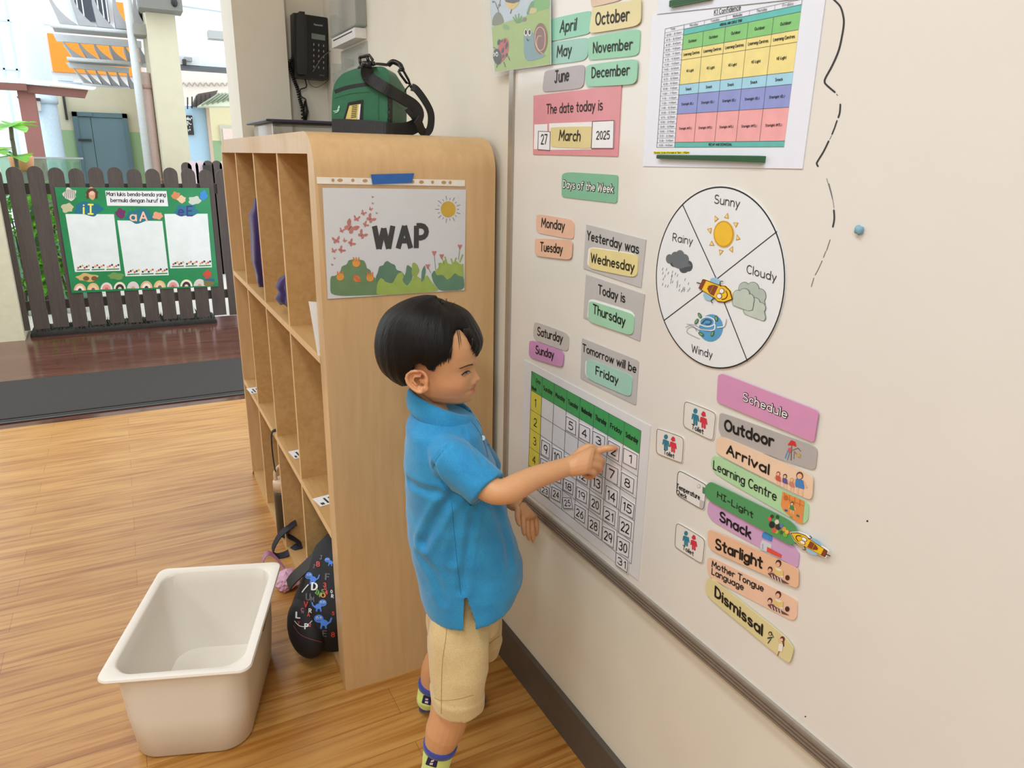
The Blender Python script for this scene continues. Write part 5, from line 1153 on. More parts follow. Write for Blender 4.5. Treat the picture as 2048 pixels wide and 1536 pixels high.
# head frame: x forward, y to his left, z up, origin under the chin
HYAW, HPIT, HROL = math.radians(-34), math.radians(5), math.radians(0)
HO = KP(926, 806, -.005)
HX_ = Vector((math.cos(HYAW)*math.cos(HPIT), math.sin(HYAW)*math.cos(HPIT), -math.sin(HPIT)))
HY_ = Vector((-math.sin(HYAW), math.cos(HYAW), 0)); HZ_ = HX_.cross(HY_)
HO = HO-HX_*.050
HS = .985
def hw(x, y, z): return HO+(HX_*x+HY_*y+HZ_*(z*.905))*HS
HT = np.array([(-.002, .040, .012, .012), (.003, .054, .000, .027), (.010, .0625, -.014, .037), (.022, .066, -.030, .045), (.036, .0665, -.042, .0505), (.050, .066, -.056, .056), (.064, .0655, -.066, .060), (.078, .064, -.074, .0635),
               (.092, .0665, -.081, .066), (.108, .0675, -.089, .0685), (.126, .066, -.091, .069), (.144, .060, -.088, .066), (.160, .050, -.079, .060), (.174, .041, -.062, .049), (.184, .022, -.044, .034), (.1895, .004, -.026, .018)])
def prof(z):
    z = min(max(z, HT[0, 0]), HT[-1, 0]); return [float(np.interp(z, HT[:, 0], HT[:, k])) for k in (1, 2, 3)]
g_ = lambda d, s: math.exp(-(d/s)**2)
def head_pt(z, t):
    xf, xb, w = prof(z); xc = (xf+xb)/2*.4+(-.006)*.6; c, s = math.cos(t), math.sin(t)
    e = .86 if c > 0 else .98
    x = xc+((xf-xc) if c > 0 else (xc-xb))*math.copysign(abs(c)**e, c); y = w*math.copysign(abs(s)**.92, s)
    if c > 0:
        f = 0
        f += .0100*g_(y, .0078)*g_(z-.0525, .0080)+.0050*g_(y, .0075)*g_(z-.061, .0115)+.0018*g_(y, .008)*g_(z-.076, .010)
        f += .0050*(g_(y-.0105, .0052)+g_(y+.0105, .0052))*g_(z-.0495, .0058)
        f -= .0060*(g_(y-.030, .0140)+g_(y+.030, .0140))*g_(z-.077, .0085)
        f += .0030*(g_(y-.030, .013)+g_(y+.030, .013))*g_(z-.0750, .0050)
        f += .0018*(g_(y-.026, .018)+g_(y+.026, .018))*g_(z-.0905, .006)
        f += .0048*g_(y, .0135)*g_(z-.0388, .0040)+.0052*g_(y, .012)*g_(z-.0285, .0043)-.0040*g_(y, .019)*g_(z-.0338, .0016)-.0025*g_(y, .010)*g_(z-.0215, .004)
        f += .0045*g_(y, .014)*g_(z-.013, .010)-.0016*g_(y, .003)*g_(z-.049, .005)
        f -= .0020*(g_(y-.024, .004)+g_(y+.024, .004))*g_(z-.0352, .004)
        x += f
    for sg in (-1, 1):
        q = g_(y-sg*.043, .018)*g_(z-.046, .020)*(1 if c > -.2 else 0); x += .0035*q; y += sg*.0045*q
    return x, y, z
b = MB(); zs = [-.002+.1915*i/64 for i in range(65)]
b.loft([[hw(*head_pt(z, 2*math.pi*i/96)) for i in range(96)] for z in zs], M_SKIN)
HEAD_T = BVHTree.FromPolygons([Vector(v) for v in b.v], [list(f) for f in b.f])
# ears
def ear(sg):
    c = (-.011, sg*.0660, .061); tilt = math.radians(16)
    def e(u, v, o):
        u *= 1.12; o *= 1.3; v *= .92
        return hw(c[0]+u*math.cos(tilt)-v*math.sin(tilt)-abs(o)*.3, c[1]+sg*o, c[2]+v*math.cos(tilt)+u*math.sin(tilt))
    rim = [(.006, -.012), (.010, .004), (.007, .017), (-.003, .0235), (-.014, .021), (-.0195, .010), (-.018, -.003), (-.012, -.014), (-.004, -.0215), (.004, -.020), (.007, -.014)]
    b.tube([e(u*.95, v, .010 if u < 0 else .005) for u, v in smooth_line2(rim)], .0030, M_SKIN, 8)
    R = []
    for k, (f, o) in enumerate(((1.0, .004), (1.0, .0085), (.8, .0075), (.5, .0045), (.2, .003))):
        R.append([e(-.005+(u+.005)*f, v*f, o if u < 0 else o*.6) for u, v in smooth_line2(rim)[:-1]])
    b.loft(R, M_SKIN)
    b.tube([e(.002, .010, .006), e(-.007, .012, .008), (e(-.011, .003, .008)), e(-.007, -.008, .007)], .0022, M_SKIN, 7)
    b.ell(e(.0065, -.003, .005), .0035, .003, .0055, M_SKIN, 10, 8)
    b.ell(e(.0, -.017, .007), .0055, .0035, .0055, M_SKIN, 10, 8)
def smooth_line2(p): return [(v.x, v.y) for v in smooth_line([(q[0], q[1], 0) for q in p], 4)]
ear(-1); ear(1)
# neck and trunk (under the shirt)
NB = KP(876, 862, .0)
b.tube([hw(-.016, 0, .055), hw(-.014, 0, .02), hw(-.016, 0, -.012), NB+Vector((0, 0, .005)), NB+Vector((0, 0, -.04))], [.036, .032, .031, .034, .046], M_SKIN, 32)
TO = lambda px, py, a, bb, t=0: [KP(px, py, t)+KE*(a*math.cos(k))+KN*(bb*math.sin(k)) for k in [2*math.pi*i/32 for i in range(32)]]
b.loft([TO(880, 868, .045, .055), TO(890, 905, .062, .088), TO(900, 960, .066, .080), TO(915, 1050, .068, .074), TO(922, 1130, .062, .068), TO(922, 1185, .05, .056)], M_SKIN)
# right arm: shoulder - elbow - wrist, then the pointing hand
SHR, ELR, WRR = KP(896, 914, -.080), KP(1000, 984, -.150), KP(1132, 934, -.098)
P = smooth_line([SHR, SHR.lerp(ELR, .5)+Vector((0, 0, -.004)), ELR, ELR.lerp(WRR, .5)+Vector((0, 0, .002)), WRR, KP(1150, 927, -.095)], 10)
rad = np.interp(np.linspace(0, 5, len(P)), [0, 1, 2, 2.5, 3, 4, 5], [.026, .026, .0215, .0222, .0198, .0165, .0170]).tolist()
b.tube(P, rad, M_SKIN, 40)
def finger(pts, r, m=M_SKIN):
    P = smooth_line(pts, 4); k = len(P); rr = [float(np.interp(i/(k-1), [0, .3, .6, .9, 1], [r*1.12, r*1.05, r, r*.85, r*.55])) for i in range(k)]
    b.tube(P, rr, m, 10); b.ell(P[-1], r*.62, r*.62, r*.62, m, 10, 8); b.ell(P[0], r*1.1, r*1.1, r*1.1, m, 10, 8)
RK = [KP(1182, 902, -.090), KP(1184, 915, -.097), KP(1181, 928, -.104), KP(1174, 940, -.109)]
def ringq(c, U, V, a, bb, n=16): return [c+U*(a*math.cos(k))+V*(bb*math.sin(k)) for k in [2*math.pi*i/n for i in range(n)]]
kd = (RK[3]-RK[0]).normalized(); fwd = (KP(1184, 916, -.098)-WRR).normalized(); nd = kd.cross(fwd).normalized()
b.loft([ringq(WRR+fwd*.004, kd, nd, .0165, .0150), ringq(WRR.lerp((RK[0]+RK[3])/2, .45), kd, nd, .0225, .0165), ringq((RK[0]+RK[3])/2, kd, nd, .0255, .0140), ringq((RK[0]+RK[3])/2+fwd*.008, kd, nd, .021, .009)], M_SKIN)
TIPR = on_plane(1231, 896, 0, -.0195)
finger([RK[0], KP(1198, 901, -.086), RK[0].lerp(TIPR, .62)+Vector((0, 0, .0015)), TIPR], .0068)
for k, (a1, a2, a3) in enumerate((((1203, 921, -.088), (1196, 935, -.070), (1180, 934, -.066)), ((1199, 934, -.094), (1190, 946, -.076), (1175, 943, -.072)), ((1188, 946, -.099), (1180, 954, -.083), (1167, 950, -.079)))):
    finger([RK[k+1], KP(*a1), KP(*a2), KP(*a3)], (.0066, .0064, .0058)[k])
finger([KP(1146, 917, -.078), KP(1162, 900, -.076), KP(1177, 893, -.078), KP(1190, 895, -.081)], .0060)
# left arm hanging on the far side
SHL, ELL, WRL = KP(918, 880, .085), KP(985, 965, .125), KP(1035, 1008, .115)
P = smooth_line([SHL, SHL.lerp(ELL, .5), ELL, ELL.lerp(WRL, .5), WRL], 4)
b.tube(P, np.interp(np.linspace(0, 4, len(P)), [0, 1, 2, 3, 4], [.034, .030, .026, .0225, .0185]).tolist(), M_SKIN, 16)
LK = [KP(1046, 1036, .100), KP(1054, 1038, .108), KP(1062, 1037, .116), KP(1069, 1033, .124)]
kd = (LK[3]-LK[0]).normalized(); fwd = ((LK[1]+LK[2])/2-WRL).normalized(); nd = kd.cross(fwd).normalized()
b.loft([ringq(WRL, kd, nd, .0175, .0150), ringq(WRL.lerp((LK[0]+LK[3])/2, .5), kd, nd, .0215, .0140), ringq((LK[0]+LK[3])/2, kd, nd, .0235, .0115), ringq((LK[0]+LK[3])/2+fwd*.006, kd, nd, .019, .008)], M_SKIN)
for k, q in enumerate((((1047, 1054, .094), (1049, 1069, .096)), ((1055, 1060, .103), (1058, 1078, .107)), ((1065, 1061, .112), (1066, 1082, .118)), ((1073, 1052, .122), (1073, 1070, .128)))):
    finger([LK[k], KP(*q[0]), KP(*q[1])], .0058)
finger([KP(1036, 1018, .094), KP(1035, 1034, .088), KP(1039, 1050, .085)], .0060)
# legs
def leg(px, r): b.tube(smooth_line([KP(*p) for p in px], 4), np.interp(np.linspace(0, len(px)-1, 4*(len(px)-1)+1), range(len(px)), r).tolist(), M_SKIN, 20)
leg([(912, 1215, -.040), (910, 1330, -.074), (899, 1425, -.085), (888, 1462, -.085), (878, 1495, -.085), (872, 1530, -.085)], [.034, .040, .0375, .0365, .0285, .0255])
leg([(930, 1210, .055), (905, 1280, .085), (874, 1335, .115), (866, 1365, .12), (861, 1395, .122)], [.034, .038, .0335, .0275, .024])
def tint(me):
    n = len(me.vertices); co = np.empty(n*3); me.vertices.foreach_get('co', co); co = co.reshape(-1, 3)
    d = co-np.array(HO); L = np.stack([d@np.array(HX_), d@np.array(HY_), d@np.array(HZ_)], 1)/HS
    base = np.array([lin(v) for v in (220, 166, 121)]); col = np.tile(base, (n, 1))
    G = lambda c, s: np.exp(-(((L-np.array(c))/np.array(s))**2).sum(1))
    def blend(w, rgb): 
        nonlocal col
        w = np.clip(w, 0, 1)[:, None]; col = col*(1-w)+np.array([lin(v) for v in rgb])*w
    for sg in (-1, 1):
        blend(.32*G((.05, sg*.045, .046), (.03, .02, .02)), (222, 142, 112)); blend(.5*G((-.014, sg*.072, .066), (.02, .012, .026)), (222, 140, 108)); blend(.35*G((.06, sg*.024, .071), (.02, .013, .006)), (196, 128, 98))
    blend(.25*G((.08, 0, .054), (.015, .012, .01)), (220, 140, 110))
    lip = np.exp(-((L[:, 1])/.0155)**4)*(L[:, 0] > .055)
    blend(.9*lip*np.exp(-((L[:, 2]-.0388)/.0030)**4), (204, 112, 102)); blend(.9*np.exp(-((L[:, 1])/.0135)**4)*(L[:, 0] > .055)*np.exp(-((L[:, 2]-.0285)/.0038)**4), (206, 110, 102))
    blend(.9*np.exp(-((L[:, 1])/.019)**4)*(L[:, 0] > .05)*np.exp(-((L[:, 2]-.0338)/.0012)**2), (120, 56, 52))
    for sg in (-1, 1): blend(.9*G((.066, sg*.0065, .0470), (.008, .0032, .0022)), (110, 60, 48))
    for k in (RK+LK):
        w = np.exp(-((co-np.array(k))**2).sum(1)/.010**2); blend(.25*w, (206, 132, 100))
    w = np.exp(-((co-np.array(TIPR))**2).sum(1)/.008**2); blend(.5*w, (226, 140, 120))
    vc = me.color_attributes.new('tint', 'FLOAT_COLOR', 'POINT')
    vc.data.foreach_set('color', np.concatenate([col, np.ones((n, 1))], 1).ravel())
body = union(b, 'body', .0017, 3, M_SKIN, boy, tint)
BODY_S = mesh_surf([body])
# eyes, lashes, brows (drawn out of small solid pieces on the face)
M_LASH = mat((34, 24, 22), .6); M_EYEW = mat((228, 220, 214), .25); M_BROW = mat((66, 48, 42), .8)
HB = BVHTree.FromPolygons([v.co+world_loc(body) for v in body.data.vertices], [list(p.vertices) for p in body.data.polygons])
def face(y, z, o=.0005):
    y += math.copysign(.0038, y)
    h = HB.ray_cast(hw(.2, y, z), -HX_); return (h[0]+HX_*o) if h[0] is not None else hw(.06, y, z)
for sg in (-1, 1):
    b = MB(); pts = [face(sg*y, z, .0004) for y, z in ((.0155, .0745), (.021, .0760), (.027, .0760), (.033, .0747), (.0385, .0728))]
    P = smooth_line(pts, 4); b.tube(P, np.interp(np.linspace(0, 1, len(P)), [0, .3, .75, 1], [.0006, .0011, .0013, .0007]).tolist(), M_LASH, 7)
    for k in range(9):
        y = .020+.0022*k; p0 = face(sg*y, .0760-.00005*k*k, .0006); b.tube([p0, p0+HX_*.0035+HY_*(sg*.0012*(k-2)/3)-HZ_*.0018, p0+HX_*.006+HY_*(sg*.0022*(k-2)/3)-HZ_*.0020], [.00035, .00025, .0001], M_LASH, 5)
    b.build('eyelashes', boy)
    b = MB(); R = []
    for y, z, h in ((.017, .0738, .0003), (.022, .0742, .0011), (.027, .0743, .0013), (.032, .0735, .0010), (.037, .0725, .0003)):
        R.append([face(sg*y, z+dz, .0003) for dz in (-h, h)])
    for i in range(4): b.add([R[i][0], R[i+1][0], R[i+1][1], R[i][1]], [(0, 1, 2, 3)], M_EYEW, True)
    c = face(sg*.0265, .0742, .0006); k = [face(sg*(.0265+.0024*math.cos(t)), .0742+.0013*math.sin(t), .0006) for t in [2*math.pi*i/12 for i in range(12)]]
    b.add(k, [list(range(12))], M_LASH); b.build('eye', boy)
    b = MB()
    for k in range(26):
        f = k/25; y = .013+.029*f; z = .0880+.005*math.sin(f*2.2)-.0045*f*f; p0 = face(sg*y, z-.0015, .0002); p1 = face(sg*(y+.004), z+.0018*(1-f), .0007)
        b.tube([p0, p1], [.00055, .0002], M_BROW, 5)
    b.build('eyebrow', boy)
# ---------------- hair: a bowl cut grown off the skull
def hair_material():
    m, nt, p = new_mat('black_hair'); L = nt.links.new
    at = N(nt, 'ShaderNodeUVMap'); at.uv_map = 'strand'
    mp = N(nt, 'ShaderNodeMapping'); mp.inputs['Scale'].default_value = (70, 3.2, 1); L(at.outputs['UV'], mp.inputs['Vector'])
    nz = N(nt, 'ShaderNodeTexNoise'); nz.inputs['Scale'].default_value = 3; nz.inputs['Detail'].default_value = 5; L(mp.outputs[0], nz.inputs['Vector'])
    rp = N(nt, 'ShaderNodeValToRGB'); rp.color_ramp.elements[0].color = C((6, 5, 5)); rp.color_ramp.elements[1].color = C((22, 18, 18)); L(nz.outputs['Fac'], rp.inputs['Fac']); L(rp.outputs['Color'], p.inputs['Base Color'])
    p.inputs['Roughness'].default_value = .44; p.inputs['Specular IOR Level'].default_value = .22
    b = N(nt, 'ShaderNodeBump'); b.inputs['Strength'].default_value = .55; b.inputs['Distance'].default_value = .0022; L(nz.outputs['Fac'], b.inputs['Height']); L(b.outputs['Normal'], p.inputs['Normal'])
    return m
M_HAIR = hair_material()
HC0 = (-.008, 0, .118)
def skull_r(th, el):
    """distance from the head centre to the skin along azimuth th, elevation el"""
    d = HX_*(math.cos(el)*math.cos(th))+HY_*(math.cos(el)*math.sin(th))+HZ_*math.sin(el)
    o = hw(*HC0); h = HEAD_T.ray_cast(o+d*.3, -d)
    return ((h[0]-o).length if h[0] is not None else .08), d, o
# lower edge (elevation, degrees) and thickness by azimuth (degrees; negative = his right, towards the camera)
EDGE = [(-180, -55), (-150, -54), (-128, -52), (-114, -46), (-103, -17), (-94, -16), (-84, -25), (-79, -26), (-73, -16), (-66, -11), (-61, -9), (-58, -4), (-55, 20), (-48, 30), (-40, 31), (-33, 26), (-26, 8), (-16, -4), (0, -7), (14, -8), (30, -6), (45, -2), (58, 0), (66, 0), (72, -10), (78, -22), (90, -17), (98, -22), (108, -38), (125, -50), (150, -54), (180, -55)]
THK = [(-180, .021), (-120, .020), (-90, .014), (-70, .012), (-50, .008), (-35, .008), (-20, .010), (0, .011), (40, .011), (70, .010), (90, .013), (120, .015), (180, .015)]
def itp(tab, a): return float(np.interp(a, [q[0] for q in tab], [q[1] for q in tab]))
NA, NE = 180, 36; vs, fs, uvs = [], [], []
for i in range(NA):
    ad = -180+360*i/NA; th = math.radians(ad); e0 = math.radians(itp(EDGE, ad)+1.5*math.sin(ad*.9)+1.1*math.sin(ad*2.3+1)); tk = itp(THK, ad)
    for j in range(NE+1):
        f = j/NE; el = e0+(math.pi/2*.985-e0)*f; r, d, o = skull_r(th, el)
        low = min(1, f/.16); bk = max(0, -math.cos(th-.35)); r_hi = r+tk*((.36+.45*bk)+(.64-.45*bk)*low**.7)-.003*max(0, math.sin(el))+.012*bk*g_(el+.45, .35)
        r_hi += .0010*math.sin(ad*.55+3*math.sin(el*3))*(1-f)
        vs.append(o+d*r_hi); uvs.append((i/NA, f))
nO = len(vs)
for i in range(NA):
    ad = -180+360*i/NA; th = math.radians(ad); e0 = math.radians(itp(EDGE, ad)+1.5*math.sin(ad*.9)+1.1*math.sin(ad*2.3+1))
    r, d, o = skull_r(th, e0+.02); vs.append(o+d*(r-.001)); uvs.append((i/NA, 0))
idx = lambda i, j: (i % NA)*(NE+1)+j
for i in range(NA):
    for j in range(NE): fs.append((idx(i, j), idx(i+1, j), idx(i+1, j+1), idx(i, j+1)))
    fs.append((nO+i, nO+(i+1) % NA, idx(i+1, 0), idx(i, 0)))
fs.append([idx(i, NE) for i in range(NA)])
b = MB(); b.add(vs, fs, M_HAIR, True); hair = b.build('hair', boy)
uvl = hair.data.uv_layers.new(name='strand')
for pl in hair.data.polygons:
    us = [uvs[k][0] for k in pl.vertices]; wrap = max(us)-min(us) > .5
    for li, k in zip(pl.loop_indices, pl.vertices):
        u, v = uvs[k]; uvl.data[li].uv = (u+1 if (wrap and u < .5) else u, v)
sm = hair.modifiers.new('s', 'SMOOTH'); sm.factor = .5; sm.iterations = 7
# loose locks along the edge
M_LOCK = mat((16, 13, 13), .4, scale=200)
b = MB(); rr = random.Random(21)
def lock(ad, el0, el1, w, dad=0, out=.004, r0=.0018):
    P = []
    for k in range(6):
        f = k/5; a_ = math.radians(ad+dad*f); e_ = math.radians(el0+(el1-el0)*f); r, d, o = skull_r(a_, e_); P.append(o+d*(r+out*(1-f)+.0012))
    b.tube(P, [r0, r0*1.1, r0, r0*.8, r0*.5, r0*.12], M_LOCK, 6)
for ad in np.arange(-24, 62, 1.6): lock(ad+rr.uniform(-1, 1), itp(EDGE, ad)+12, itp(EDGE, ad)-rr.uniform(0, 6), 1, rr.uniform(-5, 1), .006)
for ad in np.arange(-38, -26, 1.5): lock(ad, 30, itp(EDGE, ad)-rr.uniform(0, 10), 1, 5, .008)
for ad in np.arange(-76, -57, 1.0): lock(ad+rr.uniform(-.6, .6), itp(EDGE, ad)+14, itp(EDGE, ad)-rr.uniform(0, 6), 1, rr.uniform(-1, 2), .006, .0014)
for ad in np.arange(-90, -76, 1.4): lock(ad, -8, itp(EDGE, ad)-rr.uniform(-2, 4), 1, 1.5, .006, .0013)
for ad in list(np.arange(-178, -122, 2.2)): lock(ad, itp(EDGE, ad)+14, itp(EDGE, ad)-rr.uniform(0, 4), 1, 0, .010, .0016)
lock(-46, 32, 5, 1, 0, .001, .0007); lock(-43, 30, 9, 1, 0, .001, .0006)
for k in range(7):
    a0 = math.radians(rr.uniform(-180, 180)); r, d, o = skull_r(a0, math.radians(rr.uniform(70, 86))); p0 = o+d*(r+.006); q = (HX_*rr.uniform(-1, 1)+HY_*rr.uniform(-1, 1))*.012
    b.tube([p0, p0+d*.006+q*.5, p0+d*.007+q], [.0005, .0004, .00015], M_LOCK, 5)
b.build('hair_locks', boy)

# ---------------- clothes
def fabric(name, c1, c2, scale=700, bump=.35, rough=.8, sheen=.25):
    m, nt, p = new_mat(name); L = nt.links.new
    geo = N(nt, 'ShaderNodeNewGeometry'); vo = N(nt, 'ShaderNodeTexNoise'); vo.inputs['Scale'].default_value = scale; vo.inputs['Detail'].default_value = 2
    n2 = N(nt, 'ShaderNodeTexNoise'); n2.inputs['Scale'].default_value = 28; n2.inputs['Detail'].default_value = 3
    L(geo.outputs['Position'], vo.inputs['Vector']); L(geo.outputs['Position'], n2.inputs['Vector'])
    ad = N(nt, 'ShaderNodeMath', operation='MULTIPLY_ADD'); ad.inputs[1].default_value = .6; mu = N(nt, 'ShaderNodeMath', operation='MULTIPLY'); mu.inputs[1].default_value = .4
    L(n2.outputs['Fac'], mu.inputs[0]); L(vo.outputs['Fac'], ad.inputs[0]); L(mu.outputs[0], ad.inputs[2])
    rp = N(nt, 'ShaderNodeValToRGB'); rp.color_ramp.elements[0].position = .35; rp.color_ramp.elements[1].position = .65
    rp.color_ramp.elements[0].color = C(c1); rp.color_ramp.elements[1].color = C(c2); L(ad.outputs[0], rp.inputs['Fac']); L(rp.outputs['Color'], p.inputs['Base Color'])
    p.inputs['Roughness'].default_value = rough; p.inputs['Sheen Weight'].default_value = sheen
    bb = N(nt, 'ShaderNodeBump'); bb.inputs['Strength'].default_value = bump; bb.inputs['Distance'].default_value = .0008; L(vo.outputs['Fac'], bb.inputs['Height']); L(bb.outputs['Normal'], p.inputs['Normal'])
    return m
M_POLO = fabric('polo_pique', (22, 126, 186), (44, 154, 208)); M_KHAKI = fabric('khaki_twill', (200, 174, 122), (220, 196, 146), 500, .25)
def ringE(px0, px1, py, bb, t=0, n=72, zf=None, p=2.2, dy=0):
    c0, c1 = KP(px0, py, t), KP(px1, py+dy, t); c = (c0+c1)/2; U = (c1-c0)/2; out = []
    for i in range(n):
        k = 2*math.pi*i/n; cs, sn = math.cos(k), math.sin(k)
        v = c+U*math.copysign(abs(cs)**(2/p), cs)+KN*(bb*math.copysign(abs(sn)**(2/p), sn))
        if zf: v = v+Vector((0, 0, zf(math.degrees(k))))
        out.append(v)
    return out
b = MB()
b.loft([ringE(838, 932, 812, .044, 0, dy=14), ringE(822, 950, 824, .062, 0, dy=10), ringE(812, 962, 850, .088, 0), ringE(809, 973, 885, .102, 0), ringE(808, 990, 925, .104, 0), ringE(810, 1004, 975, .102), ringE(813, 1016, 1030, .100), ringE(817, 1030, 1075, .102), ringE(824, 1044, 1115, .104), ringE(832, 1045, 1145, .111),
        ringE(840, 1036, 1172, .114, zf=lambda k: .020*max(0, math.cos(math.radians(k)))-.014*max(0, -math.cos(math.radians(k)))), ringE(846, 1030, 1188, .115, zf=lambda k: .024*max(0, math.cos(math.radians(k)))-.018*max(0, -math.cos(math.radians(k))))], M_POLO)
# right sleeve, left sleeve
def sleeve(pts, r, flat, up): b.tube(smooth_line(pts, 4), np.interp(np.linspace(0, len(pts)-1, 4*(len(pts)-1)+1), range(len(pts)), r).tolist(), M_POLO, 28, flat=flat, up=up)
sleeve([KP(880, 890, -.055), KP(904, 917, -.092), KP(942, 948, -.118), KP(968, 972, -.132), KP(976, 980, -.137)], [.030, .038, .037, .0375, .038], 1.0, (0, 0, 1))
sleeve([KP(915, 868, .062), KP(935, 900, .085), KP(965, 945, .11)], [.038, .044, .042], 1.0, (0, 0, 1))
GRV = [([(914, 984, -.10), (890, 1010, -.10), (868, 1045, -.09), (846, 1088, -.08)], .0075, .0085), ([(950, 1022, -.10), (938, 1075, -.11), (930, 1130, -.11), (924, 1180, -.11)], .0035, .007), ([(818, 962, -.05), (850, 980, -.09), (905, 985, -.11)], .0035, .007),
       ([(905, 1000, -.1), (912, 1060, -.11), (905, 1120, -.11)], .0030, .008), ([(868, 930, -.085), (884, 904, -.09), (900, 892, -.09)], .0020, .0035), ([(868, 935, -.085), (905, 980, -.1)], .004, .006), ([(930, 862, -.05), (950, 900, -.06), (964, 925, -.06)], .002, .004), ([(905, 905, -.13), (945, 955, -.16)], .0018, .008), ([(990, 1010, -.08), (1010, 1070, -.08), (1020, 1130, -.07)], .003, .010), ([(840, 1110, -.08), (868, 1150, -.09), (885, 1200, -.1)], .0025, .009)]
def folds(me):
    n = len(me.vertices); co = np.empty(n*3); me.vertices.foreach_get('co', co); co = co.reshape(-1, 3); no = np.empty(n*3); me.vertices.foreach_get('normal', no); no = no.reshape(-1, 3)
    T_ = BVHTree.FromPolygons([v.co for v in me.vertices], [list(p.vertices) for p in me.polygons]); disp = np.zeros(n)
    for pts, dep, wd in GRV:
        Q = []
        for x, y, t in pts:
            d = ray(x, y); h = T_.ray_cast(CAM, d); Q.append(h[0] if h[0] is not None else KP(x, y, t))
        L_ = np.array([tuple(v) for v in smooth_line(Q, 8)]); dm = np.full(n, 9.0)
        for i in range(len(L_)-1):
            a_, b_ = L_[i], L_[i+1]; ab = b_-a_; s = np.clip(((co-a_)@ab)/(ab@ab), 0, 1); dm = np.minimum(dm, np.linalg.norm(co-(a_+s[:, None]*ab), axis=1))
        disp += -dep*np.exp(-(dm/wd)**2)+dep*.45*np.exp(-((dm-2.0*wd)/(wd*.9))**2)
    ph = co@np.array([31., 17., 9.]); disp += .0011*np.sin(ph+3*np.sin(co[:, 2]*38))*np.sin(co[:, 2]*45+co[:, 0]*20)
    # side vent of the hem on the camera side
    px = np.array([project(Vector(c)) for c in co]); 
    near = ((co-np.array(KB))@np.array(KN) < -.05); s = (px[:, 1]-1194)/55.0; half = np.clip(s, 0, 1)*11
    m = near & (s > 0) & (np.abs(px[:, 0]-(931+8*np.clip(s, 0, 1))) < half); disp[m] -= .02
    co += no*disp[:, None]; me.vertices.foreach_set('co', co.ravel()); me.update()
    bm = bmesh.new(); bm.from_mesh(me); bm.verts.ensure_lookup_table(); bmesh.ops.delete(bm, geom=[bm.verts[i] for i in np.nonzero(m)[0]], context='VERTS'); bm.to_mesh(me); bm.free()
polo = union(b, 'polo_shirt', .0032, 5, M_POLO, boy, folds)
sm = polo.modifiers.new('s', 'SMOOTH'); sm.factor = .5; sm.iterations = 2
PS = mesh_surf([polo])
# collar, placket, button, sleeve hem, seams
NC = (KP(821, 792, 0)+KP(944, 828, 0))/2; NU = (KP(944, 828, 0)-KP(821, 792, 0))/2
b = MB(); top, mid_, bot = [], [], []
for i in range(41):
    a_ = math.radians(16+328*i/40); cs, sn = math.cos(a_), math.sin(a_); f = (1+cs)/2
    p0 = NC+NU*cs*.94+KN*(.044*sn)+Vector((0, 0, .010*(1-cs)/2)); n0 = (NU.normalized()*cs+KN*sn).normalized()
    tip = math.exp(-((i if i < 20 else 40-i)/4.5)**2)
    top.append(p0+Vector((0, 0, .004))); mid_.append(p0+n0*.006+Vector((0, 0, .004))); bot.append(p0+n0*(.018-.009*(1-f)**2)-Vector((0, 0, .034+.008*f+0.022*tip)))
inn_ = [t_-Vector((0, 0, .022)) for t_ in top]
m2 = [(a_+c_)/2+(a_-NC).normalized()*.004 for a_, c_ in zip(mid_, bot)]
b.loft([inn_, top, mid_, m2, bot], M_POLO, cap=False, closed=False)
collar = b.build('collar', polo, fix=True); so = collar.modifiers.new('t', 'SOLIDIFY'); so.thickness = .0040; so.offset = 0; sb = collar.modifiers.new('s', 'SUBSURF'); sb.levels = sb.render_levels = 1
M_SEAM = mat((18, 96, 150), .8)
a = Art(PS, (780, 780, .3125), .0003)
a.line([(512, 190), (560, 250), (600, 330), (628, 430)], 3, M_SEAM, 0, 5); a.line([(555, 190), (600, 260), (640, 350)], 2.5, M_SEAM, 0, 5)
a.line([(340, 390), (300, 440), (272, 500)], 3, M_SEAM, 0, 4); a.line([(512, 740), (600, 680), (690, 545)], 2, M_SEAM, 0, 4); a.line([(395, 720), (410, 900), (430, 1100), (455, 1310)], 2.5, M_SEAM, 0, 6)
a.build('stitching', polo)
P0, n0 = PS(965, 876); b = MB(); u = n0.orthogonal().normalized(); w = n0.cross(u)
b.prism([P0+(u*math.cos(k)+w*math.sin(k))*.0045 for k in [2*math.pi*i/16 for i in range(16)]], n0*.002, mat((196, 220, 228), .3)); b.build('button', polo)
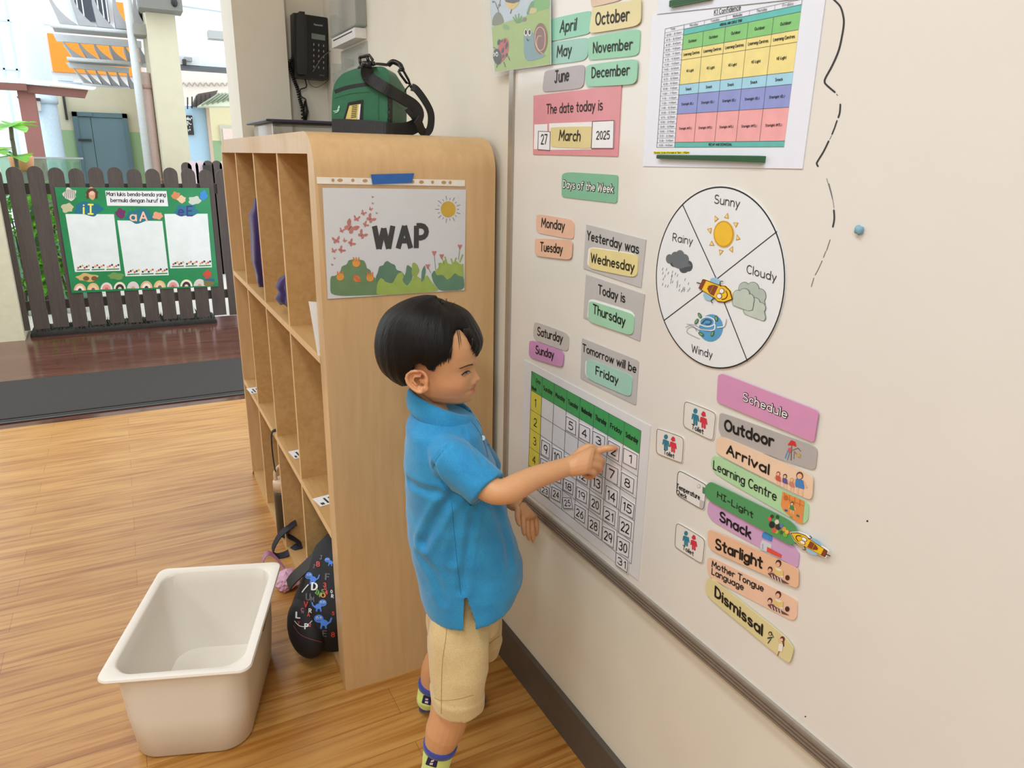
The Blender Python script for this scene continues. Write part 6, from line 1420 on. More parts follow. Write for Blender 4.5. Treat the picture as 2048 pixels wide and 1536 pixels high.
# shorts
b = MB()
b.loft([ringE(848, 1000, 1130, .080, .005), ringE(854, 1000, 1200, .080, .008), ringE(860, 998, 1240, .074, .01), ringE(875, 985, 1262, .05, .01)], M_KHAKI)
b.loft([ringE(862, 950, 1170, .046, -.036), ringE(858, 966, 1210, .050, -.042), ringE(857, 978, 1265, .055, -.058), ringE(859, 978, 1330, .057, -.073), ringE(862, 969, 1374, .055, -.082), ringE(859, 970, 1377, .058, -.082), ringE(861, 966, 1403, .056, -.085)], M_KHAKI)
b.loft([ringE(862, 990, 1150, .050, .045), ringE(854, 1004, 1195, .056, .055), ringE(853, 1005, 1240, .057, .075), ringE(855, 1002, 1272, .055, .087), ringE(853, 1005, 1275, .058, .087), ringE(855, 1000, 1299, .055, .097)], M_KHAKI)
def sfold(me):
    n = len(me.vertices); co = np.empty(n*3); me.vertices.foreach_get('co', co); co = co.reshape(-1, 3); no = np.empty(n*3); me.vertices.foreach_get('normal', no); no = no.reshape(-1, 3)
    d = .0016*np.sin(co[:, 2]*52+co[:, 0]*40)*np.sin(co[:, 0]*70+co[:, 1]*30)+.0012*np.sin(co[:, 2]*22+co[:, 1]*60)
    co += no*d[:, None]; me.vertices.foreach_set('co', co.ravel()); me.update()
shorts = union(b, 'shorts', .003, 4, M_KHAKI, boy, sfold)
SS = mesh_surf([shorts]); M_KS = mat((150, 122, 78), .8); a = Art(SS, (780, 1180, .2317), .0004)
a.line([(493, 290), (480, 430), (455, 600), (445, 800), (443, 1068)], 4, M_KS, 0, 5); a.line([(382, 930), (450, 955), (600, 940), (720, 905)], 3, M_KS, 0, 4); a.line([(850, 470), (900, 430), (945, 395)], 4, M_KS, 0, 3)
a.build('stitching', shorts)
# socks
M_LIME = fabric('lime_knit', (206, 228, 112), (222, 240, 140), 900, .4, .9); M_CUFF = fabric('blue_knit', (48, 60, 140), (64, 78, 164), 900, .4, .9); M_SOLE = fabric('navy_knit', (30, 36, 92), (42, 48, 112), 900, .4, .9)
def sock(ank, ankr, heel, toe, lean):
    """ank: list of points down the ankle; heel / toe on the floor"""
    heel, toe = Vector(heel), Vector(toe); F = (toe-heel).normalized(); S_ = F.cross(Vector((0, 0, 1))).normalized(); Lf = (toe-heel).length
    bb = MB()
    bb.tube(smooth_line(ank+[heel+F*.022+Vector((0, 0, .03))], 4), np.interp(np.linspace(0, len(ank), 4*len(ank)+1), range(len(ank)+1), ankr+[.026]).tolist(), M_LIME, 20)
    R = []
    for f, w, h in ((.0, .012, .020), (.04, .021, .036), (.12, .026, .046), (.25, .026, .056), (.4, .026, .050), (.55, .029, .042), (.72, .033, .034), (.86, .031, .028), (.95, .023, .022), (1.0, .010, .012)):
        c = heel+F*(Lf*f)+Vector((0, 0, h/2+.001)); R.append([c+S_*(w*math.copysign(abs(math.cos(k))**.9, math.cos(k)))+Vector((0, 0, h/2*math.copysign(abs(math.sin(k))**.8, math.sin(k)))) for k in [2*math.pi*i/20 for i in range(20)]])
    bb.loft(R, M_LIME)
    hz = heel.z
    def paint(me):
        A0, A1 = ank[0], ank[1]; ax = (A1-A0).normalized(); mi = []
        for p in me.polygons:
            c = p.center; s = (c-A0).dot(ax); k = 0
            if c.z < .016 or (c-heel).dot(F) > Lf*.80 or ((c-heel).dot(F) < .03 and c.z < .022): k = 2
            mi.append(k)
        me.polygons.foreach_set('material_index', mi)
    o = union(bb, 'sock', .0018, 4, [M_LIME, M_CUFF, M_SOLE], boy, paint)
    ax = (ank[1]-ank[0]).normalized(); cb = MB(); r0 = ankr[0]
    cb.tube([ank[0]-ax*.003, ank[0], ank[0]+ax*.005, ank[0]+ax*.0115, ank[0]+ax*.012], [r0*.9, r0+.0022, r0+.0018, r0*.985+.0012, r0*.9], M_CUFF, 32); cb.build('cuff', o)
    return o
hR = KP(858, 1580, -.085); hR.z = 0; hR = Vector((-.352, 1.055, 0)); tR = hR+Vector((.135, -.035, 0))
s1 = sock([KP(881, 1487, -.085), KP(875, 1512, -.085), KP(869, 1540, -.085)], [.0315, .0290, .0265], hR, tR, 0)
hL = on_plane(838, 1428, 2, 0)+Vector((.004, .012, 0)); tL = on_plane(968, 1404, 2, 0)+Vector((.004, 0, 0))
s2 = sock([KP(864, 1366, .120), KP(859, 1384, .122), KP(856, 1396, .122)], [.0285, .0265, .0250], hL, tL, 0)
M_LOGO = mat((28, 30, 78), .8); M_LW = mat((232, 214, 220), .8)
a = Art(mesh_surf([s2]), (780, 1180, .2317), .0004)
a.poly([(290, 905), (358, 922), (352, 998), (272, 975)], M_LOGO, 0, .12); a.poly([(308, 935), (330, 938), (328, 952), (304, 948)], M_LW, .0004); a.poly([(304, 958), (330, 962), (326, 980), (300, 974)], M_LW, .0004)
a.build('logo_print', s2)
a = Art(mesh_surf([s1]), (780, 1180, .2317), .0004)
a.poly([(334, 1424), (420, 1446), (400, 1536), (304, 1506)], M_LOGO, 0, .12); a.poly([(358, 1468), (384, 1464), (378, 1480), (350, 1486)], M_LW, .0004); a.poly([(344, 1492), (372, 1492), (368, 1510), (342, 1508)], M_LW, .0004)
a.build('logo_print', s1)
# ------------------------------------------------------------------ outside the doorway
def vp(x, y, Y): return on_plane(x, y, 1, Y)
# picket fence
YF = 5.66
M_FEN = wood_mat('fence_wood', (84, 72, 66), (66, 56, 51), 'Z', 8, .6, 14)
fe = thing('picket_fence', 'dark brown wooden picket fence with rounded tops across the veranda', 'fence', (-.6, YF, 0))
k2 = lambda x, y: (.2344*x, 320+.2344*y)
def picket(xc, w, z0, z1):
    b = MB(); r = w/2; pts = [(xc-r, z0), (xc+r, z0)]+[(xc+r*math.cos(t), z1-r+r*math.sin(t)) for t in [math.pi*i/12 for i in range(13)]]
    b.prism([Vector((x, YF, z)) for x, z in pts], Vector((0, .022, 0)), M_FEN); return b.build('picket', fe)
xa = vp(*k2(135, 200), YF).x; xb = vp(*k2(1765, 230), YF).x; st = (xb-xa)/10
ZPT = vp(*k2(835, 65), YF).z
for k in range(-1, 16):
    picket(xa+st*k, st*.80, .055+.004*math.sin(k*2.1), ZPT+.006*math.sin(k*1.7))
zr = [vp(*k2(700, 200), YF+.03).z, vp(*k2(700, 290), YF+.03).z, vp(*k2(700, 1180), YF+.03).z, vp(*k2(700, 1255), YF+.03).z]
for z0, z1 in ((zr[1], zr[0]), (zr[3], zr[2])):
    b = MB(); b.box((xa-st*1.4, YF+.023, z0), (xa+st*15.5, YF+.055, z1), M_FEN); b.build('rail', fe)
# learning poster on the fence
FS = plane_surf(1, YF-.004, -1); cf = (0, 320, .2344)
PCOL = lambda c: mat(c, .4, var=.04, scale=12)
a = Art(FS, cf, 0); a.body([(465, 232), (1783, 238), (1865, 1078), (612, 1135)], .003, mat((20, 132, 78), .3, var=.12, scale=7, coat=.3), 0)
for x0, y0, x1, y1, bx0, bx1, by in ((558, 460, 972, 462, 640, 1030, 955), (1000, 515, 1385, 520, 1070, 1440, 992), (1402, 460, 1770, 458, 1452, 1808, 925)):
    a.poly([(x0, y0), (x1, y1), (bx1, by-10), (bx0, by)], PCOL((226, 230, 226)), .0004)
    w_ = (bx1-bx0)/3.25
    for k in range(3):
        xx = bx0+20+k*w_*1.05; a.line([(xx, by-16-k*3), (xx+w_*.85, by-20-k*3)], 10, PCOL((60, 130, 70)), .0008)
        for j in range(6): a.oval((xx+8+j*w_*.15, by-36-k*3-(j % 3)*9), 9, 9, PCOL([(200, 80, 90), (60, 50, 60), (220, 170, 90)][(j+k) % 3]), .0008)
a.poly([(898, 262), (1420, 265), (1435, 395), (915, 390)], PCOL((228, 226, 226)), .0004)
a.text('Mari lukis benda-benda yang', (910, 305), (1412, 310), (909, 272), M_DARK, .17, .0008); a.text('bermula dengan huruf ini!'.replace('!', ''), (945, 358), (1395, 362), (944, 325), M_DARK, .17, .0008)
def splat(x, y, rx, ry, c):
    pts = [(x+rx*(1+.14*math.sin(5*t+x))*math.cos(t), y+ry*(1+.18*math.sin(4*t+y))*math.sin(t)) for t in [2*math.pi*i/40 for i in range(40)]]; a.poly(pts, PCOL(c), .0008)
splat(755, 418, 118, 58, (22, 104, 132)); splat(1188, 478, 118, 58, (20, 110, 124)); splat(1590, 432, 98, 52, (24, 112, 132))
a.text('iI', (712, 458), (792, 460), (712, 378), PCOL((236, 222, 88)), .17, .0012, .35); a.text('aA', (1112, 515), (1255, 520), (1108, 440), PCOL((244, 186, 160)), .17, .0012, .3); a.text('eE', (1522, 474), (1640, 474), (1520, 395), PCOL((52, 44, 128)), .17, .0012, .3)
for x, y, rx, ry, c in ((595, 292, 56, 52, (206, 202, 190)), (575, 408, 50, 40, (196, 186, 150)), (785, 285, 48, 48, (214, 160, 120)), (1028, 455, 42, 42, (110, 40, 90)), (1345, 475, 42, 32, (226, 150, 120)), (1500, 305, 36, 34, (206, 130, 80)), (1550, 335, 36, 30, (226, 190, 150)), (1660, 345, 52, 36, (196, 200, 186)), (1735, 302, 32, 40, (50, 130, 200)), (745, 1002, 90, 34, (206, 176, 110)), (990, 990, 66, 30, (112, 150, 80)), (1770, 975, 36, 34, (196, 70, 50)), (1780, 1050, 46, 30, (120, 110, 60)), (1790, 1022, 44, 10, (46, 90, 150))):
    splat(x, y, rx, ry, c)
a.oval((785, 262), 40, 22, PCOL((84, 50, 40)), .0012); a.oval((785, 282), 22, 18, PCOL((232, 186, 156)), .0014); a.line([(745, 275), (748, 320)], 22, PCOL((84, 50, 40)), .0012); a.line([(825, 275), (822, 320)], 22, PCOL((84, 50, 40)), .0012)
for k in range(6): a.line([(550+k*18, 325), (560+k*14, 255)], 5, PCOL((110, 100, 90)), .0012)
a.oval((735, 1010), 26, 20, PCOL((120, 84, 50)), .0012); a.oval((805, 1010), 26, 20, PCOL((120, 84, 50)), .0012)
for k in range(10):
    x = 682+k*113.5; y = 1112-k*4.2; cols = [((226, 176, 140), (240, 226, 206), (70, 40, 60)), ((220, 190, 120), (236, 200, 170), (150, 80, 80)), ((226, 210, 206), (226, 150, 140), (200, 110, 100)), ((236, 226, 190), (60, 40, 60), (232, 206, 160)), ((222, 206, 200), (214, 206, 200), (226, 150, 110))][k % 5]
    for r_, c in zip((52, 36, 16), cols): a.poly([(x+r_*math.cos(t), y-r_*1.15*math.sin(t)) for t in [math.pi*i/14 for i in range(15)]], PCOL(c), .0008+.0004*(52-r_)/10)
tag(a.build('learning_poster'), 'green laminated poster with three blank panels tied on the dark fence', 'poster')
# soil strip and grass under the fence
b = MB(); rr = random.Random(8); M_GR = mat((46, 56, 30), .8, var=.3); x0 = vp(80, 655, YF+.15).x; x1 = vp(425, 640, YF+.15).x
for k in range(420):
    x = rr.uniform(x0, x1); y = YF+rr.uniform(.03, .22); h = rr.uniform(.03, .09); d = rr.uniform(-.04, .04)
    b.add([(x-.004, y, 0), (x+.004, y, 0), (x+d*.6+.003, y, h*.7), (x+d, y+rr.uniform(-.02, .02), h)], [(0, 1, 2, 3)], M_GR)
o = b.build('grass_strip', fix=False); o['kind'] = 'stuff'; o['label'] = 'dark grass along the foot of the fence'; o['category'] = 'grass'
b = MB(); b.bevel_box((x0-.05, YF+.0, -.06), (x1+.02, YF+.3, .03), mat((40, 34, 28), .9, scale=60, bump=.6, var=.3), .015, 2); tag(b.build('soil_bed'), 'dark soil bed behind the foot of the fence', 'soil')
# kerb beyond the deck
structure((lambda b: (b.box((-6, 5.9, -.05), (5, 6.5, -.01), M_CONC), b.build('trim_1'))[1])(MB()))

# ---- leafy plants beyond the fence
def leaf_mat(name, c1, c2):
    m, nt, p = new_mat(name); L = nt.links.new; geo = N(nt, 'ShaderNodeNewGeometry'); nz = N(nt, 'ShaderNodeTexNoise'); nz.inputs['Scale'].default_value = 14
    L(geo.outputs['Position'], nz.inputs['Vector']); rp = N(nt, 'ShaderNodeValToRGB'); rp.color_ramp.elements[0].position = .35; rp.color_ramp.elements[1].position = .65
    rp.color_ramp.elements[0].color = C(c1); rp.color_ramp.elements[1].color = C(c2); L(nz.outputs['Fac'], rp.inputs['Fac']); L(rp.outputs['Color'], p.inputs['Base Color']); p.inputs['Roughness'].default_value = .4
    tl_ = N(nt, 'ShaderNodeBsdfTranslucent'); L(rp.outputs['Color'], tl_.inputs['Color']); ms = N(nt, 'ShaderNodeMixShader'); ms.inputs[0].default_value = .35
    L(p.outputs[0], ms.inputs[1]); L(tl_.outputs[0], ms.inputs[2]); L(ms.outputs[0], nt.nodes['Material Output'].inputs['Surface']); return m
M_LEAF = leaf_mat('leaf_green', (96, 178, 40), (150, 216, 66)); M_LEAF2 = leaf_mat('leaf_mid', (60, 130, 40), (120, 190, 60)); M_STEM = mat((96, 92, 72), .8)
def leaf(b, base, d, L_, w, m, droop=.25, up=Vector((0, 0, 1))):
    d = d.normalized(); s = d.cross(up); s = s.normalized() if s.length > .01 else Vector((1, 0, 0)); nn = s.cross(d); R = []
    for k in range(8):
        f = k/7; ww = w*math.sin(math.pi*min(1, f*.96+.02))**.8; c = base+d*(L_*f)-up*(droop*L_*f*f); R.append([c-s*ww+nn*ww*.25, c, c+s*ww+nn*ww*.25])
    vs = [p for r in R for p in r]; fs = []
    for k in range(7): fs += [(k*3, k*3+1, k*3+4, k*3+3), (k*3+1, k*3+2, k*3+5, k*3+4)]
    b.add(vs, fs, m, True)
YP = 6.6
def rosette_plant(stem_px, heads, label):
    base = vp(*stem_px[0], YP); base.z = -.05
    t = thing('leafy_plant', label, 'plant', base)
    b = MB(); b.tube(smooth_line([base]+[vp(x, y, YP) for x, y in stem_px[1:]], 4), .014, M_STEM, 8); b.build('stem', t)
    b = MB()
    for (x, y), dirs in heads:
        c = vp(x, y, YP)
        for (ex, ey), dy in dirs:
            e = vp(ex, ey, YP); e.y += dy; d = e-c; leaf(b, c, d, d.length*1.05, d.length*.26, M_LEAF, .12)
    b.build('leaves', t)
    return t
k1 = lambda x, y: (.2344*x, .2344*y)
rosette_plant([k1(150, 1500), k1(130, 1330), k1(105, 1200), k1(92, 1075)],
  [(k1(95, 1075), [(k1(325, 1055), .0), (k1(280, 1010), .15), (k1(230, 1100), -.2), (k1(-20, 1045), .0), (k1(70, 1005), .25), (k1(-10, 1095), -.2), (k1(20, 1080), -.3)]),
   (k1(128, 1330), [(k1(250, 1330), 0), (k1(235, 1350), -.2), (k1(60, 1310), .2), (k1(-20, 1335), 0), (k1(180, 1305), .3)])], 'plant with bright green leaf rosettes rising above the left end of the fence')
rosette_plant([k1(-60, 1500), k1(-50, 1400), k1(-40, 1290)], [(k1(-40, 1290), [(k1(105, 1265), 0), (k1(90, 1240), .15), (k1(60, 1290), -.2), (k1(80, 1290), .1), (k1(-90, 1270), .2)])], 'bright green leaf cluster at the left edge, below the taller plant')
def shrub(cx, cz0, cz1, hw_, Y, n, label, seed, m):
    t = thing('shrub', label, 'shrub', (cx, Y, -.05)); rr = random.Random(seed); b = MB(); bs = MB()
    for k in range(5):
        p0 = Vector((cx+rr.uniform(-.1, .1), Y, -.05)); p1 = Vector((cx+rr.uniform(-hw_, hw_), Y+rr.uniform(-.15, .15), rr.uniform(cz1*.7, cz1))); bs.tube([p0, p0.lerp(p1, .5)+Vector((rr.uniform(-.05, .05), 0, 0)), p1], [.012, .008, .004], M_STEM, 6)
    bs.build('stem', t)
    for k in range(n):
        c = Vector((cx+rr.gauss(0, hw_*.6), Y+rr.uniform(-.2, .2), rr.uniform(cz0, cz1))); d = Vector((rr.uniform(-1, 1), rr.uniform(-1, .6), rr.uniform(-.5, .7))); leaf(b, c, d, rr.uniform(.06, .12), rr.uniform(.02, .035), m, .3)
    b.build('leaves', t)
for (px, py), w, n, lab, sd, m in ((k1(170, 2000), .22, 150, 'green shrub seen through the leftmost gap of the fence', 3, M_LEAF2), (k1(330, 1950), .2, 170, 'bright green shrub seen through the third gap of the fence', 4, M_LEAF), (k1(520, 2050), .2, 140, 'green shrub behind the left edge of the green poster', 5, M_LEAF2)):
    p = vp(px, py, 6.75); shrub(p.x, .12, .95, w, 6.75, n, lab, sd, m)

# ---- buildings
M_FAC = mat((232, 240, 246), .7, var=.015, scale=3); M_CREAM = mat((204, 196, 170), .75, var=.03, scale=8); M_DADO = mat((150, 178, 134), .7, var=.03)
M_SEAMG = mat((206, 218, 226), .7); M_TEAL = mat((98, 124, 132), .5, var=.03, scale=5); M_TEAL2 = mat((88, 114, 122), .5); M_ORG = mat((250, 146, 40), .6); M_GREY = mat((168, 168, 170), .5, var=.04, scale=15); M_LGR = mat((214, 218, 222), .5); M_BRN = mat((128, 84, 76), .6, var=.06); M_BRN2 = mat((150, 100, 92), .6, var=.05)
def span(p, q, Y): a_, b_ = vp(*p, Y), vp(*q, Y); return a_, b_
def wbox(mb, xl, xr, ytop, ybot, Y, dep, m, ref=None):
    """box whose front face spans pixels xl..xr, ytop..ybot (frame of the zoom on the view outside) on the plane Y"""
    ym = (ytop+ybot)/2 if ref is None else ref; xm = (xl+xr)/2
    x0 = vp(*k1(xl, ym), Y).x; x1 = vp(*k1(xr, ym), Y).x; z1 = vp(*k1(xm, ytop), Y).z; z0 = vp(*k1(xm, ybot), Y).z
    mb.box((x0, Y, z0), (x1, Y+dep, z1), m); return x0, x1, z0, z1
# pale facade at the back
fc = thing('pale_facade', 'pale blue white building facade with panel seams across the yard', 'building', (-1, 13, -.05))
b = MB(); X0 = vp(*k1(-900, 600), 13).x; X1 = vp(*k1(1360, 600), 13).x; b.box((X0, 13, -.05), (X1, 13.4, 7.5), M_FAC); b.build('wall', fc)
b = MB()
for x0_, y0_, x1_, y1_ in ((-60, 165, 240, 188), (-60, 575, 300, 610)):
    p, q = vp(*k1(x0_, y0_), 12.99), vp(*k1(x1_, y1_), 12.99); b.box((X0, 12.985, (p.z+q.z)/2-.012), (X1, 13, (p.z+q.z)/2+.012), M_SEAMG)
for x_, y_ in ((345, 350), (90, 900), (215, 1000)):
    p = vp(*k1(x_, y_), 12.99); b.box((p.x-.012, 12.985, -.05), (p.x+.012, 13, 5), M_SEAMG)
b.build('seam', fc)
b = MB(); p = vp(*k1(262, 350), 11.8); b.tube([Vector((p.x, 11.9, -.05)), Vector((p.x, 11.9, 6.5))], .17, mat((226, 240, 248), .4), 24); tag(b.build('round_pipe'), 'fat pale blue vertical pipe in front of the facade', 'pipe')
b = MB(); p = vp(*k1(400, 1000), 9.7); b.tube([Vector((p.x, 9.7, -.05)), Vector((p.x, 9.7, vp(*k1(380, 800), 9.7).z))], .115, mat((206, 226, 242), .4), 24); b.tube([Vector((p.x, 9.7, vp(*k1(380, 850), 9.7).z-.04)), Vector((p.x, 9.7, vp(*k1(380, 850), 9.7).z+.04))], .13, mat((206, 226, 242), .4), 24)
tag(b.build('downpipe'), 'pale grey pipe standing beside the red brown post', 'pipe')
b = MB(); wbox(b, 290, 345, 850, 945, 9.5, .2, mat((214, 208, 206), .6)); wbox(b, 285, 340, 835, 860, 9.48, .22, mat((70, 50, 48), .6)); tag(b.build('wall_box'), 'small grey box with dark top on the pipe', 'box')
# beige service block with double door
Yd = 10.0
sb_ = thing('service_block', 'beige block with green lower wall and grey blue double doors', 'building', (-.9, Yd, -.05))
b = MB(); x0, x1, z0, z1 = wbox(b, 470, 1330, 745, 1120, Yd, 1.2, M_CREAM, 1000); b.build('wall', sb_)
b = MB(); b.box((x0+.01, Yd-.004, -.05), (x1, Yd+.5, z0+.0), M_DADO); b.build('lower_wall', sb_)
b = MB(); xd0 = vp(*k1(640, 1150), Yd-.02).x; xd1 = vp(*k1(1112, 1200), Yd-.02).x; zd1 = vp(*k1(850, 962), Yd-.02).z
b.box((xd0, Yd-.05, -.05), (xd0+.05, Yd-.004, zd1), M_TEAL2); b.box((xd1-.05, Yd-.05, -.05), (xd1, Yd-.004, zd1), M_TEAL2); b.box((xd0, Yd-.05, zd1-.05), (xd1, Yd-.004, zd1), M_TEAL2); dfr = b.build('door_frame', sb_)
xs = vp(*k1(790, 1150), Yd-.02).x
for l0, l1 in ((xd0+.05, xs), (xs+.006, xd1-.05)):
    b = MB(); b.box((l0, Yd-.035, -.05), (l1, Yd-.006, zd1-.055), M_TEAL); lf = b.build('door_leaf', sb_)
    if l0 < xs-.3 or True:
        pass
b = MB(); p = vp(*k1(720, 1195), Yd-.05); b.box((p.x-.06, Yd-.06, p.z-.012), (p.x+.07, Yd-.036, p.z+.012), M_DARK); b.build('door_handle', sb_)
b = MB(); p = vp(*k1(735, 975), Yd-.05); b.box((p.x-.08, Yd-.07, p.z-.02), (p.x+.06, Yd-.036, p.z+.02), M_TEAL2); b.build('door_closer', sb_)
b = MB(); p = vp(*k1(555, 910), Yd-.02); b.box((p.x-.012, Yd-.03, p.z-.14), (p.x+.012, Yd-.001, p.z+.14), M_DARK); b.build('dark_strip', sb_)
# white leaning wall panel left of the block
b = MB(); wbox(b, 395, 560, 830, 1420, 10.5, .3, mat((238, 240, 242), .6)); wbox(b, 548, 562, 830, 1420, 10.48, .02, mat((120, 120, 118), .6)); b.build('side_wall', sb_)
# big cream pillar
pl = thing('cream_pillar', 'tall cream concrete pillar in front of the passage', 'pillar', (.3, 9, -.05))
b = MB(); xp0 = vp(*k1(1312, 700), 9).x; xp1 = vp(*k1(1555, 700), 9).x; b.box((xp0, 9, -.05), (xp1, 10.2, vp(*k1(1400, 35), 9).z), M_CREAM); b.build('shaft', pl)
b = MB(); b.box((xp0-.02, 8.97, 3.25 if False else vp(*k1(1400, 50), 9).z), (xp1+.04, 10.2, vp(*k1(1400, 50), 9).z+.5), mat((196, 190, 172), .7)); b.build('capital', pl)
b = MB(); xw = vp(*k1(1200, 900), 9.4).x; b.tube([Vector((xw, 9.4, -.05)), Vector((xw, 9.4, 4.2))], .042, M_LGR, 14); tag(b.build('white_pole'), 'slim white pole left of the cream pillar', 'pole')
b = MB(); xw2 = vp(*k1(1262, 900), 9.5).x; b.tube([Vector((xw2, 9.5, -.05)), Vector((xw2, 9.5, vp(*k1(1230, 620), 9.5).z))], .06, mat((224, 196, 190), .5), 14)
for zz in (.9, 1.9): b.tube([Vector((xw2, 9.5, zz-.02)), Vector((xw2, 9.5, zz+.02))], .068, mat((206, 170, 164), .5), 14)
tag(b.build('drain_pipe'), 'pinkish drain pipe against the left side of the cream pillar', 'pipe')
# orange panel
b = MB(); wbox(b, 430, 1190, 315, 630, 12.88, .119, M_ORG); tag(b.build('orange_panel'), 'bright orange wall panel behind the metal racks', 'panel')
b = MB(); wbox(b, 640, 920, -80, 180, 12.9, .08, mat((58, 62, 74), .3))
for x_ in (655, 700, 830, 870, 905): wbox(b, x_, x_+10, -80, 185, 12.88, .04, M_WHITE)
tag(b.build('dark_window'), 'dark window with white bars behind the topmost metal rack', 'window')
b = MB(); wbox(b, 990, 1060, 20, 195, 12.88, .119, M_ORG); tag(b.build('orange_panel'), 'narrow orange panel seen through the topmost metal rack', 'panel')
# hanging metal racks
def rack(TL, TR, BR, BL, Y, label, fins, beam, colr):
    cx = vp(*k1((TL[0]+BR[0])/2, (TL[1]+BR[1])/2), Y)
    t = thing('metal_rack', label, 'rack', cx, 'grey metal racks hanging outside')
    P = [vp(*k1(*q), Y) for q in (TL, TR, BR, BL)]; dep = .5
    def quad(f0, f1, g0, g1): 
        L_ = lambda f, g: P[0].lerp(P[1], f).lerp(P[3].lerp(P[2], f), g)
        return [L_(f0, g0), L_(f1, g0), L_(f1, g1), L_(f0, g1)]
    b = MB(); b.prism(quad(0, 1, 0, beam), Vector((0, .05, 0)), colr); b.build('beam', t)
    b = MB(); b.prism(quad(.02, 1, .93, 1), Vector((0, dep, 0)), M_GREY); b.build('tray', t)
    for k in range(fins):
        f = .06+.94*k/(fins-1)*.96; A_ = P[0].lerp(P[1], f).lerp(P[3].lerp(P[2], f), beam); B_ = P[0].lerp(P[1], f+.05).lerp(P[3].lerp(P[2], f+.05), .97)
        W = (P[1]-P[0])*(.94/(fins-1)*.8); pr = []
        for i in range(7):
            s = i/6; c = A_.lerp(B_, s); bow = .35*math.sin(math.pi*s); pr.append((c, W*(.16+.80*s**2.2)))
        R = [[c, c+w_, c+w_+Vector((0, dep, 0)), c+Vector((0, dep, 0))] for c, w_ in pr]
        b = MB(); b.loft(R, M_GREY, smooth=False); b.build('fin', t)
    b = MB(); b.tube([vp(*k1(BL[0]+10, BL[1]), Y-.02), vp(*k1(BR[0], BR[1]), Y-.02)], .02, M_LGR, 8); b.build('front_rail', t)
rack((330, -60), (1350, -40), (1280, 290), (420, 215), 9.6, 'grey metal rack of curved bays hanging outside, topmost of the three', 6, .08, M_GREY)
rack((450, 285), (1205, 350), (1215, 545), (560, 500), 10.2, 'grey metal rack of curved bays hanging outside, middle of the three', 6, .3, M_LGR)
rack((560, 530), (1100, 580), (1110, 760), (690, 720), 10.6, 'grey metal rack of curved bays hanging outside, lowest of the three', 6, .25, M_LGR)
b = MB(); wbox(b, 1140, 1415, 210, 300, 9.2, .3, mat((150, 146, 138), .6)); tag(b.build('grey_beam'), 'grey beam end jutting from the cream pillar under the topmost rack', 'beam')
b = MB(); wbox(b, 1180, 1552, -60, 78, 9.0-.25, .3, mat((120, 118, 112), .6)); p = vp(*k1(1488, 22), 8.74); b.ell(p, .03, .02, .04, M_BLACK); tag(b.build('grey_bracket'), 'dark grey bracket plate at the top of the cream pillar', 'bracket')
b = MB(); wbox(b, 490, 620, 645, 690, 11.2, .1, M_LGR); wbox(b, 500, 800, 705, 735, 11.13, .3, mat((190, 206, 226), .5)); tag(b.build('low_ledge'), 'pale ledge under the lowest metal rack', 'ledge')
# pergola
pg = thing('pergola', 'red brown timber pergola with translucent roof at the left', 'pergola', (-1.7, 8, -.05))
b = MB(); wbox(b, -300, 225, 700, 760, 8.0, .08, M_BRN); b.build('beam', pg)
b = MB(); b.prism([vp(*k1(*q), 8.05) for q in ((190, 715), (750, 768), (722, 835), (190, 785))], Vector((0, .09, 0)), M_BRN); b.build('rafter', pg)
b = MB(); p = vp(*k1(270, 1100), 8.1); hwid = .062; b.box((p.x-hwid, 8.1, -.05), (p.x+hwid, 8.26, vp(*k1(240, 762), 8.1).z), M_BRN2); b.build('post', pg)
b = MB(); b.prism([vp(*k1(*q), 8.12) for q in ((140, 822), (165, 822), (232, 925), (228, 955))], Vector((0, .06, 0)), M_BRN2); b.build('brace', pg)
b = MB(); b.prism([vp(*k1(*q), 8.0) for q in ((-300, 660), (0, 668), (530, 722), (815, 758), (790, 768), (520, 735), (0, 690), (-300, 680))], Vector((0, 1.2, .1)), mat((226, 232, 236), .3)); b.build('roof_sheet', pg)
# glass balustrade
gl = thing('glass_balustrade', 'low glass balustrade with grey rail standing beyond the fence', 'balustrade', (-1.2, 7.4, -.05))
b = MB(); wbox(b, -200, 712, 1348, 1760, 7.4, .012, glass_mat('green_glass', (206, 230, 216), .05, .25)); b.build('pane', gl)
b = MB(); wbox(b, -200, 708, 1338, 1352, 7.39, .03, M_GREY); b.build('top_rail', gl)
b = MB(); b.box((-6, 7.35, -.05), (vp(*k1(715, 1500), 7.4).x, 7.5, .55), mat((110, 150, 124), .7)); tag(b.build('planter_wall'), 'low green planter wall behind the fence', 'planter')
b = MB(); p = vp(*k1(188, 1395), 7.0); lathe(b, (p.x, 7.0, p.z-.06), [(.05, 0), (.075, .02), (.085, .1), (.08, .12)], mat((196, 140, 96), .6)); b.box((p.x-.09, 6.95, -.05), (p.x+.09, 7.06, p.z-.06), mat((120, 130, 118), .8)); tag(b.build('clay_pot'), 'orange clay pot on a stand among the leaves', 'pot')
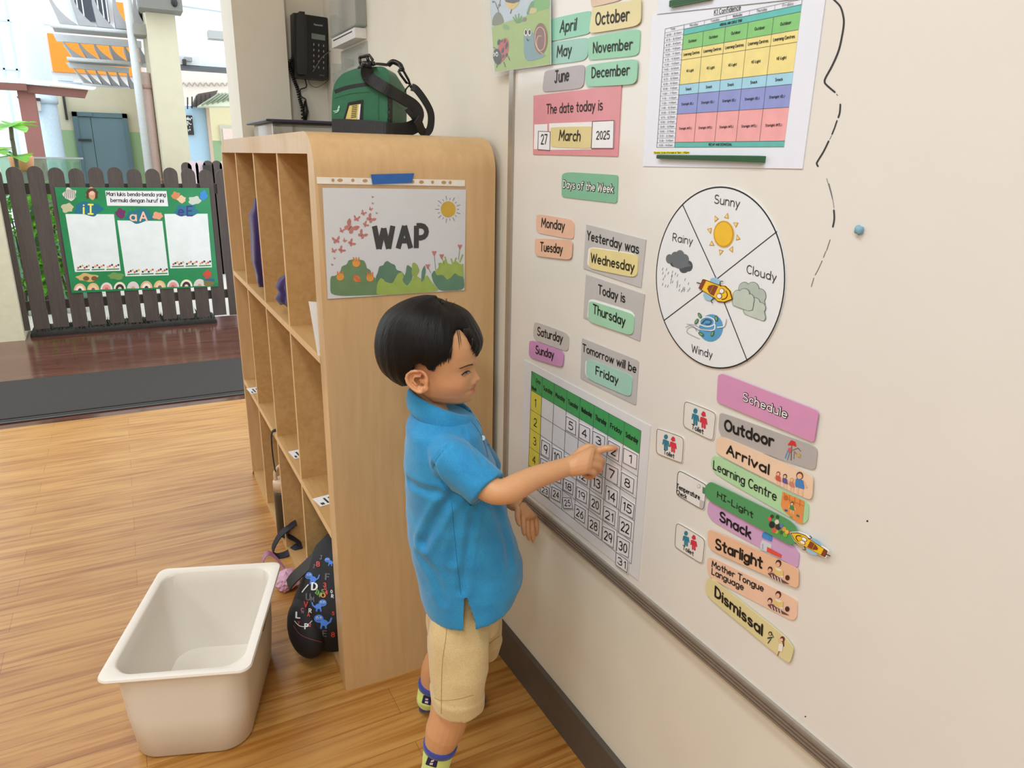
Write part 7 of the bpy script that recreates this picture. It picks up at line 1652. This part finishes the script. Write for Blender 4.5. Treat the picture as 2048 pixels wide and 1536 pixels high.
# passage on the right of the pillar
Ypg = 12.5
ps = thing('covered_passage', 'pale covered passage with yellow wall beyond the cream pillar', 'building', (1.5, Ypg, -.05))
b = MB(); wbox(b, 1400, 2300, -500, 600, Ypg, .3, mat((230, 236, 238), .7)); b.build('upper_wall', ps)
b = MB(); wbox(b, 1500, 2300, 575, 608, Ypg-.3, .3, mat((90, 94, 100), .6)); b.build('dark_beam', ps)
b = MB(); wbox(b, 1480, 2300, 605, 900, 14.5, .2, mat((236, 220, 210), .7)); b.build('back_wall', ps)
b = MB(); wbox(b, 1770, 2300, 880, 1205, 13.0, .2, mat((232, 218, 176), .7)); b.build('yellow_wall', ps)
b = MB(); wbox(b, 1770, 2300, 1205, 1700, 13.0, .2, M_DADO); b.build('lower_wall', ps)
b = MB(); wbox(b, 1880, 1990, 1068, 1210, 12.95, .06, mat((206, 200, 180), .6)); wbox(b, 1905, 1990, 1098, 1210, 12.92, .05, mat((238, 214, 200), .6)); b.build('hatch', ps)
b = MB(); wbox(b, 1560, 1800, 905, 1700, 12.2, .2, mat((176, 208, 232), .5)); tag(b.build('blue_partition'), 'light blue partition wall right of the cream pillar', 'partition')
b = MB(); wbox(b, 1795, 1822, 900, 1700, 12.1, .25, mat((206, 180, 160), .6)); tag(b.build('beige_post'), 'beige post at the right edge of the blue partition', 'post')
b = MB(); wbox(b, 1585, 1648, 985, 1150, 12.16, .04, M_DARK); rr = random.Random(9)
for k in range(14): x_ = rr.uniform(1592, 1635); y_ = rr.uniform(995, 1130); wbox(b, x_, x_+rr.uniform(5, 14), y_, y_+rr.uniform(5, 16), 12.15, .012, M_WHITE)
tag(b.build('notice'), 'black and white notice on the blue partition', 'notice')
cn = thing('roof_canopy', 'ribbed pale canopy with dark hangers in the passage', 'canopy', vp(*k1(1800, 830), 11.6))
b = MB(); b.prism([vp(*k1(*q), 11.6) for q in ((1690, 905), (1870, 790), (2000, 790), (2000, 905))], Vector((0, .5, 0)), mat((222, 230, 206), .5)); b.build('sheet', cn)
b = MB()
for k in range(7): p = vp(*k1(1720+k*45, 900-k*8), 11.58); q = vp(*k1(1870+k*30, 795), 11.58); b.tube([p, q], .012, mat((150, 160, 140), .5), 6)
b.build('rib', cn)
b = MB(); b.prism([vp(*k1(*q), 11.9) for q in ((1640, 905), (1690, 800), (1860, 770), (1840, 820), (1700, 900))], Vector((0, .3, 0)), mat((96, 84, 80), .7))
for k in range(6): p = vp(*k1(1600+k*38, 930-k*6), 11.85); q = vp(*k1(1600+k*38, 830-k*6), 11.85); b.tube([p, q], .01, M_DARK, 5)
b.build('hanger', cn)
b = MB(); p = [vp(*k1(x_, 720-(x_-1560)*.0), 14.46) for x_ in range(1556, 1960, 12)]; b.tube([v+Vector((0, 0, .03*math.sin(i*1.6))) for i, v in enumerate(p)], .012, mat((170, 160, 150), .5), 6); tag(b.build('cable_tray'), 'wavy cable run under the passage ceiling', 'cable')
b = MB(); wbox(b, 1782, 1925, 262, 330, 11.0, .2, mat((176, 178, 178), .5)); tag(b.build('ceiling_fitting'), 'grey box fitting high in the passage', 'fitting')
b = MB(); wbox(b, 1540, 1700, 480, 560, 12.2, .2, mat((206, 210, 212), .6)); wbox(b, 1575, 1640, 488, 520, 12.1, .1, mat((150, 150, 150), .6)); wbox(b, 1560, 1590, 505, 548, 12.08, .1, M_DARK); tag(b.build('air_unit'), 'small pale air unit on the upper passage wall', 'appliance')
b = MB(); p0, q0 = vp(*k1(1540, 45), 12.48), vp(*k1(2000, 110), 12.48); b.tube([p0, q0], .012, M_SEAMG, 6); tag(b.build('thin_conduit'), 'thin grey conduit line on the upper passage wall', 'conduit')
# small fence far behind
ff_ = thing('far_fence', 'smaller dark topped picket fence far behind on the right', 'fence', (1.0, 8.4, -.05))
for k, xc in enumerate((1588, 1645, 1710, 1775, 1850, 1915)):
    p = vp(*k1(xc, 1400), 8.4); w_ = .05; zt = vp(*k1(xc, 1370+(k == 0)*14), 8.4).z
    b = MB(); b.prism([Vector((p.x-w_, 8.4, -.05)), Vector((p.x+w_, 8.4, -.05))]+[Vector((p.x+w_*math.cos(t), 8.4, zt-w_+w_*math.sin(t))) for t in [math.pi*i/8 for i in range(9)]], Vector((0, .03, 0)), M_FEN if k in (0, 3, 4) else mat((210, 190, 196), .6)); b.build('picket', ff_)
b = MB(); wbox(b, 1560, 1990, 1395, 1440, 8.45, .04, M_FEN); wbox(b, 1735, 1795, 1410, 1480, 8.36, .04, M_DARK); b.build('rail', ff_)
